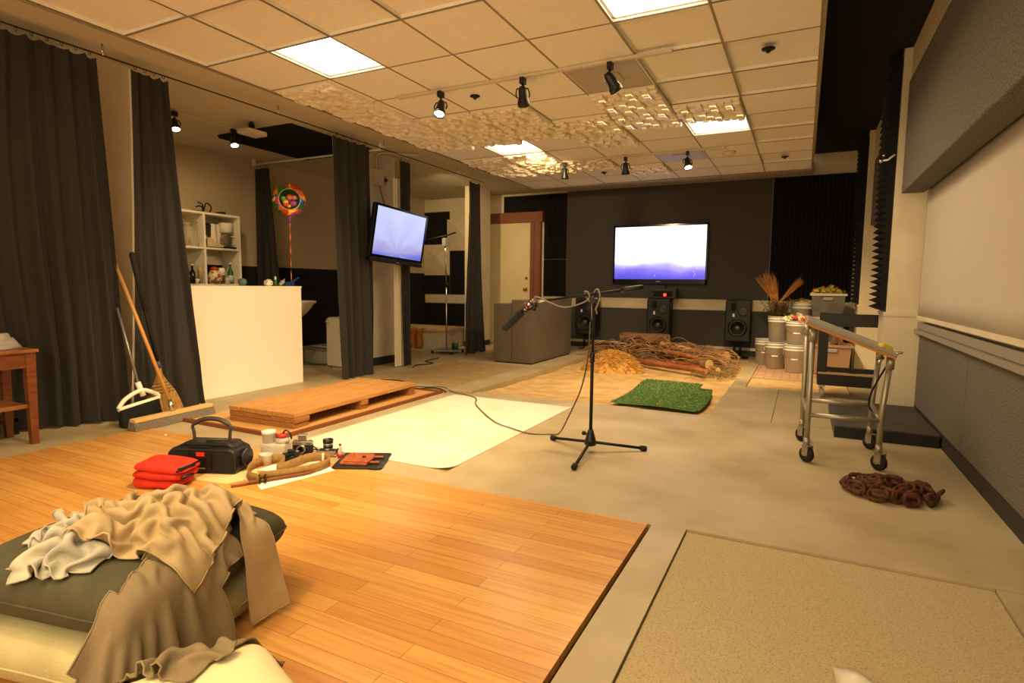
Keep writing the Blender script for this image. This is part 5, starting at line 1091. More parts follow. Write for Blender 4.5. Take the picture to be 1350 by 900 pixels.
# ================================================================ CUSHIONS AND CLOTHES
m_dkcu = mat('dark olive cushion cloth', '4c4935', .85, col2='45422f', scale=14, bump=.2, bscale=160)
m_olcu = mat('pale olive cushion cloth', 'b8b084', .8, col2='aca478', scale=8, bump=.2, bscale=160)
m_yecu = mat('cream yellow cushion cloth', 'e6dcb0', .8)
def cushion_fn(w, d, h, seed, dent=0, pinch=.55):
    def fn(u, v):
        # u around 0..1 over both sides: top sheet v 0..1 ; side s
        a, b = u * 2 - 1, v * 2 - 1
        return a, b
    return fn
def cushion(name, label, c, rz, w, d, z0, h, m, seed, dent=None, seam=True, tiltx=0, tilty=0):
    t = thing(name, label, 'cushion', (c[0], c[1], z0), rz); N = 40
    mb = MB(); idx = {}
    def pt(a, b, s):
        A = 1 - abs(a) ** 2.6; B = 1 - abs(b) ** 2.6
        e = (max(A, 0) * max(B, 0)) ** .34
        rc = 1 - .09 * (a * b) ** 4
        pin = 1 - .05 * (1 - b * b) * abs(a) ** 3; pin2 = 1 - .05 * (1 - a * a) * abs(b) ** 3
        x, y = a * w * pin * rc, b * d * pin2 * rc
        n = .008 * noise.noise((x * 6 + seed, y * 6, s)) + .012 * noise.noise((x * 2.5, y * 2.5 + seed, s * 2)) + .006 * noise.noise(((abs(a) + abs(b)) * 3, (a - b) * 14, seed)) * (1 - e)
        z = h * .45 + s * (h * .55 if s > 0 else h * .45) * e + (n * e ** .5 if s > 0 else 0)
        if dent and s > 0: z -= dent(x, y)
        z += (x * tiltx + y * tilty)
        return (x, y, max(z, .001))
    for s in (1, -1):
        for j in range(N + 1):
            for i in range(N + 1):
                a, b = -1 + 2 * i / N, -1 + 2 * j / N
                a, b = math.copysign(abs(a) ** .8, a), math.copysign(abs(b) ** .8, b)
                k = (i, j, 0 if i in (0, N) or j in (0, N) else s)
                if k not in idx: idx[k] = len(mb.v); mb.v.append(pt(a, b, k[2]) if k[2] else pt(a, b, 1))
        for j in range(N):
            for i in range(N):
                f = [idx.get((p, q, s), idx.get((p, q, 0))) for p, q in ((i, j), (i + 1, j), (i + 1, j + 1), (i, j + 1))]
                mb.f.append(tuple(f if s > 0 else f[::-1])); mb.sm.append(True)
    mb.build('cushion_cover', m, t)
    if seam:
        P = [mb.v[idx[(i, 0, 0)]] for i in range(N)] + [mb.v[idx[(N, j, 0)]] for j in range(N)] + [mb.v[idx[(i, N, 0)]] for i in range(N, 0, -1)] + [mb.v[idx[(0, j, 0)]] for j in range(N, 0, -1)]
        MB().tube(P, .004, 5, closed=True).build('seam_piping', m, t)
    return t
def cushions():
    cushion('floor_cushion', 'pale olive floor cushion at the bottom of the pile', (-2.0, 1.10), math.radians(12), .37, .37, .004, .2, m_olcu, 1)
    cushion('floor_cushion', 'dark olive cushion on top of the pile, under the clothes', (-2.02, 1.14), math.radians(11), .385, .375, .165, .22, m_dkcu, 5)
    cushion('floor_cushion', 'cream yellow cushion in front at the bottom edge of the photo', (-1.26, .82), math.radians(70), .26, .26, .004, .2, m_yecu, 9)
def garment(mask, nu, nv):
    ij = [(i, j) for j in range(nv + 1) for i in range(nu + 1) if any(mask(p, q) for p in (i - 1, i) for q in (j - 1, j) if 0 <= p < nu and 0 <= q < nv)]
    ix = {k: n for n, k in enumerate(ij)}
    f = [(ix[(i, j)], ix[(i + 1, j)], ix[(i + 1, j + 1)], ix[(i, j + 1)]) for j in range(nv) for i in range(nu) if mask(i, j)]
    return {'ij': ij, 'f': f}
def shirt_mask(nu, nv, bw, sl):   # body width in cells, sleeve height in cells
    def m(i, j):
        if abs(i - nu / 2 + .5) < bw / 2: return not (j >= nv - 2 and abs(i - nu / 2 + .5) < bw / 6)
        return nv - sl - 4 <= j < nv - 2
    return m
garments = [
    dict(name='jacket', nu=56, nv=40, mask=shirt_mask(56, 40, 34, 11)),
    dict(name='pale_shirt', nu=44, nv=36, mask=shirt_mask(44, 36, 26, 9)),
    dict(name='khaki_shirt', nu=72, nv=46, mask=shirt_mask(72, 46, 36, 8)),
]

# garment vertices in millimetres, each as the step from the vertex before it
CLOTH = {
    'jacket': [
-1315,851,210,-5,14,-2,-7,15,-1,-5,14,-1,-6,14,-2,-8,12,-2,-6,12,-1,-1,15,-2,16,0,6,9,11,8,1,16,-7,-5,15,1,-8,10,10,-10,14,-2,-9,-4,-14,-10,-7,-9,-1,15,-4,-2,15,-2,-3,15,-4,-5,15,-4,-6,13,-3,-7,10,-8,-6,12,-6,-5,12,-9,-5,12,-11,-1,10,-17,1,9,-16,3,10,-15,4,10,-16,2,10,-16,2,9,-15,1,11,-15,-2,10,-14,-5,11,-11,-7,14,-1,82,-380,205,-5,15,-1,-5,14,-1,-5,14,-2,-8,14,-1,-8,12,-2,-6,15,-2,6,12,9,14,5,9,2,16,-3,3,8,-15,-4,15,-2,-9,8,12,-9,11,9,-8,11,-9,-11,-8,-11,-3,7,-13,-2,15,-3,-3,14,-3,-4,14,-4,-7,12,-3,-6,11,-8,-6,12,-8,-5,12,-9,-4,12,-13,0,8,-16,0,9,-16,5,12,-17,3,9,-16,3,9,-16,1,10,-15,1,9,-14,-3,11,-13,-6,12,-7,-8,14,-1,82,-379,206,-4,15,-2,-5,14,-1,-5,15,-1,-7,12,-2,-9,14,0,1,14,8,10,8,10,1,17,2,3,9,-14,
4,7,-14,-4,15,-3,-7,13,7,-11,3,13,-9,15,4,-6,9,-12,-8,-5,-14,-2,10,-11,-2,14,-3,-5,13,-4,-6,12,-6,-6,12,-7,-5,12,-9,-4,11,-11,-1,10,-15,0,8,-16,3,9,-17,2,10,-15,2,10,-15,2,9,-16,1,9,-14,0,10,-13,-3,12,-11,-9,13,-4,-6,13,0,80,-375,206,-4,15,-1,-5,14,-2,-4,15,-1,-3,10,11,-7,14,-1,3,11,10,-1,16,2,3,12,-11,9,3,-14,-2,13,-8,-4,15,-2,-4,15,-1,-10,8,10,-12,6,10,-8,15,-2,-4,7,-13,-6,-2,-15,0,12,-9,-5,13,-5,-5,12,-7,-5,12,-9,-4,11,-11,-1,9,-13,0,9,-15,-2,9,-14,4,7,-16,5,8,-15,1,10,-16,1,9,-15,0,9,-13,-1,12,-13,-8,13,-7,-12,13,0,-5,14,0,82,-372,206,-5,14,-1,-3,14,-2,-4,16,-2,-3,6,15,-4,13,6,-4,16,2,2,14,-9,11,4,-11,2,9,-11,-5,14,-2,-2,14,-3,-4,16,-2,-6,13,0,-12,6,9,-12,9,4,-8,15,-5,-2,8,-14,0,-2,-17,-3,14,-6,
-5,12,-9,-3,11,-11,-1,9,-13,-7,12,-10,-2,11,-12,2,7,-15,6,2,-17,5,7,-15,3,8,-15,2,8,-16,-2,11,-13,-4,13,-10,-10,14,-1,-8,12,3,-7,13,5,82,-373,198,-7,14,-2,-3,15,-1,-3,14,-2,-4,10,13,-5,15,2,0,15,-4,9,9,-9,1,11,-9,-1,15,-2,0,13,10,-3,15,-3,-5,6,-14,-5,13,-4,-6,14,-1,-13,7,5,-11,9,-3,-7,13,-8,-2,9,-12,2,6,-14,-2,10,-12,-1,9,-13,1,9,-12,1,9,-12,-12,10,-9,-4,12,-11,5,8,-14,6,0,-16,4,5,-16,1,8,-15,-2,11,-12,-5,14,-4,-2,13,11,-2,14,7,-3,14,4,72,-370,197,-10,11,-5,-7,11,-8,-3,13,-7,-1,15,-1,1,14,0,4,14,-4,-3,14,-2,-4,14,-3,1,15,1,0,10,13,-3,16,-1,-4,1,-15,-3,9,-10,-5,12,-4,-4,13,-5,-6,12,-5,-7,9,-8,-8,9,-10,-3,10,-12,0,9,-13,0,8,-13,-1,9,-12,4,8,-13,-2,12,-10,-14,5,-8,-5,13,-8,6,10,-10,4,1,-15,0,8,-14,
-3,9,-12,-4,16,-7,-2,12,12,-3,11,10,-1,13,9,87,-359,205,-8,12,-6,-10,10,-7,-12,6,-8,-6,11,-10,0,15,-8,1,14,-3,-1,15,-3,-2,16,-2,0,16,4,0,11,11,-4,16,1,-3,5,-14,-1,-4,-15,-4,14,-5,-5,13,-6,-6,12,-7,-6,11,-10,-3,9,-13,-1,9,-14,-8,11,-10,-3,11,-11,4,8,-14,8,2,-15,5,11,-11,-5,12,-9,-14,4,-7,-8,13,-4,3,15,-3,7,12,-8,-3,8,-12,-10,5,-13,4,18,-4,-2,13,11,-8,9,10,88,-366,225,-5,14,-3,-7,13,-6,-7,12,-8,-8,9,-10,-7,9,-10,-3,13,-8,0,16,-2,5,15,4,-3,14,3,-6,15,1,-5,14,-4,-2,9,-13,-2,-6,-15,1,10,-10,-5,14,-7,-5,11,-10,-3,11,-13,-1,9,-14,1,9,-14,0,9,-12,-12,9,-10,-3,13,-10,8,8,-13,10,1,-15,5,13,-11,-7,13,-6,-14,8,-6,-8,13,-1,-3,15,5,2,15,-2,-3,11,-10,-6,6,-15,4,15,-1,-1,15,6,77,-382,232,-7,13,2,-7,14,0,-5,15,-2,-5,13,-6,
-3,12,-8,-4,12,-9,2,14,0,-2,14,-2,-6,13,-5,-5,12,-7,-4,14,-6,-6,12,-9,1,8,-13,3,-3,-17,-4,13,-9,-1,10,-12,-1,10,-14,0,9,-14,0,9,-14,2,8,-13,-2,12,-11,-12,7,-9,-1,14,-9,9,7,-13,8,3,-14,2,15,-9,-5,16,-4,-8,14,-1,-11,13,0,-13,6,7,-5,15,2,-1,15,-6,0,8,-13,-1,15,0,94,-380,222,-12,10,2,-11,11,2,-11,12,3,-7,14,1,-4,16,-1,-2,15,-4,-1,14,-7,2,6,-14,5,11,-10,-2,15,-6,-7,13,-7,-10,10,-7,-7,11,-10,0,11,-14,6,1,-17,0,11,-12,1,9,-13,-9,12,-12,0,10,-13,8,2,-16,4,10,-12,-4,12,-10,-12,8,-7,1,15,-8,7,4,-14,3,11,-12,-3,15,-4,-7,14,0,-10,12,0,-9,13,1,-9,11,5,-8,13,5,1,11,-11,-3,16,0,109,-376,206,-6,14,4,-10,12,3,-14,8,1,-13,9,0,-10,13,2,-7,16,1,-2,16,-3,4,13,-12,6,0,-17,10,12,-10,-5,13,-7,-7,13,-8,-6,11,-12,-15,11,-9,
1,11,-14,6,1,-17,4,12,-14,1,9,-13,-12,8,-11,2,11,-13,8,2,-15,4,10,-12,-6,13,-8,-12,10,-3,0,14,-6,3,8,-13,-4,13,0,-6,12,0,-9,10,0,-8,11,0,-6,12,0,-8,15,0,-4,15,0,-3,15,0,110,-378,201,-4,16,-2,-1,14,-1,-4,15,3,-9,13,4,-12,10,-1,-14,9,-3,-10,12,-2,-4,17,-3,8,10,-14,9,0,-14,-4,13,-8,-5,12,-10,-3,10,-14,-10,9,-12,-8,12,-10,4,10,-14,8,1,-17,7,10,-15,-5,7,-13,-9,9,-10,3,10,-13,6,6,-14,-2,12,-10,-6,13,-6,-9,13,-2,-5,13,0,0,9,12,-5,15,1,-12,4,-10,-9,12,-3,-6,14,0,-6,14,0,-5,15,0,-3,16,0,110,-378,207,-4,13,-7,-1,15,-5,0,14,-3,-1,14,-2,-3,16,0,-9,15,1,-12,10,-4,-16,6,-5,-2,16,-7,11,-1,-17,-4,12,-9,-1,10,-13,0,10,-14,0,10,-13,-14,7,-9,-7,13,-10,5,10,-14,6,-1,-16,2,3,-16,-2,10,-13,-4,11,-10,1,10,-12,-3,14,-8,-7,15,-1,
-9,12,0,-5,14,0,-1,8,13,-1,13,9,-6,15,-5,-15,3,-7,-10,12,-6,-6,15,-3,-4,15,-1,-3,15,0,118,-368,221,-4,13,-7,-7,10,-10,-3,11,-9,-1,12,-9,2,12,-3,-3,13,-3,-4,14,-5,-9,15,-7,-19,7,-5,0,12,-11,7,0,-17,0,10,-13,1,10,-13,1,10,-13,-4,11,-12,-13,5,-8,-7,13,-8,2,10,-13,2,-3,-16,1,4,-15,-2,11,-12,-2,14,-8,-5,14,-3,-8,13,-1,-8,14,0,-5,15,2,-2,13,8,0,8,14,0,16,5,-7,13,-6,-14,6,-4,-10,12,-5,-6,14,-3,-5,14,-2,118,-364,220,-2,14,-5,-3,14,-7,-4,12,-9,-3,11,-10,-4,4,-14,1,9,-10,-3,14,-5,-5,12,-8,-4,11,-11,-15,9,-10,-1,12,-12,5,4,-16,6,4,-16,3,11,-13,1,9,-13,-8,11,-10,-15,6,-5,-9,12,-5,0,9,-13,0,-2,-16,-2,11,-10,-1,16,0,1,14,3,-11,11,-3,-9,12,-2,-6,14,1,-4,15,5,0,13,8,2,10,11,1,17,3,-7,13,-4,-13,9,-3,-9,12,-3,-6,13,-3,
110,-370,199,-3,15,-4,-4,14,-4,-4,14,-6,-4,14,-9,-1,11,-11,-2,8,-13,2,2,-15,-3,12,-10,-1,10,-13,0,11,-13,-15,7,-11,-2,12,-12,7,4,-16,9,3,-15,3,9,-14,-6,12,-12,-14,9,-6,-13,7,-1,-9,11,-3,-3,6,-15,-1,15,-2,8,11,7,2,15,4,-8,13,-2,-13,8,-2,-9,12,-1,-6,14,3,-2,15,4,1,14,7,4,12,9,0,16,1,-8,13,-2,-11,11,-2,-8,12,-3,117,-375,166,-5,14,-3,-7,13,-4,-7,13,-5,-6,12,-7,-6,13,-9,-4,12,-10,0,11,-12,6,2,-18,1,9,-14,1,10,-13,-4,8,-14,-13,6,-9,1,11,-13,9,0,-14,2,9,-14,-8,11,-9,-14,6,-5,-13,9,-2,-10,12,-1,-5,15,-3,5,14,4,11,9,7,3,15,4,-6,14,0,-13,8,-2,-12,10,-1,-7,13,2,-3,15,4,0,14,5,4,14,7,2,15,4,-5,15,0,-8,12,-1,-9,12,-1,122,-379,132,-2,15,-3,-4,14,-4,-6,14,-4,-5,11,-8,-7,11,-8,-7,11,-12,-16,9,-7,0,13,-12,5,3,-17,
5,4,-16,-1,3,-15,-6,9,-11,-6,9,-9,1,7,-14,-1,14,-3,-3,15,2,-15,1,-4,-14,6,-4,-9,13,-2,-1,16,2,6,14,4,10,9,7,5,14,4,-5,15,1,-12,9,-1,-13,8,-1,-8,13,1,-4,14,4,0,15,4,3,14,6,2,15,5,-2,15,2,-6,14,0,-8,12,-1,109,-383,109,-1,15,-3,-4,14,-5,-4,13,-5,-6,12,-8,-5,11,-11,-3,10,-12,-5,11,-13,-13,8,-7,0,14,-10,3,7,-14,-2,-5,-16,-4,4,-15,-5,12,-10,-1,15,-3,8,12,8,-1,16,2,-14,7,-4,-16,-1,-2,-11,11,-2,-1,16,1,6,13,5,12,9,6,6,13,5,-4,16,2,-11,10,-1,-14,6,-1,-9,12,1,-4,15,3,0,14,5,1,15,5,2,14,4,-1,15,3,-4,15,1,-6,13,1,95,-382,93,-1,15,-5,-4,14,-7,0,11,-12,-5,11,-9,-1,10,-14,-1,9,-14,0,9,-13,-7,12,-9,-12,8,-5,-7,13,-6,-1,8,-13,-6,-3,-15,-3,14,-6,5,14,6,11,7,9,0,16,2,-12,10,-1,-16,-1,-2,-13,9,-2,
-3,16,1,7,13,4,11,8,7,7,13,5,-2,15,2,-11,11,0,-14,6,-1,-10,11,1,-3,14,3,0,15,4,0,15,4,1,14,5,0,15,3,-3,15,3,-4,13,1,92,-383,61,-2,15,-4,-4,13,-7,-4,12,-9,-2,10,-12,0,9,-14,0,9,-14,1,8,-14,-4,11,-10,-9,12,-8,-13,7,-4,-11,8,-1,-8,9,-7,2,15,3,11,8,7,11,8,8,1,15,4,-11,12,-1,-16,1,-1,-13,7,-2,-5,15,1,5,14,4,12,7,7,9,12,5,-2,15,3,-10,11,0,-15,6,-1,-10,11,1,-3,14,3,1,15,4,-1,14,4,-1,15,4,0,14,4,-2,15,3,-2,13,3,84,-382,33,-3,14,-6,-2,13,-7,-1,11,-11,0,9,-12,0,8,-14,-1,7,-14,-2,8,-12,-5,11,-10,-11,10,-2,-14,7,1,-12,12,3,-4,15,2,5,14,4,12,7,8,11,8,7,2,15,5,-9,13,1,-15,2,-2,-14,6,0,-6,15,1,4,14,3,12,8,6,9,11,5,-1,15,4,-10,11,0,-14,5,0,-11,10,0,-3,15,3,2,14,4,
-2,14,4,-2,15,4,-1,14,4,0,14,5,-1,14,3,74,-381,2,-6,15,0,0,13,-9,3,6,-14,4,9,-14,0,7,-13,-4,5,-15,-9,12,-6,-6,12,0,0,12,10,-11,10,1,-12,9,3,-5,15,2,2,15,4,12,8,7,12,6,8,4,14,5,-8,14,2,-14,4,0,-14,6,-1,-8,13,2,3,15,3,11,9,5,10,9,6,1,16,3,-11,11,1,-14,4,0,-11,10,0,-2,15,3,4,14,4,-3,14,4,-5,13,3,-1,14,5,0,15,6,0,12,4,64,-374,-31,-7,13,2,-1,17,-3,6,12,-10,2,0,-16,0,3,-14,-6,7,-12,-10,11,-4,-4,16,5,7,6,15,3,15,5,-10,12,2,-12,9,4,-3,15,4,9,11,6,13,4,8,7,13,6,-6,14,3,-14,6,0,-14,5,0,-8,13,2,1,15,3,9,10,5,12,8,6,1,15,3,-10,11,1,-15,4,0,-11,10,1,-1,15,3,6,13,4,-3,14,3,-8,12,3,-2,14,5,-1,14,6,2,12,9,137,-488,-16,-5,15,2,-6,15,0,-8,14,5,-11,10,5,
-7,15,-4,3,6,-14,-5,14,-3,-6,14,-5,-7,11,-8,-4,13,-10,-3,8,-14,-16,2,-7,-8,12,-3,-2,16,-2,10,12,-7,8,5,-12,-6,8,-10,-17,-4,8,-11,11,1,5,13,9,11,6,12,0,16,4,-12,8,5,-10,11,4,5,14,6,13,4,8,9,11,7,-3,15,4,-14,7,1,-14,5,0,-6,13,2,-1,14,3,6,12,4,11,8,6,3,14,4,-10,11,1,-15,3,0,-10,11,1,0,14,3,7,12,4,-3,14,3,-11,10,2,-3,13,5,-1,13,7,1,13,9,4,8,13,8,6,16,-5,13,9,-16,0,1,-9,10,3,-5,14,5,11,10,8,-1,15,4,-10,10,-5,-11,9,-3,-2,16,1,165,-597,-93,-5,14,1,-5,15,1,-5,15,-1,-12,9,7,-9,13,0,0,9,-13,-2,13,-6,-5,12,-6,-5,12,-9,-2,10,-12,0,9,-15,0,14,-8,-8,12,-4,-9,11,-5,-2,12,-8,-2,14,2,10,7,11,-13,2,5,-15,-4,6,-3,16,5,10,7,10,10,10,8,-6,13,5,-14,7,5,-2,14,6,11,8,8,11,7,7,
0,15,5,-12,9,2,-15,4,0,-5,14,2,-1,13,3,1,14,3,11,7,6,4,14,5,-10,11,2,-14,3,-1,-8,11,2,0,13,3,9,11,4,-5,14,2,-13,5,1,-1,13,5,-4,14,6,-1,12,8,2,10,11,8,5,13,3,12,11,-13,9,3,-15,4,1,-4,13,5,6,12,7,-2,15,3,-12,9,-5,-3,14,1,-3,14,0,155,-600,-114,-5,15,2,-4,14,0,-6,15,-1,-5,14,-2,-14,8,5,-5,14,-5,3,9,-12,-4,12,-9,-1,10,-11,0,10,-12,-1,9,-13,4,14,-11,-7,15,-6,-15,10,-3,-10,13,6,3,11,13,14,-1,11,-1,13,10,-15,2,6,-10,8,6,3,14,8,12,5,10,2,14,6,-12,7,6,-7,11,6,5,13,6,11,6,9,3,14,6,-11,10,2,-14,4,1,-4,14,2,-1,13,2,-3,13,3,9,9,6,6,12,5,-9,11,2,-16,4,0,-3,11,2,-1,13,4,8,10,3,-6,12,2,-10,8,1,0,12,4,-7,10,5,-2,10,8,0,10,9,2,12,9,7,7,12,-7,14,5,-17,2,1,
-3,12,4,-3,13,3,-3,12,2,-3,14,1,-2,14,0,-3,14,1,144,-601,-136,-5,13,2,-4,14,0,-5,14,-1,-4,14,-4,-5,12,-3,-11,12,-2,2,10,-11,-1,10,-10,0,10,-11,1,9,-12,0,9,-13,-1,14,-9,-11,13,2,-12,8,8,-6,12,10,1,13,12,10,4,12,9,7,13,-6,13,7,-15,3,7,-4,13,8,9,9,9,8,10,9,-7,11,6,-12,8,5,1,14,7,10,7,9,4,12,7,-8,11,3,-14,6,1,-2,13,2,-1,12,3,-5,11,2,4,12,4,7,11,7,-8,11,2,-12,6,1,-2,10,3,0,12,3,3,11,3,-11,9,-1,-1,11,3,-1,11,5,-6,10,4,-3,10,8,-3,9,7,-4,11,6,8,8,10,0,14,7,-18,2,1,-3,13,4,-4,13,3,-4,12,1,-2,14,1,-3,14,1,-3,14,0,137,-602,-159,-5,14,2,-4,14,0,-4,14,-2,-4,13,-4,-4,12,-5,-5,11,-7,0,11,-9,1,10,-11,1,10,-11,-1,9,-11,-5,12,-10,-7,14,3,2,5,16,-1,12,9,-8,10,9,-8,10,10,
3,13,11,9,3,14,5,11,11,-10,10,8,-10,8,7,3,13,9,10,6,10,-3,14,7,-12,8,6,-1,11,7,5,10,8,4,10,8,-4,13,4,-13,8,2,0,11,3,-1,12,3,-5,11,1,-2,10,3,6,12,6,-9,9,2,-5,9,3,-3,10,5,-2,11,2,-3,10,1,-3,11,1,-2,11,1,-3,11,4,-4,10,4,-3,9,8,-4,9,7,-4,10,5,-2,12,4,10,9,9,-7,13,2,-18,2,3,-4,13,2,-3,13,0,-3,14,1,-4,14,0,-3,14,0,134,-601,-180,-5,14,2,-3,14,-1,-4,13,-3,-4,13,-5,-1,12,-7,0,11,-9,0,11,-9,1,10,-10,1,10,-11,-9,12,-6,-9,13,0,-6,14,8,2,6,15,6,2,16,4,11,12,-5,12,11,-9,9,11,2,12,12,8,6,14,0,12,10,-12,9,7,-1,11,9,7,9,10,2,11,9,-10,10,7,0,10,8,-1,11,7,-1,11,7,0,11,6,-8,10,3,-2,11,3,-2,11,3,-3,11,1,-3,11,2,-3,10,3,-3,10,4,-3,10,5,-3,9,4,-3,11,2,
-2,10,1,-2,12,0,-3,11,1,-3,10,2,-3,10,5,-5,8,7,-6,9,7,-5,10,3,-4,12,2,7,10,5,4,12,8,-5,14,0,-9,11,2,-16,4,-1,-7,12,-3,-4,14,0,-3,14,-1,134,-599,-198,-5,14,0,-3,14,-2,-2,13,-5,-1,13,-5,-6,13,-4,6,9,-12,2,10,-10,-1,11,-9,-6,12,-4,-10,10,4,-7,11,7,-5,13,9,0,13,12,5,6,15,7,0,17,5,10,14,-2,12,13,-7,10,12,-1,11,12,6,9,13,-7,11,9,-1,11,10,0,10,9,4,10,10,-5,11,8,-3,10,8,-2,11,8,-4,10,6,-2,11,5,-3,11,5,-2,11,4,-3,11,1,-2,11,1,-2,11,2,-5,11,3,-2,10,4,-5,8,7,-5,10,2,-3,11,2,-2,10,0,-1,11,-1,-2,12,1,-4,11,1,6,12,6,-18,1,3,-6,10,4,-5,11,2,-4,13,0,2,14,-1,5,8,12,1,13,7,-2,15,3,-9,13,-2,-15,5,-2,-10,11,-4,-7,12,-5,137,-598,-220,-2,14,-1,-1,14,-3,-1,13,-5,0,13,-5,-13,11,0,
3,13,-8,4,5,-15,-2,15,-6,-8,7,12,0,8,13,-1,12,8,-5,13,8,-8,11,10,0,12,13,5,8,15,7,2,17,5,7,16,0,12,14,-4,12,14,-1,10,12,0,11,12,0,11,10,-2,11,10,-2,11,9,-3,10,9,-2,11,9,-4,10,6,-3,11,6,-3,11,8,-4,11,3,-3,10,4,-3,12,1,-2,11,0,-3,11,2,-4,10,1,-5,10,3,-7,8,5,-5,10,2,7,13,5,-11,8,-5,-1,11,0,-2,12,0,-3,14,0,11,7,11,-5,15,3,-17,-2,1,-13,8,-4,-3,14,0,0,14,-2,3,14,3,0,12,9,-1,11,10,-1,14,6,-6,15,-3,-6,13,-4,-7,12,-5,125,-609,-251,0,14,-2,-1,14,-4,0,14,-4,-2,14,-3,-14,8,1,-4,15,-1,3,10,-13,-2,16,-4,-5,11,12,-4,-2,17,2,6,15,3,10,13,-1,12,11,-4,11,12,-2,12,14,3,10,15,5,5,18,4,7,17,4,10,17,0,12,14,-2,12,13,-3,11,10,-2,12,10,-3,10,10,-4,11,8,-4,11,8,-5,11,6,-5,10,5,
-4,11,4,-6,10,3,-3,11,3,-2,12,1,5,12,4,-10,10,-3,-4,12,1,10,7,9,-1,14,4,-14,5,0,-3,15,2,-12,5,-8,-2,12,0,-1,13,-1,-2,14,0,7,9,9,3,9,12,-9,14,0,-16,-1,-3,-12,9,-6,-1,13,-5,2,17,-2,-1,15,3,-1,11,10,-1,9,13,-4,15,5,-4,15,-2,-5,15,-3,132,-611,-283,0,14,-2,-1,14,-4,-2,14,-3,-4,14,-3,-12,10,2,-11,11,3,-1,15,-2,-3,15,-2,-4,12,10,-1,6,16,0,1,17,1,3,17,4,6,16,3,10,15,1,11,14,-1,12,15,1,11,17,5,3,19,5,8,19,2,13,17,-2,14,13,-3,12,12,-5,12,9,-5,11,9,-5,11,6,-6,12,6,-6,10,4,-5,12,4,6,9,10,-12,10,-1,-9,12,-1,10,11,8,-5,13,-2,-9,10,-5,-4,13,1,9,6,11,6,11,10,-8,13,0,-14,4,-7,-12,8,-7,-3,15,0,7,15,5,-9,11,-8,2,15,2,2,3,15,0,10,12,-8,14,-2,-14,3,-6,-1,16,-4,-8,7,-12,-3,14,-1,
-1,12,10,0,9,13,-5,15,1,-4,15,-4,-4,14,-3,145,-607,-297,-1,14,-2,-3,14,-3,-4,14,-2,-7,14,-1,-9,13,1,-9,12,2,-9,13,3,-7,12,9,-3,10,13,-2,10,15,1,7,16,3,5,17,3,3,18,3,4,18,5,7,18,4,9,17,1,11,17,1,11,19,4,5,20,2,11,19,-2,14,14,-5,14,11,-6,13,8,-6,12,6,-5,11,6,1,11,10,-13,10,-2,-5,14,3,6,5,12,0,14,6,-10,10,-2,0,15,3,-9,5,-13,-5,14,2,-4,14,0,7,9,11,8,4,13,-4,15,4,-12,6,-7,-11,9,-6,2,16,2,-4,15,-1,-8,6,-13,-3,16,0,1,12,9,0,1,16,-2,13,9,-7,14,-3,-10,7,-11,-5,-1,-16,-5,15,-1,1,11,13,-5,15,2,3,14,-9,-2,14,-5,-5,15,-3,149,-605,-299,-2,15,-2,-5,15,-2,-7,14,0,-9,12,1,-10,12,3,-12,12,5,-9,11,10,-5,10,14,-3,11,14,-2,10,15,0,11,15,2,10,16,3,7,18,4,6,18,4,4,19,5,5,19,4,7,19,
2,10,20,2,8,21,1,9,20,-3,15,13,-5,14,9,-7,13,7,-6,12,6,-5,13,5,3,7,14,-9,13,0,-10,12,-4,1,13,5,4,4,15,-2,15,5,-8,13,-5,-7,3,-15,-6,15,2,-4,15,1,6,8,12,8,2,13,-3,14,7,-8,13,-4,-7,11,-4,-6,13,-4,-6,10,-6,-5,8,-12,-5,14,0,-1,16,3,1,3,15,-1,7,15,-6,15,1,-9,5,-13,-4,-2,-15,-5,13,-5,-3,15,8,2,14,-9,-1,14,-1,-4,16,0,-4,14,1,161,-601,-319,-5,15,-1,-7,14,-1,-10,13,1,-12,10,5,-11,10,8,-11,10,10,-7,10,14,-3,10,15,-3,11,16,-2,11,15,-2,12,15,0,12,16,2,11,16,4,9,18,4,8,18,5,7,19,5,7,20,2,3,22,2,6,21,0,10,19,-4,14,13,-5,15,8,-6,12,7,-6,12,6,-6,13,4,3,5,16,-7,14,1,-10,10,-8,-2,15,5,4,5,15,-1,13,8,-7,12,-8,-8,4,-14,-4,16,1,-5,14,4,10,3,12,5,6,14,-6,15,2,-8,12,-3,-7,13,-5,
-2,7,-14,-6,12,-7,-7,13,0,-6,13,0,-3,15,0,1,9,12,0,1,17,-5,14,6,-8,10,-11,-6,-4,-15,-5,11,-8,-1,15,-1,0,15,-1,-2,15,-1,-3,15,0,-3,14,1,173,-598,-338,-8,13,0,-11,13,2,-12,10,5,-12,8,9,-10,8,12,-8,9,15,-4,10,16,-4,11,15,-3,11,16,-3,13,18,-2,12,15,-1,13,15,0,11,16,2,11,17,3,9,18,5,8,18,6,6,20,1,5,22,1,7,20,-1,10,20,-4,14,10,-4,13,8,-6,12,7,-7,11,6,-6,13,5,3,4,15,-6,13,4,-10,12,-8,-3,15,3,5,5,15,-2,13,8,-7,12,-8,-7,4,-15,-5,16,1,-1,9,10,13,1,10,-3,13,10,-5,13,-7,-6,12,-5,-8,12,-2,-3,10,-13,-7,14,0,-5,13,5,-7,12,-5,-4,15,0,1,13,8,0,-3,17,-4,12,9,-8,12,-7,-6,-1,-16,-5,10,-11,-2,16,-1,-1,15,-1,-1,14,0,1,14,8,-5,11,-8,104,-482,-206,-1,11,14,-1,11,15,0,11,16,1,11,17,3,10,17,5,10,19,
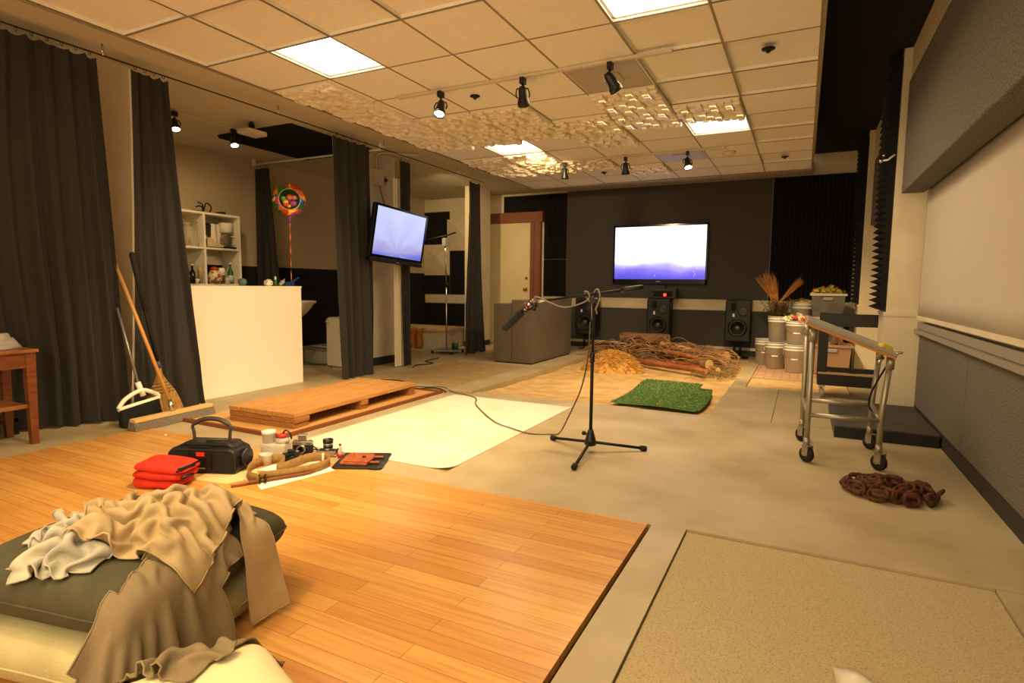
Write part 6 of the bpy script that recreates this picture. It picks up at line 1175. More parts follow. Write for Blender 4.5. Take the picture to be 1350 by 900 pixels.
1,5,21,1,5,20,-2,11,18,-3,14,12,-5,13,7,-49,123,33,12,2,12,0,10,12,-6,16,-2,0,10,-12,-6,13,-7,-7,13,-3,-8,13,1,-7,13,1,-7,13,2,-6,14,-1,-4,15,-1,80,-375,-201,2,9,13,0,11,15,0,11,15,0,11,16,1,11,17,1,11,17,1,9,19,-1,7,19,-1,9,18,-4,14,12,-5,14,8,-36,111,36,3,7,14,-5,16,5,-3,13,-9,-1,9,-12,-8,15,-2,-6,14,1,-8,11,1,-7,13,1,-7,14,0,-6,15,0,-4,15,0],
    'pale_shirt': [
-2014,776,325,13,5,6,13,7,3,12,5,5,13,9,3,12,6,10,-3,-4,17,4,-1,18,15,3,6,14,1,-13,6,-1,-19,7,10,-13,5,16,3,2,9,13,-14,-12,6,6,-3,18,16,3,-4,7,-1,-20,8,4,-14,15,9,0,10,13,5,-19,7,3,15,6,1,13,3,1,14,5,1,14,6,1,14,6,2,-219,-103,-27,13,7,3,12,6,4,12,6,3,12,8,3,11,10,5,1,-3,18,5,-1,18,17,4,0,6,-5,-18,3,-5,-17,8,12,-7,5,14,5,4,13,7,-11,-10,15,11,1,15,14,2,-11,3,-3,-20,12,7,-6,13,5,1,11,-6,13,-9,17,7,3,15,-7,15,6,-4,13,5,2,14,5,1,14,6,1,-219,-107,-24,12,7,4,10,6,4,13,4,3,11,9,0,10,12,4,2,-2,19,10,4,14,15,1,-10,-3,-15,-13,5,-1,-17,9,14,2,6,14,4,3,13,4,-6,-7,18,14,4,6,8,-3,-16,10,4,-11,14,5,0,10,-6,14,15,-3,12,11,10,-10,-6,16,7,0,15,-3,10,8,-11,14,5,1,
14,6,1,-220,-110,-18,13,-7,7,14,0,7,12,10,6,7,14,-2,4,14,-7,7,7,16,14,7,7,12,-3,-12,-8,-16,-8,10,1,-10,13,-3,13,6,14,6,-11,13,-6,4,14,5,14,2,-1,12,0,-6,14,1,-4,14,4,0,13,-4,12,10,-1,13,19,-1,4,8,12,-13,-4,16,8,-3,15,-1,5,10,-13,18,1,0,-227,-133,-16,12,0,12,14,7,11,10,13,0,4,14,-11,6,15,-3,11,12,4,15,11,8,14,-4,-12,-7,-15,-4,15,2,-1,0,-10,17,11,2,13,-1,17,-3,2,16,4,13,10,-4,16,-1,-4,13,-3,-3,11,8,-7,15,2,-6,15,-3,10,10,3,16,19,0,2,6,14,-11,-2,16,2,-4,15,1,3,11,-13,-220,-135,-19,2,-4,17,10,2,14,12,9,3,3,15,-10,7,13,-2,8,14,0,13,11,-3,10,-11,-7,12,5,0,15,-1,-2,-1,-8,16,1,-4,20,15,0,4,11,12,-6,6,13,6,12,8,-3,12,5,-6,8,7,-10,13,6,-8,20,0,-7,13,1,13,10,1,17,16,5,2,7,13,-8,
0,14,-8,1,13,-9,-216,-125,-21,-8,-5,10,-6,5,16,6,4,16,15,4,3,10,9,-7,4,15,0,12,9,-2,13,-1,-8,8,12,-10,16,0,-4,10,-8,12,-2,0,19,8,-4,17,15,-8,-2,14,7,-7,10,11,1,13,8,-3,12,4,-12,12,10,-5,3,17,-8,13,6,4,11,1,14,13,1,12,13,10,0,7,12,-10,4,12,-10,-236,-121,-30,11,0,-1,0,-1,17,-6,11,13,7,4,17,14,-3,7,15,1,-6,11,7,-6,11,10,-5,3,15,-4,11,9,-9,14,-3,0,12,-7,11,3,0,18,7,-8,14,15,-8,2,14,7,-4,14,6,-6,12,10,-7,3,15,-6,0,14,-9,7,13,2,12,2,12,14,0,12,11,13,-2,7,12,-8,3,12,-12,-234,-121,-34,13,6,0,13,-4,-1,6,-1,18,0,13,11,6,4,17,12,-5,12,16,-1,-3,12,7,-6,7,12,-7,10,7,-6,7,13,-7,21,-4,-4,6,-6,17,4,-4,16,3,-7,18,15,-1,2,14,7,-7,2,12,-13,-4,7,-16,4,16,-6,10,9,11,12,0,13,11,13,5,
9,11,-11,6,7,-14,6,4,-16,-225,-102,-12,13,6,-5,15,-1,-3,17,-9,1,8,2,17,1,12,12,4,5,17,10,-1,14,15,2,1,13,4,-6,14,4,-8,9,9,-9,11,11,-10,9,0,14,-3,-6,18,-2,-9,17,15,0,8,12,7,-11,-7,-2,-20,-2,10,-17,6,15,1,10,6,15,11,11,8,12,8,-12,12,-1,-12,12,-1,-11,13,1,-9,-220,-90,6,12,9,-4,13,9,-6,14,-1,-13,15,-2,4,6,9,15,1,7,16,-1,5,17,10,3,13,16,3,-1,13,3,-8,11,8,-9,8,12,-13,6,1,16,-4,-9,16,-1,-9,17,15,4,7,11,3,-13,-9,-4,-18,-6,8,-17,7,14,-7,10,9,14,15,5,-2,13,-8,-10,13,-2,-9,13,1,-14,11,4,-12,-207,-85,38,12,10,-3,12,8,-5,11,9,-10,7,6,-21,9,9,7,1,6,20,-5,2,20,13,7,10,14,-1,-8,12,-5,-8,11,8,-12,2,16,6,2,-1,18,-2,-12,13,6,3,18,16,5,0,13,2,-12,6,-4,-15,-17,10,-4,0,11,-14,14,7,-5,13,-1,-4,
11,-7,-7,13,-1,-11,12,2,-11,11,9,-1,-205,-88,52,10,11,-7,9,7,-14,10,3,-13,7,7,-15,9,13,2,0,3,19,5,10,17,17,-2,-5,5,-16,-1,14,-3,-10,6,15,2,0,17,6,1,-6,18,0,1,19,13,9,8,15,1,-7,8,-6,-16,13,0,-16,8,10,13,-10,16,0,5,12,-12,13,-2,-10,10,-6,-6,12,-1,-8,11,2,-11,12,7,-2,-217,-91,43,9,2,-13,12,-6,-12,11,7,-16,5,17,0,6,12,1,5,9,17,16,10,0,7,-16,-1,5,-17,0,13,7,-10,3,14,11,1,13,6,-2,1,19,9,9,12,14,5,5,16,3,-5,7,-6,-15,13,3,-10,15,4,-1,10,6,11,-1,16,6,10,7,-11,13,-10,-3,9,3,-13,-6,5,-17,11,8,-2,-223,-98,29,8,-9,-13,12,-3,-15,11,12,-2,4,17,3,7,14,3,12,10,0,15,3,-3,-3,-21,9,12,-7,-11,12,10,6,2,13,10,-2,12,3,14,11,7,10,-4,9,10,7,7,12,9,5,10,-3,-13,14,4,-2,12,1,12,13,-8,14,13,9,0,
10,11,-4,8,8,-12,-1,5,-18,-11,-1,-14,11,9,-9,-222,-98,16,10,-6,-13,12,-2,-3,12,-6,17,9,16,1,-2,16,3,6,15,-5,12,6,-10,9,-14,-5,16,-3,-1,1,-6,23,11,4,11,-2,19,2,4,16,0,13,7,-8,14,2,2,12,10,1,14,4,2,12,-2,12,7,-9,13,14,-1,13,14,9,1,7,12,-13,3,7,-17,1,6,-15,-5,0,-17,9,9,-9,-209,-95,4,18,-4,-1,9,-7,5,-3,-8,20,17,2,7,5,16,-1,1,16,-1,10,8,-10,14,0,-15,18,-8,2,-5,3,18,3,-2,20,16,6,4,5,16,-4,-3,16,-3,8,11,-10,13,9,-1,15,1,10,6,-9,13,10,-5,14,15,6,4,9,2,-15,8,-6,-13,5,6,-17,-7,13,-12,0,12,-4,8,13,-8,-192,-91,2,14,-7,-3,14,-8,11,-4,-7,18,8,-4,18,15,7,1,10,11,-6,8,8,-11,9,6,-9,7,10,-13,12,-1,13,-5,3,18,7,-1,18,14,7,5,2,17,-6,-4,14,-10,10,12,-5,13,1,9,8,-7,15,16,2,3,7,-4,-16,
3,-15,-6,9,-5,-16,5,11,-10,-4,17,3,8,14,3,11,11,-5,-179,-89,-19,11,1,3,3,-5,17,-2,-8,14,2,-4,18,14,6,8,14,9,-5,11,9,-11,6,7,-13,0,6,-18,16,5,0,8,2,15,2,2,18,-2,0,22,7,13,4,2,13,-9,6,12,-6,12,4,9,15,4,0,8,-5,-16,-2,-17,-6,5,-9,-14,13,2,-9,9,6,18,14,7,1,10,8,-9,9,7,-12,-190,-86,-23,2,-6,17,-5,12,11,-1,-4,19,9,8,12,14,5,-1,12,8,-5,10,10,-6,8,7,-13,6,5,-15,12,4,-6,7,5,17,-2,-3,19,-2,-3,19,3,13,11,7,15,-2,8,13,-3,13,9,-4,14,-1,-12,2,-14,-10,2,-12,-12,13,1,-11,15,1,-2,7,6,19,15,8,8,18,3,-2,14,-1,-10,-213,-104,-39,-4,7,15,-3,9,15,5,13,13,15,6,1,15,-6,-6,13,5,-3,3,14,-4,10,5,-17,8,14,-9,5,11,12,2,-10,15,1,-11,15,-3,8,19,6,17,2,7,14,-2,9,14,-4,14,10,-5,14,-2,-9,3,-14,-12,
9,-8,-13,13,4,-2,14,2,-1,14,2,10,13,8,7,15,7,1,15,2,-2,-234,-115,-35,8,11,2,0,10,17,12,9,6,15,1,0,13,-6,-7,15,0,-4,10,7,-1,-12,17,-8,4,15,1,7,7,14,0,-16,10,3,-3,16,7,14,4,13,8,-2,6,13,-2,9,11,-4,9,11,-5,12,10,-7,15,-8,-6,10,-8,-8,8,5,-3,15,2,-2,14,-8,2,16,1,4,10,11,0,11,10,-1,-237,-111,1,3,11,-13,17,10,1,12,-4,0,12,5,1,13,3,-1,13,3,-3,16,5,9,-14,11,13,-10,15,-10,0,3,17,8,-6,15,11,-1,-15,14,-7,-2,15,5,3,10,11,4,9,9,4,11,11,-3,-2,6,-24,6,13,-5,14,6,5,14,0,9,14,-9,9,15,6,-5,5,-7,-19,8,8,-6,10,7,1,-270,-152,-7,12,8,1,11,8,3,11,5,0,8,1,0,15,1,3,-1,0,21,-10,6,15,6,13,9,1,9,-18,-6,10,-13,14,5,-10,17,6,0,12,4,0,11,5,0,10,-2,-1,13,4,0,8,11,17,-11,14,0,
-7,7,15,9,-7,15,12,-5,-15,8,-4,-19,17,-5,-4,10,12,3,11,4,3,12,1,3,-18,15,2,6,18,3,15,6,2,14,-9,10,17,7,3,6,4,-19,3,-14,-17,10,10,-5,12,9,9,8,2,20,17,-1,-3,10,-11,-12,12,5,-14,13,10,-1,12,6,10,8,-6,15,7,-3,17,13,8,9,-366,-155,-56,11,8,4,10,-1,14,14,7,3,9,7,-16,14,4,1,8,1,17,-15,5,10,-4,9,15,12,11,0,-1,10,-16,6,7,-16,15,1,-5,13,10,0,13,6,1,14,2,-1,15,-2,-1,14,9,1,-4,10,17,-10,10,14,11,-7,14,11,-13,-5,1,6,-23,10,3,-16,9,8,3,14,4,3,16,-2,4,-8,-2,23,-7,15,8,6,14,0,19,-1,5,7,6,-18,2,-13,-14,10,3,-17,9,12,0,11,7,14,18,6,0,8,-17,-6,11,-1,-12,13,11,1,12,9,4,9,-2,16,7,-6,15,12,6,12,14,8,-3,-366,-155,-48,7,-1,16,13,6,9,13,8,-4,8,5,-17,12,7,2,17,1,6,-2,6,18,-16,8,3,
2,10,17,13,9,-7,-1,9,-19,15,4,-8,14,5,4,14,5,4,15,1,-2,15,0,-1,7,11,-12,3,14,4,5,-2,17,7,-13,7,15,-9,2,6,12,-7,-10,11,-23,12,3,-1,16,6,5,13,-1,13,5,-8,18,-4,4,20,1,20,2,0,11,-15,-3,-14,-15,5,-5,-20,10,10,-8,16,13,1,12,10,6,12,-5,-7,8,-17,-2,13,7,0,13,9,1,11,6,11,7,-8,15,11,5,13,15,8,-2,13,0,-12,-364,-150,-31,4,2,18,14,6,6,13,7,-5,10,5,-14,13,7,1,17,0,0,9,7,13,-13,9,8,-10,11,11,8,6,15,11,6,-15,11,-10,-3,16,1,1,15,4,1,16,2,1,10,15,0,-5,13,-12,0,-4,-17,16,-6,4,8,-12,10,16,1,-8,10,16,-1,-12,18,4,10,10,0,14,4,6,10,-6,13,7,0,17,16,-5,2,6,11,-5,-6,12,-14,-17,-1,-10,-4,-3,-18,13,5,-1,11,10,10,13,0,8,7,-14,-13,11,0,-7,14,11,1,13,10,1,8,-3,18,10,3,15,16,8,-3,13,-2,-11,
11,-7,-10,-365,-138,-14,11,7,12,13,7,5,14,7,1,10,5,-15,14,5,1,13,0,0,17,10,1,0,5,18,-11,11,7,5,9,18,11,-9,6,4,-17,-4,16,-7,-9,17,9,6,10,14,6,-3,16,-9,-3,0,-18,0,-7,-18,13,-3,-3,12,1,0,16,8,-1,4,7,19,9,11,11,2,16,-1,13,3,8,11,10,6,14,-1,-8,7,-14,-5,11,-6,-5,5,12,-8,-15,4,-15,1,16,0,-9,4,17,9,-10,11,15,-5,1,15,-4,-5,10,9,-8,1,13,-14,13,10,2,8,1,19,15,6,1,13,-5,-10,12,-5,-11,14,4,-7,-360,-132,-5,14,4,2,13,6,4,9,10,11,12,5,-10,13,6,1,13,-2,10,9,10,-7,13,6,2,3,4,17,5,7,9,10,-11,8,2,-14,7,9,-11,7,7,11,10,3,16,-5,-6,3,-18,-4,5,-18,6,7,-16,18,1,-5,10,5,0,21,1,-1,-2,6,19,3,3,20,10,11,8,10,15,-1,10,5,-17,11,-11,-10,8,-15,2,11,-4,-12,10,7,-10,9,13,0,0,13,14,-11,12,9,
-1,-5,20,13,-9,7,17,-2,-7,8,10,-13,-8,11,-12,7,10,-12,14,6,13,13,-4,-9,13,-3,-9,15,3,-1,14,6,-2,-359,-134,-5,14,6,2,15,6,3,9,8,1,11,8,1,12,2,12,10,-6,12,13,8,1,7,15,-5,10,3,-12,12,-12,3,2,-16,11,14,-7,3,8,8,16,-15,3,15,3,13,9,-3,7,-18,5,10,-13,13,3,-10,11,4,-11,13,1,-11,15,5,0,2,9,16,-7,-2,19,8,10,15,11,8,-15,11,-8,-13,10,-13,-1,10,-5,-16,10,10,-7,8,6,1,15,12,0,11,15,3,1,5,19,-8,5,20,10,-8,10,16,-4,0,13,7,-13,-10,12,-11,-7,10,-15,13,4,-9,15,-1,-1,13,-1,-2,16,3,-1,13,5,-2,-361,-135,-6,14,7,2,12,6,1,12,9,4,11,2,14,8,-10,12,14,3,11,11,13,-2,3,6,-19,9,-8,-12,11,-15,0,15,-6,-2,14,8,9,3,7,19,-12,3,13,-4,12,16,13,8,3,13,-3,-10,11,2,-12,11,6,-10,12,4,-10,-5,11,-16,2,11,7,-9,-3,21,
11,8,9,11,-14,-9,12,-10,-9,9,2,-17,12,9,-4,5,13,0,15,6,0,12,8,10,6,15,-5,13,11,7,0,-3,20,8,-16,-3,11,6,6,8,10,12,5,10,-14,-11,10,-12,5,6,-17,16,1,-2,15,0,1,14,-1,7,10,5,-13,-364,-136,-6,13,8,1,13,7,5,10,0,14,8,-10,12,10,0,15,13,11,4,8,7,-15,6,-13,-11,7,-7,-16,11,6,0,19,6,2,9,-7,12,12,11,3,-5,6,16,-3,12,11,12,9,7,16,-3,6,16,-4,-4,10,8,-12,0,9,-15,-15,-3,-11,-4,7,-12,6,13,18,17,-1,0,1,-17,-7,12,-7,-8,11,13,-3,12,9,-3,13,7,2,10,11,1,5,0,18,10,11,7,6,14,-7,5,-19,-7,15,1,-4,10,10,12,-2,10,17,10,13,5,5,9,-15,-2,9,-17,15,3,-7,14,-4,9,15,1,2,2,4,-18,-364,-136,-8,13,8,4,9,-1,16,8,-11,11,10,-3,14,12,9,10,11,10,-10,6,-6,-15,5,-10,-14,13,6,-6,15,7,2,9,-8,14,13,2,7,10,6,-15,
1,13,13,10,9,6,13,1,6,14,1,5,7,8,16,13,8,-6,-3,8,-18,-16,-1,-8,-2,3,-20,18,-2,0,12,2,0,10,-7,0,-1,-5,21,13,7,1,5,12,-9,9,8,-12,9,11,3,2,-3,21,11,10,8,3,2,-19,9,-7,-12,17,6,0,13,9,8,-1,10,16,2,13,12,13,11,-1,4,8,-17,13,5,-6,16,-1,6,9,-1,-16,-11,-15,-6,-354,-118,-9,10,-1,17,6,-12,9,10,-4,15,11,6,12,12,11,-4,9,2,-16,5,-10,-14,12,3,-11,15,7,1,10,-1,14,10,-5,14,15,8,-5,4,-1,-20,14,9,-1,15,2,6,13,6,6,10,9,10,-2,8,20,10,11,8,5,9,-16,-14,2,-13,-2,1,-18,17,-3,-3,15,2,0,12,-6,6,-9,-7,19,11,7,9,6,10,-13,1,6,-19,12,10,2,2,1,21,11,8,9,7,5,-18,12,0,-10,14,0,-3,15,7,0,10,9,11,-7,13,10,5,13,12,15,8,-4,13,5,-6,14,2,-11,-3,-10,-17,-8,-8,2,-354,-126,1,7,-10,13,8,-8,13,12,3,13,
12,11,3,10,6,-13,7,-4,-17,9,-2,-17,15,8,1,11,1,12,9,-8,16,14,8,6,10,4,-15,8,1,-16,13,7,0,16,2,0,15,7,1,9,8,14,0,8,17,2,9,16,11,13,-5,-7,4,-18,-1,1,-21,14,-4,-4,15,2,1,9,-7,13,-12,-8,12,8,8,13,10,10,-12,-2,6,-19,12,6,-6,9,7,17,8,9,11,16,2,1,13,-2,-10,8,5,-12,10,5,-6,16,6,0,1,12,7,-6,13,11,12,12,7,16,6,-3,8,-2,-18,-6,-14,-6,-9,-14,1,-262,-123,22,13,6,9,13,7,-9,8,-1,-17,12,7,-7,13,7,0,16,2,0,14,6,0,7,8,15,11,10,6,20,7,0,9,10,11,12,10,-2,6,8,-16,12,7,-11,19,-7,0,5,15,12,10,10,9,16,-2,4,14,-3,-3,-238,-96,7,14,9,-2,9,1,-16,10,3,-13,14,9,-1,16,7,0,15,2,0,14,4,0,16,0,0,11,10,3,10,15,9,7,10,10,11,11,6,14,8,-6,16,5,-7,16,-1,-11,17,-6,-1,5,17,3,11,8,10,
15,0,6],
    'khaki_shirt': [
-1920,878,454,8,8,14,12,12,2,9,8,-12,2,4,-18,11,5,-8,14,6,0,7,-11,12,17,3,2,11,12,5,7,14,6,13,8,-5,11,-6,-13,9,1,-18,-12,8,-15,7,1,-18,11,7,-9,14,7,-1,12,6,0,13,7,0,13,7,2,-2,-6,17,9,-2,15,16,7,-1,2,13,-11,8,7,-6,10,6,-8,11,5,-8,12,4,-9,13,4,-6,13,4,-8,11,6,-13,8,6,-16,6,6,-17,5,9,-16,2,8,-16,0,5,-15,-323,-178,192,9,8,12,11,13,3,8,7,-13,7,7,-14,11,5,-4,13,6,3,12,-13,12,11,3,-13,12,9,-1,6,13,5,13,8,-5,11,-4,-11,15,7,-2,3,2,-20,-11,5,-15,10,7,-11,13,6,0,13,7,0,12,6,0,13,6,0,3,-3,19,7,-2,16,15,1,7,4,19,-10,12,3,-4,10,6,-10,10,6,-11,10,5,-11,13,4,-7,12,4,-9,12,5,-13,7,6,-16,6,7,-17,2,7,-17,2,9,-15,0,6,-14,-330,-184,195,11,13,3,12,11,-2,6,6,-16,10,10,-8,15,4,7,
12,-8,12,17,5,0,3,2,-20,10,3,-11,12,8,-2,9,10,-3,13,0,-6,11,9,5,12,7,-8,-8,3,-18,3,6,-15,14,7,0,12,6,0,13,6,0,13,6,-1,14,-2,12,5,-1,17,6,0,20,17,1,3,13,5,-9,12,6,-9,9,10,-11,1,12,-12,13,4,-9,15,5,-9,7,7,-18,5,6,-18,4,6,-17,3,7,-16,2,10,-15,3,8,-14,-341,-186,183,12,8,0,10,11,-4,11,12,-1,14,7,1,15,3,4,15,-4,8,13,6,-9,3,4,-17,6,1,-17,11,-2,-13,13,5,-7,13,6,-4,9,11,7,8,12,9,11,5,-13,-8,6,-20,14,6,0,12,7,0,13,7,0,14,6,-1,17,-2,7,8,-1,17,8,0,16,9,0,17,15,4,-2,13,5,-8,11,9,-11,-2,11,-13,13,6,-10,9,7,-15,7,5,-19,5,4,-17,5,6,-17,5,8,-16,2,10,-14,2,9,-14,-342,-181,171,9,3,16,15,2,6,15,8,-1,13,7,1,15,5,2,14,8,-5,6,6,-15,8,8,-13,15,-3,-14,1,0,-19,7,0,-15,
14,5,-8,13,8,3,4,12,12,13,11,2,1,7,-18,11,6,3,11,8,0,13,6,1,15,4,-1,16,2,2,8,-1,17,3,-5,19,11,3,14,14,6,-4,11,4,-11,12,8,-4,10,10,-9,6,8,-16,3,3,-18,8,5,-17,7,4,-16,7,6,-15,3,8,-15,4,10,-14,1,10,-13,-326,-180,158,1,6,15,8,1,17,15,1,9,15,6,3,16,8,0,14,9,-8,11,7,-13,13,4,-14,6,3,-19,-5,0,-23,7,3,-17,10,2,-12,13,7,-4,13,7,2,3,13,6,4,9,12,15,2,6,14,1,2,15,-7,-5,14,6,3,5,18,-4,6,-3,14,5,1,20,15,8,-2,11,-2,-13,11,1,-12,9,11,1,10,13,-3,4,4,-17,7,5,-16,8,6,-14,10,6,-12,8,5,-14,7,9,-12,3,10,-13,2,10,-12,-315,-181,139,7,3,15,3,7,16,0,4,19,15,5,8,15,9,-2,14,8,-7,13,6,-11,9,3,-17,-4,-7,-20,11,3,-13,8,8,-15,6,5,-15,11,5,-9,11,7,-1,4,-9,18,14,5,10,12,6,7,
15,-1,2,14,4,3,4,14,-9,2,8,-13,6,5,20,13,9,6,13,-3,-12,11,4,-9,10,7,-4,12,8,4,4,11,-7,10,7,-14,7,4,-14,7,6,-13,11,6,-8,10,5,-11,7,9,-11,3,10,-12,2,11,-12,-319,-182,129,12,7,8,-5,1,20,7,7,16,15,5,3,14,5,-5,10,9,-2,12,9,-4,5,-5,-16,5,5,-16,17,-2,-4,14,1,-10,-3,11,-16,9,7,-13,15,6,-1,2,-9,20,10,-4,14,15,2,9,15,7,3,10,11,-7,-3,8,-15,5,11,-12,14,7,2,13,4,1,12,5,0,10,8,-2,15,5,-1,14,4,12,9,12,-10,-3,4,-19,9,7,-12,16,6,-7,16,-2,-8,12,6,-11,7,10,-12,1,12,-13,-2,12,-11,-331,-191,139,4,14,-6,10,8,2,12,-4,8,12,-2,5,14,2,-6,9,12,-3,-1,16,1,13,9,1,16,-3,-1,15,-7,-5,15,3,-13,-1,10,-16,-2,9,-15,15,5,-2,15,-3,10,-1,-2,20,11,-1,14,15,7,3,8,11,-11,-1,11,-14,7,8,-10,13,6,0,12,7,0,
13,5,0,13,5,0,16,-3,9,8,14,-3,-2,3,-20,13,14,-7,17,-4,-1,16,0,-6,13,8,-10,6,10,-16,3,9,-14,-7,7,-15,1,14,-8,-328,-191,142,6,13,-4,11,13,-1,16,-1,1,16,1,0,2,-5,-19,12,3,-10,10,11,0,7,14,4,15,6,2,14,-6,0,14,5,8,3,9,-16,-9,6,-17,17,3,-1,14,1,7,7,3,11,7,-1,16,13,5,10,11,10,-8,-6,9,-17,12,8,-7,15,4,4,13,0,6,14,-7,-3,13,8,3,5,15,-2,-1,4,-21,12,14,-5,18,-3,6,16,5,-2,10,9,-14,5,3,-18,2,1,-20,5,10,-7,2,14,-8,13,10,-5,-333,-194,145,8,13,-3,11,10,0,13,11,-2,9,5,-17,0,-7,-20,9,3,-16,12,8,-6,15,4,-1,14,2,1,15,6,3,1,6,22,9,12,-3,-5,7,-19,15,-1,1,12,1,8,8,11,5,15,0,2,8,4,15,10,10,1,2,9,-17,15,2,1,10,-14,8,15,-1,3,15,7,1,-3,13,-9,1,9,-17,9,11,-10,16,3,11,16,8,0,
10,8,-15,4,-5,-20,5,1,-19,7,14,-6,13,9,-2,16,2,-8,12,-1,-9,-353,-171,148,9,12,0,11,12,-4,10,9,-13,6,-5,-19,10,7,-16,10,6,-10,13,5,-4,11,5,-11,14,1,-6,13,3,8,0,5,19,9,10,11,6,12,-17,14,1,-1,7,-10,16,16,-1,7,3,17,0,7,10,-4,10,11,-1,14,7,-1,14,-7,6,10,-11,10,16,3,1,13,10,-3,7,10,-12,-11,10,-13,4,8,-14,17,7,6,12,5,-11,6,-2,-18,7,6,-16,15,7,-4,17,-4,3,15,5,-6,14,6,-7,12,5,-10,-374,-167,125,8,13,5,12,11,-4,8,0,-18,8,6,-13,15,8,-5,14,5,-3,14,-1,-4,8,9,-11,12,3,-9,12,6,-4,13,7,7,-1,7,22,15,7,1,14,6,-9,10,-7,12,5,-11,16,14,9,4,0,16,-2,7,13,-4,16,4,0,12,-9,7,15,3,0,10,4,-13,10,9,-1,12,10,0,6,7,-16,-12,10,-13,10,1,-14,11,4,-9,11,6,-11,14,5,-6,16,-4,8,17,4,-3,12,9,-8,11,7,-11,
10,6,-12,-369,-178,102,3,14,6,6,14,4,13,8,1,15,-2,-3,15,-2,-3,14,3,-5,14,3,-5,9,9,-11,14,-2,-8,2,15,-6,8,12,-5,9,10,6,12,7,5,15,5,6,7,-8,14,4,-12,15,13,2,12,11,12,0,8,12,-4,12,7,1,14,7,-4,7,1,-17,7,-5,-18,12,9,-6,8,13,6,12,12,1,8,5,-13,-6,6,-17,13,7,-10,14,5,-6,14,1,-6,15,-3,9,9,4,-15,7,8,-12,10,4,-13,9,1,-13,-355,-175,97,12,10,6,1,13,4,8,14,2,14,6,9,13,-3,8,15,-1,2,14,1,-4,14,-1,-8,15,0,-8,8,13,-10,-8,17,-1,3,15,-7,14,9,5,14,1,12,2,-15,9,8,-7,18,14,9,9,11,12,3,12,11,-1,12,10,-6,9,3,-18,4,-8,-18,10,4,-15,12,10,-3,11,11,-3,10,11,-2,9,13,-1,13,4,-5,15,-5,-2,13,3,-6,11,9,-5,8,6,-14,-9,-11,-17,10,5,-16,11,1,-13,9,4,-11,-346,-164,94,13,8,2,13,5,3,11,9,5,12,8,6,
7,10,10,6,6,16,16,0,1,15,-2,-2,14,-4,-5,15,7,-5,1,16,-6,-13,14,-2,8,15,-1,14,-2,10,1,-15,12,15,1,9,15,4,-10,6,13,7,9,13,5,13,7,-8,4,-4,-18,8,0,-16,13,8,-3,12,9,-2,11,10,0,13,10,2,16,6,1,16,-5,-1,14,7,-5,9,10,-11,4,9,-17,2,0,-19,-4,-9,-18,8,3,-16,9,4,-11,11,5,-9,-344,-163,100,13,7,6,13,8,-3,13,6,-6,14,5,0,-2,11,19,13,7,8,15,-1,1,15,-1,0,13,-6,-7,9,6,13,8,9,9,-1,14,-3,-3,15,-1,14,6,7,10,-12,9,9,-1,-16,12,0,-12,13,10,2,2,15,8,10,12,0,8,-1,-18,14,4,-3,13,-6,11,14,4,0,13,9,0,12,9,0,13,8,2,12,10,-6,6,7,-16,5,3,-18,3,-6,-18,1,5,-18,5,5,-16,7,6,-15,13,6,-6,14,3,-4,-352,-166,94,13,9,0,14,7,-6,11,3,-11,14,4,0,6,11,15,14,-8,3,14,1,2,12,7,2,16,2,-4,8,8,15,
-7,3,19,5,8,14,8,12,5,11,6,6,17,5,-3,6,-1,-21,4,-1,-21,14,9,-3,9,11,3,6,12,1,13,7,-1,14,-1,8,7,-11,12,17,1,4,12,11,-2,9,13,-2,9,11,-8,8,4,-16,6,-5,-17,4,1,-18,5,9,-13,8,9,-12,8,6,-12,11,8,-11,12,3,-8,14,5,-7,-359,-168,92,10,9,-11,15,8,0,9,3,-12,14,1,-5,15,1,0,13,-1,6,12,6,8,11,7,3,15,3,1,10,7,12,-5,4,20,-3,7,18,8,11,13,14,10,5,15,2,-9,2,-5,-20,11,5,-15,12,9,-1,8,12,0,10,13,0,15,4,7,7,-11,14,13,-5,10,14,6,-3,8,9,-11,8,9,-8,10,1,-14,7,1,-14,4,8,-13,10,7,-6,11,7,-9,11,8,-8,15,4,-10,14,-3,-9,13,5,-9,10,10,-7,-375,-162,81,10,9,-5,14,6,-3,18,-3,4,10,7,-10,9,4,-13,14,2,7,13,4,-3,13,4,1,12,6,6,12,5,6,6,7,18,-7,6,17,4,11,13,14,8,1,15,4,-5,13,-2,-2,
13,-9,-2,13,7,0,2,16,-2,3,15,0,14,6,3,11,-8,13,15,3,-5,1,-6,-18,10,1,-13,9,8,-8,7,10,-9,10,9,-5,10,8,-2,15,7,-4,15,2,-4,15,-5,-6,13,3,-9,12,8,-9,6,11,-12,3,11,-14,-370,-176,90,12,9,-1,14,7,-2,11,10,-10,4,1,-21,13,7,-10,16,3,11,13,5,-6,12,4,0,10,4,7,12,3,6,10,9,6,-5,5,18,11,10,7,15,-7,-1,14,3,-5,15,8,-3,9,8,13,3,-4,20,11,9,5,7,13,0,10,10,1,15,5,-2,6,0,-18,-3,-9,-17,12,4,-12,10,10,-4,10,10,-3,14,6,3,16,2,2,15,-5,-3,15,2,-3,13,7,-8,8,9,-12,4,8,-14,0,4,-19,1,10,-16,-364,-170,97,13,9,2,13,8,-6,6,2,-21,10,9,-12,14,6,-5,17,6,-1,15,4,0,5,-12,13,13,0,9,12,8,6,2,16,-11,12,9,1,13,4,4,12,0,3,12,6,3,13,9,2,1,-2,22,5,4,18,11,10,7,11,13,2,13,12,-2,12,4,-13,
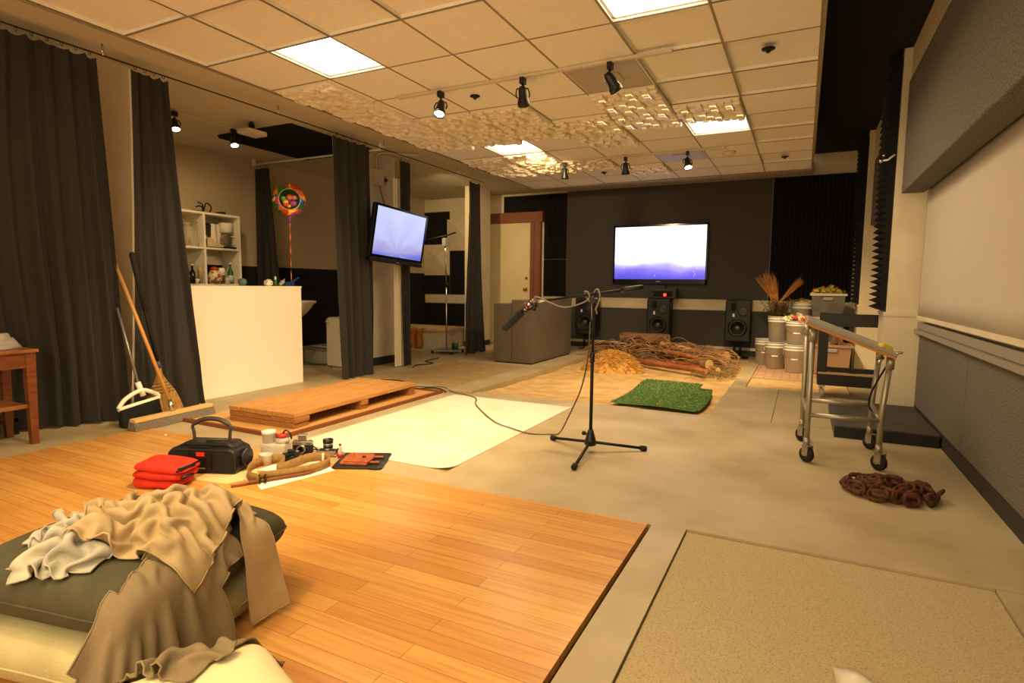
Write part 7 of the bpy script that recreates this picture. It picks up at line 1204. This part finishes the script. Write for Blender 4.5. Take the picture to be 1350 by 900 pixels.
-1,-7,-18,6,-1,-18,14,4,-4,13,7,7,14,0,4,16,-5,1,14,4,1,14,7,-1,10,10,-8,5,7,-15,3,3,-18,4,8,-14,8,9,-12,5,10,-13,-367,-171,74,9,11,7,14,7,2,11,3,-11,15,1,-1,14,4,-6,7,12,-10,13,4,-8,9,-8,15,12,0,10,11,3,11,10,11,-4,1,15,-10,13,8,-3,15,2,3,12,4,4,11,5,1,0,-1,21,12,7,9,13,8,3,10,12,2,10,12,-1,15,7,-6,3,-5,-21,13,2,-6,7,-10,12,13,-5,6,16,2,4,14,7,2,11,10,-3,10,10,-9,3,4,-16,3,6,-17,11,7,-9,10,8,-9,8,9,-12,7,10,-12,-362,-176,44,5,13,7,9,12,9,14,5,8,16,-2,4,16,0,-1,13,5,-10,5,13,-13,16,-4,-11,13,-2,11,-4,7,17,7,2,15,14,7,-2,5,13,-5,12,7,-2,11,8,-4,12,7,-4,13,-4,2,13,-9,7,15,6,6,11,12,1,8,13,-2,3,15,-9,11,10,0,12,-5,12,2,-15,11,14,-3,8,14,7,-3,9,8,-11,
10,5,-11,9,11,-1,3,5,-18,11,8,-5,11,6,-8,12,9,-11,14,6,-7,14,0,-9,-362,-173,15,5,10,8,6,13,6,11,11,7,13,5,10,13,3,8,16,2,3,15,1,-10,8,5,-18,18,1,-1,2,3,18,-9,9,16,8,-4,18,16,1,-2,13,4,-7,9,12,-1,10,12,0,12,8,-8,10,-6,-12,13,-1,0,11,9,-2,7,14,-1,0,18,9,12,5,13,8,-11,9,11,-3,12,15,5,-6,5,-2,-16,10,1,-15,10,12,-7,8,11,1,9,10,-1,12,7,-6,15,7,-6,17,0,-4,15,-5,-4,14,5,-8,-370,-166,-20,10,9,8,12,5,6,11,6,10,13,5,8,10,11,5,8,12,6,14,7,4,14,1,-4,11,3,-11,13,4,11,-1,2,21,-4,3,20,14,-3,10,16,-5,-2,15,1,-7,12,10,-6,12,9,-2,6,13,-9,-5,4,-16,12,8,-2,4,11,9,6,1,17,8,6,12,12,4,9,15,5,-3,6,-3,-17,6,-3,-18,13,6,-7,8,13,2,11,11,1,15,9,1,16,3,-1,16,-5,-1,16,-1,-4,
14,8,-7,7,10,-12,-369,-169,-44,10,8,8,10,7,10,12,5,6,14,0,3,15,5,4,12,8,5,10,11,1,8,10,1,12,9,7,11,4,14,7,1,16,-1,3,21,13,-1,8,14,-5,3,14,-5,4,15,5,0,7,14,-8,-10,6,-17,-2,6,-19,14,11,-5,2,2,21,6,9,15,11,11,9,16,7,1,14,2,-7,6,-3,-20,12,1,-12,13,-1,14,15,1,3,10,14,0,14,5,0,16,2,0,15,3,-2,13,9,-9,4,7,-18,1,1,-18,-360,-159,-45,10,9,8,12,7,11,13,5,8,10,-1,14,14,4,-4,12,7,2,9,10,0,9,13,8,11,4,14,8,-2,17,7,10,12,15,6,2,14,-9,0,14,-7,0,13,4,9,2,5,21,10,12,-3,-8,6,-18,-6,5,-18,8,9,-14,8,6,17,11,9,7,14,7,2,13,8,3,15,6,0,15,0,-7,12,-1,-14,12,1,9,6,-5,19,15,5,6,14,8,0,14,7,-3,12,8,-10,5,5,-18,0,0,-19,2,3,-18,-355,-166,-30,10,8,11,10,8,8,12,6,12,
12,10,1,14,5,-12,13,9,3,8,8,11,10,-4,14,10,6,14,8,13,8,14,8,-6,16,-8,-3,15,-6,-2,15,7,6,5,5,18,-1,1,20,9,12,9,9,9,-15,-7,7,-17,2,10,-16,15,-2,-10,16,-8,8,13,9,5,12,10,1,9,11,-3,11,11,-4,14,6,5,9,-3,16,6,-5,16,13,5,9,14,9,-4,13,8,-6,11,6,-11,3,2,-19,4,4,-17,6,4,-16,-365,-181,-22,9,11,11,10,10,7,13,11,1,13,4,-14,13,11,1,11,5,14,10,-6,14,10,6,14,10,15,0,13,7,-7,16,-8,-5,17,3,-4,14,8,4,8,4,17,1,-5,19,4,10,16,9,12,7,12,11,0,10,5,-15,4,6,-15,14,2,-9,7,-8,-16,13,4,-2,8,12,3,4,15,3,11,12,8,10,1,14,7,-8,14,12,4,15,14,8,-5,12,5,-8,12,7,-8,11,9,-4,13,6,-9,10,1,-14,10,2,-13,-383,-180,-44,8,10,10,9,10,10,12,8,3,14,7,-7,11,3,13,10,-1,15,12,5,10,13,10,-2,13,1,-13,
14,4,-6,16,4,-1,13,9,6,9,5,12,4,-8,18,5,7,15,12,10,3,11,8,1,5,14,7,14,10,1,11,7,-13,7,1,-18,2,-13,-17,15,8,-2,8,12,1,4,11,13,9,1,16,9,0,14,11,5,12,14,8,-2,11,-2,-15,13,1,-9,13,6,-7,10,12,-4,11,12,-4,14,8,-7,13,3,-8,-372,-190,-61,12,7,10,0,14,9,3,13,8,10,7,13,10,1,12,12,3,12,14,5,6,13,3,-14,13,4,-12,15,6,-6,16,5,5,9,7,13,3,-6,18,10,5,14,15,6,-3,15,-4,-4,13,8,5,5,15,5,-3,16,8,11,11,-7,4,-6,-18,8,-5,-14,14,9,-3,5,4,18,5,7,15,9,7,13,11,8,9,15,7,3,13,2,-11,10,-1,-14,11,-1,-12,13,1,-10,16,5,-6,14,9,-4,8,15,-4,12,7,-10,-361,-180,-44,14,6,1,10,5,7,3,12,10,-2,15,9,10,3,12,11,1,11,9,7,11,14,6,2,12,3,-13,11,5,-12,14,5,8,4,-2,20,10,4,13,16,3,-3,12,-8,-10,
17,1,-3,14,8,4,6,14,8,-12,12,10,5,15,5,7,-1,-21,10,1,-14,15,6,1,3,4,19,7,9,13,12,9,8,15,6,4,13,7,4,16,5,0,13,-1,-13,5,-2,-17,13,0,-11,13,4,-7,13,3,-8,13,-1,-11,16,1,-6,-368,-151,-31,14,5,0,11,8,1,10,7,5,11,5,7,7,-2,12,12,-3,12,9,12,8,-5,16,0,10,10,10,13,4,-11,9,2,13,10,4,12,16,2,-1,10,-10,-11,14,4,-3,13,2,4,11,5,3,10,9,-3,-2,13,11,-9,14,7,14,9,2,9,0,-17,11,3,-7,10,5,14,12,7,5,14,0,5,15,1,4,13,8,4,6,16,2,15,6,-2,13,-2,-11,3,-4,-20,15,4,-7,14,2,-11,14,-1,-12,13,-6,-13,-523,-246,-22,13,6,2,13,6,3,13,8,2,12,8,1,12,7,2,16,6,0,8,-11,9,8,-1,19,8,11,14,10,10,-11,-10,-1,-18,10,4,-13,14,7,0,12,3,0,11,-4,0,19,2,3,9,15,0,-6,16,9,-5,16,-2,8,12,-10,15,7,1,
14,3,6,13,-2,9,10,-6,9,15,4,5,-1,17,4,-11,13,6,10,11,8,14,5,6,15,-1,1,12,-11,-5,16,3,-5,9,7,11,6,-4,18,13,8,-1,3,4,-19,12,9,-3,-6,16,10,4,15,3,16,7,2,14,1,-8,13,-10,-8,14,0,5,14,6,6,8,9,7,12,5,1,12,7,0,4,16,0,14,6,-5,14,0,-9,7,-4,-17,14,2,-12,15,-3,-14,14,-7,-17,12,-10,-21,11,-8,-27,8,-4,-25,8,-1,-24,6,0,-22,2,1,-23,2,0,-22,1,0,-21,1,0,-21,1,0,-20,1,1,-20,1,0,-19,1,1,-18,1,0,-18,1,1,-18,1,0,-16,2,1,-17,3,0,-15,-593,-222,362,13,6,2,13,7,3,12,8,2,12,7,1,13,8,2,13,-3,9,5,-14,11,11,8,11,7,11,7,12,11,-4,-3,2,-19,7,4,-15,14,6,0,14,4,0,15,-3,0,10,-2,14,15,4,8,9,16,0,-3,17,-2,-6,16,-2,9,13,-5,16,5,3,11,-5,12,13,-7,11,5,3,-19,9,11,-4,-9,14,9,10,12,3,
14,2,6,13,-10,2,17,3,0,8,11,9,-1,-4,19,10,4,15,14,8,-3,4,4,-16,6,5,-16,15,4,0,6,15,4,4,16,1,16,4,-4,16,-11,-7,12,6,7,11,6,5,2,9,16,14,7,3,10,-5,-14,12,6,-3,12,7,-7,12,14,-5,10,-3,-14,15,1,-13,14,-4,-15,15,-7,-16,12,-9,-20,10,-6,-22,11,-2,-21,6,0,-23,8,1,-21,1,0,-23,1,0,-22,1,1,-21,1,0,-20,1,1,-20,1,0,-20,1,1,-19,1,0,-18,2,1,-18,1,1,-17,2,0,-17,1,1,-16,1,1,-16,-596,-226,362,13,7,2,13,7,2,12,8,2,12,9,2,11,0,14,7,-14,9,13,4,9,12,5,-15,6,11,9,7,13,8,11,5,-12,-1,3,-20,15,5,0,13,4,0,15,-4,0,15,0,8,4,3,18,11,6,13,8,14,0,-2,15,-5,2,15,-2,14,8,4,13,-6,10,16,3,-2,-8,0,-19,2,3,-19,14,8,0,11,2,8,12,5,2,10,8,5,11,6,6,-2,4,19,3,3,20,13,7,8,13,8,2,
13,5,-9,-1,4,-19,9,3,-14,12,3,0,12,8,-3,12,7,-4,13,3,0,13,6,6,13,8,7,0,9,17,14,8,6,11,-1,-12,11,0,-11,12,6,-6,11,5,-10,13,4,-11,14,0,-12,14,-4,-15,14,-6,-16,14,-7,-17,12,-4,-18,11,0,-20,5,0,-21,3,0,-22,3,1,-21,2,1,-21,2,0,-21,1,1,-20,2,0,-20,1,1,-19,1,1,-19,2,0,-19,1,1,-17,2,1,-18,2,1,-16,1,0,-17,2,1,-15,-602,-227,361,13,6,1,13,8,3,10,6,10,11,2,11,9,-10,11,14,3,8,11,6,-12,8,1,-15,12,10,1,3,13,11,13,10,1,4,4,-19,13,5,-1,14,4,0,15,-5,0,17,-1,1,9,5,15,-6,4,18,6,6,17,8,13,3,7,12,-3,12,7,5,13,7,4,13,5,-10,-7,-1,-19,-1,5,-18,14,2,-12,14,4,1,11,5,4,11,8,4,10,8,11,-8,2,19,10,5,15,17,0,2,6,12,5,11,11,4,13,3,-11,-1,3,-19,10,2,-15,13,6,-2,12,6,-4,15,2,-1,
13,3,6,8,13,13,5,9,16,13,10,6,16,1,-7,5,-5,-20,12,3,-8,12,4,-11,12,2,-11,14,0,-12,15,-3,-12,14,-5,-14,14,-4,-13,16,-1,-15,8,1,-20,6,1,-20,4,0,-21,2,1,-21,2,0,-21,1,1,-20,2,1,-20,1,0,-20,2,1,-19,2,1,-19,1,1,-18,2,0,-18,2,1,-17,2,1,-17,2,1,-16,2,0,-16,-608,-229,360,10,5,8,12,1,11,11,-4,12,11,3,12,13,5,8,13,7,-7,6,1,-19,9,4,-13,12,9,-1,12,10,3,6,11,10,11,10,-9,14,2,8,12,-9,8,16,2,-1,10,5,-13,13,6,3,2,6,18,-8,2,18,6,11,13,11,11,5,12,11,-2,13,8,-9,13,5,-8,13,-1,-11,-8,8,-13,3,-1,-20,17,3,0,12,6,0,12,9,1,9,6,12,-4,3,19,15,-5,6,15,-4,1,10,13,5,-3,16,1,9,12,6,15,2,-7,5,4,-17,7,6,-15,14,3,-9,16,3,0,12,5,10,1,8,18,10,11,11,15,5,-2,13,4,-7,12,1,-12,6,-9,-17,
11,5,-9,13,3,-10,13,0,-11,15,-2,-9,15,-3,-10,16,-3,-11,17,1,-13,7,2,-20,6,1,-20,7,1,-20,0,1,-21,1,0,-21,1,1,-20,2,1,-20,1,0,-20,2,1,-19,2,1,-18,2,1,-19,2,0,-17,2,1,-17,2,1,-17,3,1,-16,2,1,-16,-620,-248,372,12,3,11,11,4,11,12,7,9,13,7,5,14,7,1,13,4,-8,5,3,-18,9,5,-13,12,8,0,12,10,2,8,11,7,13,6,10,11,-9,11,16,4,3,10,4,-14,7,-2,-19,15,9,2,3,7,18,-7,2,19,4,11,12,12,12,5,14,6,-10,13,1,-12,15,-1,-9,17,-1,-10,9,15,-3,-7,14,-15,8,6,0,13,4,3,11,9,0,13,5,10,1,0,21,14,-3,7,10,-10,-14,14,8,1,4,14,5,-4,15,2,10,12,8,16,3,-3,9,4,-15,7,7,-14,14,3,-7,15,2,3,1,12,20,14,-1,1,12,-12,1,12,4,-11,4,13,-9,8,-3,-16,11,6,-10,13,5,-6,14,3,-7,15,-2,-6,16,-4,-7,18,-3,-9,15,3,-14,
9,2,-20,5,2,-20,3,1,-21,3,1,-20,2,1,-20,2,1,-21,2,0,-20,2,1,-19,2,1,-19,2,1,-19,2,1,-18,3,1,-18,2,1,-17,2,1,-16,3,0,-16,2,1,-16,-630,-255,383,13,7,7,13,7,4,14,6,1,14,6,1,13,6,3,14,8,1,12,2,-12,2,6,-19,13,8,0,6,4,16,10,4,12,13,3,8,15,5,6,11,4,-15,2,-11,-17,10,7,-10,14,7,-2,2,3,20,-1,11,12,6,11,12,14,7,0,12,-4,-12,14,-2,-10,14,0,-10,14,6,-9,5,16,0,-1,17,9,12,8,4,15,0,6,9,13,-1,9,11,-1,11,1,18,14,-3,-8,0,-15,-14,12,7,-2,15,8,-2,6,15,6,0,15,5,8,12,10,15,6,0,11,4,-10,13,5,-5,12,8,-14,11,-8,1,-1,-18,12,12,-1,-3,9,9,-11,5,10,-13,8,10,-9,14,9,-3,17,7,-5,17,2,-6,18,-3,-2,18,-8,1,15,1,-13,8,2,-18,9,4,-20,5,2,-20,4,2,-21,2,1,-21,3,1,-20,2,0,-21,2,1,-20,
2,1,-19,3,1,-19,2,1,-19,3,1,-18,2,1,-18,3,1,-17,3,1,-16,3,1,-16,3,1,-16,-635,-258,374,14,6,2,15,4,1,16,0,-2,15,4,0,13,8,3,5,14,6,13,9,3,11,6,-9,12,7,-10,5,6,15,1,-1,21,13,5,8,15,5,-8,3,-9,-17,6,-3,-17,13,10,-2,12,6,-2,15,2,4,6,7,14,-5,14,10,12,11,7,14,-4,-12,7,-7,-15,14,3,-8,13,6,2,2,7,19,9,10,9,11,9,5,14,8,5,9,13,0,7,14,-1,13,9,-7,8,-10,-15,2,-14,-12,14,5,-5,13,9,-1,13,13,1,6,15,8,3,14,8,7,11,11,14,8,-3,11,1,-15,8,-10,-13,7,-16,9,11,-8,-7,12,9,-2,4,15,12,8,11,-15,11,11,-6,16,8,-3,18,3,0,18,-4,1,19,-2,-1,16,1,-14,-1,-9,-19,17,9,-13,11,5,-19,6,4,-21,7,2,-21,1,1,-22,1,1,-21,3,1,-20,2,1,-20,3,1,-20,3,1,-19,3,1,-19,3,1,-18,3,1,-17,3,1,-17,3,1,-17,
4,1,-16,3,1,-15,-633,-270,352,14,6,3,15,6,2,13,6,1,12,5,3,12,6,1,12,8,1,10,10,1,7,13,0,12,11,3,-2,2,19,4,1,18,15,6,5,10,-1,-17,0,-13,-14,12,5,-14,12,8,0,13,6,0,14,3,0,15,3,0,6,8,14,-1,16,6,16,3,-2,6,-7,-19,13,4,0,15,5,0,-3,8,19,2,6,17,11,8,9,13,9,1,8,13,-4,8,13,-8,13,2,-13,5,-14,-10,13,-3,-14,12,8,0,12,8,-2,11,10,-1,4,17,7,2,12,14,10,14,3,14,-2,-11,9,-12,2,9,-13,0,12,-6,-17,13,9,-3,14,8,-1,-1,15,17,14,9,6,14,7,-6,15,7,-2,17,2,0,18,3,-3,14,2,-14,8,-5,-17,6,-7,-15,17,10,-12,14,7,-18,4,3,-22,4,2,-22,3,2,-22,4,2,-21,3,1,-21,3,1,-20,3,1,-20,3,1,-19,4,1,-19,4,1,-18,3,1,-17,4,1,-17,4,1,-16,4,1,-16,4,1,-16,-640,-271,351,13,6,3,13,7,1,12,5,2,13,5,2,
11,6,1,11,8,1,10,10,1,9,13,0,10,11,5,-4,0,19,8,4,17,16,3,-4,1,-11,-15,5,-5,-18,14,8,-3,12,8,0,11,5,0,14,1,-1,12,4,0,11,5,0,11,6,0,7,8,-1,10,6,0,11,3,1,13,3,-1,9,8,11,-11,7,17,10,9,8,14,-6,-8,9,10,-3,3,13,-7,11,8,-7,12,-12,-15,12,6,0,11,7,-1,12,8,0,11,11,-1,-3,12,13,6,15,3,15,2,-11,6,-14,6,12,-13,2,14,1,-14,12,8,-1,12,7,-3,14,8,-2,12,11,3,2,14,14,13,7,6,16,6,1,17,5,-4,12,-1,-14,8,-13,-11,8,-7,-17,17,9,-8,17,11,-12,13,8,-18,7,4,-21,5,3,-23,3,2,-22,4,1,-22,3,2,-21,4,1,-20,4,1,-20,4,1,-19,4,1,-18,4,1,-18,4,1,-18,5,1,-16,4,1,-17,5,1,-15,4,1,-15,-650,-273,347,12,7,3,13,6,2,13,6,1,12,5,1,11,5,2,10,8,1,10,10,1,8,12,0,9,10,5,-1,3,20,11,5,13,
13,-2,-12,-4,-14,-12,10,1,-13,13,7,0,12,9,0,12,3,0,14,2,0,12,4,0,11,6,0,11,7,-1,10,10,0,10,5,7,9,-6,15,12,7,-5,4,6,-17,1,13,17,14,3,1,10,-12,-8,15,-1,-2,11,10,0,-9,11,-13,11,12,0,12,5,-1,11,7,0,12,7,-1,8,10,-1,-4,10,8,12,10,-8,12,-14,0,6,-15,3,16,5,-2,11,8,-1,12,8,-3,12,6,-1,12,8,-2,13,11,-3,10,12,6,6,10,15,16,8,3,14,-1,-12,7,-16,-8,10,-8,-15,15,5,-6,16,9,-7,19,12,-12,16,8,-16,6,5,-24,7,4,-22,4,1,-23,3,2,-22,4,2,-21,4,1,-20,4,1,-20,5,2,-19,4,1,-18,5,1,-18,5,1,-17,5,1,-17,5,1,-16,6,0,-15,5,1,-15,-488,-193,356,13,5,0,13,7,0,11,9,0,11,10,2,6,-4,18,13,2,11,10,7,-12,-1,1,-20,16,2,-1,13,2,-2,14,4,0,13,3,0,85,52,-6,11,9,-1,13,7,-1,13,7,-2,12,7,-2,12,10,-2,
10,13,1,7,11,13,16,3,-4,8,-16,-5,12,-3,-13,14,2,-4,15,2,-4,-368,-141,34,13,7,0,13,7,-1,11,10,0,10,7,12,7,-3,17,15,4,6,9,6,-15,1,2,-19,15,2,-4,15,4,-1,14,2,0,14,4,-1,79,50,-5,13,8,-2,12,8,-1,13,7,-2,12,6,-1,11,7,-2,8,15,-1,14,8,0,10,-15,-3,14,4,-2,14,2,-3,14,1,-3,14,2,-4]
}
for q in CLOTH.values():
    for k in range(3, len(q)): q[k] += q[k - 3]
cushions()
m_khaki = mat('khaki cotton', 'b8a27a', .85, col2='ac966e', scale=9, bump=.25, bscale=300)
m_pale = mat('pale blue grey denim', 'bdb9a6', .85, col2='a9a798', scale=16, bump=.25, bscale=300)
m_jack = mat('olive grey twill', '8b7a5c', .85, col2='7f6f53', scale=9, bump=.25, bscale=300)
for g, (nm, lab, m) in zip(garments, (('jacket', 'olive grey jacket crumpled over the front edge of the dark cushion', m_jack), ('shirt', 'pale blue grey shirt bunched on the left of the dark cushion', m_pale), ('shirt', 'khaki shirt heaped on top with a sleeve hanging down the right side', m_khaki))):
    q = CLOTH[g['name']]
    V = [Vector((q[k] / 1000, q[k + 1] / 1000, q[k + 2] / 1000)) for k in range(0, len(q), 3)]
    gm = garment(g['mask'], g['nu'], g['nv']); c = sum(V, Vector()) / len(V); c.z = .37
    t = thing(nm, lab, 'clothes', c)
    mb = MB(); mb.add([v - c for v in V], gm['f'], True); mb.build('fabric', m, t, sub=1, solid=.004, soff=0)
    ec = {}
    for f in gm['f']:
        for k in range(4): e = tuple(sorted((f[k], f[(k + 1) % 4]))); ec[e] = ec.get(e, 0) + 1
    nb = {}
    for (a, b), n in ec.items():
        if n == 1: nb.setdefault(a, []).append(b); nb.setdefault(b, []).append(a)
    st = next(iter(nb)); loop = [st]; prev = None
    while True:
        nx = [w for w in nb[loop[-1]] if w != prev]
        if not nx or nx[0] == st or len(loop) > 2000: break
        prev = loop[-1]; loop.append(nx[0])
    MB().tube([V[k] - c for k in loop], .0035, 5, closed=True).build('stitched_hem', m, t)
# ================================================================ CAMERA AND LIGHT
cam = bpy.data.cameras.new('camera'); co = bpy.data.objects.new('camera', cam); C.objects.link(co); sc.camera = co
cam.sensor_width = 36; cam.lens = 36 * 762 / 1350; cam.clip_start = .05; cam.clip_end = 60
ya, pi_, ro = math.radians(26.6), math.radians(-5.5), math.radians(.6)
f = Vector((-sin(ya) * cos(pi_), cos(ya) * cos(pi_), sin(pi_))); rt = Vector((cos(ya), sin(ya), 0)); up = rt.cross(f)
r2 = cos(ro) * rt + sin(ro) * up; u2 = -sin(ro) * rt + cos(ro) * up
co.matrix_world = Matrix(((r2.x, u2.x, -f.x, 0), (r2.y, u2.y, -f.y, 0), (r2.z, u2.z, -f.z, 1.2), (0, 0, 0, 1)))
def spot(loc, tgt, power, size, blend=.5, col=(1, .7, .34), rad=.06):
    l = bpy.data.lights.new('spot', 'SPOT'); l.energy = power; l.spot_size = math.radians(size); l.spot_blend = blend; l.color = col; l.shadow_soft_size = rad
    o = bpy.data.objects.new('spot_lamp', l); C.objects.link(o); o.location = loc
    o.rotation_euler = (Vector(tgt) - Vector(loc)).to_track_quat('-Z', 'Y').to_euler(); return o
def area(loc, rot, power, sx, sy, col=(1, .74, .42)):
    l = bpy.data.lights.new('area', 'AREA'); l.energy = power; l.shape = 'RECTANGLE'; l.size = sx; l.size_y = sy; l.color = col
    o = bpy.data.objects.new('fill_area_lamp', l); C.objects.link(o); o.location = loc; o.rotation_euler = rot; return o

spot((-2.0, 2.2, 2.8), (-3.3, 3.0, 0), 400, 80, .8)        # items, mat, boards
spot((-2.9, 4.2, 2.72), (-3.0, 4.3, 0), 190, 100, .8)      # mat and pallet
spot((-2.1, 3.9, 2.72), (-5.4, 4.3, .7), 300, 60, .6)      # bar front
spot((-2.2, .7, 2.8), (-1.9, 1.1, .2), 90, 70, .7)         # cushions
spot((-1.3, 7.3, 2.7), (-2.2, 8.0, 0), 330, 90, .8)        # sand and straw
spot((-.6, 6.4, 2.75), (-.05, 9.4, .3), 260, 50, .7)        # added spot to brighten the bucket fronts
spot((-3.0, 6.6, 2.75), (-4.4, 10.8, 1.3), 170, 80, .8)    # added front light for the far door and cabinets
spot((-.6, 8.0, 2.75), (-.1, 8.9, 0), 230, 55, .6)         # bricks and buckets
spot((-6.0, 4.4, 2.95), (-7.4, 5.3, 1.5), 70, 90, .8)      # shelf
spot((-5.4, 8.0, 2.9), (-6.6, 10.8, 1.2), 150, 100, .8)
area((-1.8, .2, 2.84), (0, 0, 0), 60, 2.4, 1.2)  # added fill, stands in for unseen ceiling lights behind the camera
area((-1.0, -1.2, 1.9), (math.radians(80), 0, 0), 95, 4, 1.6)  # added soft fill from behind the camera, no fixture there
area((-1.2, 5.3, 2.84), (0, 0, 0), 80, 1.6, 1.6)  # added overhead fill over mid floor, not one of the ceiling lights
w = bpy.data.worlds.new('world'); sc.world = w; w.use_nodes = True
w.node_tree.nodes['Background'].inputs[0].default_value = (1, .7, .38, 1); w.node_tree.nodes['Background'].inputs[1].default_value = .6  # warm ambient fill, let in by the open back of the room
sc.view_settings.view_transform = 'Standard'; sc.view_settings.look = 'None'; sc.view_settings.exposure = .0
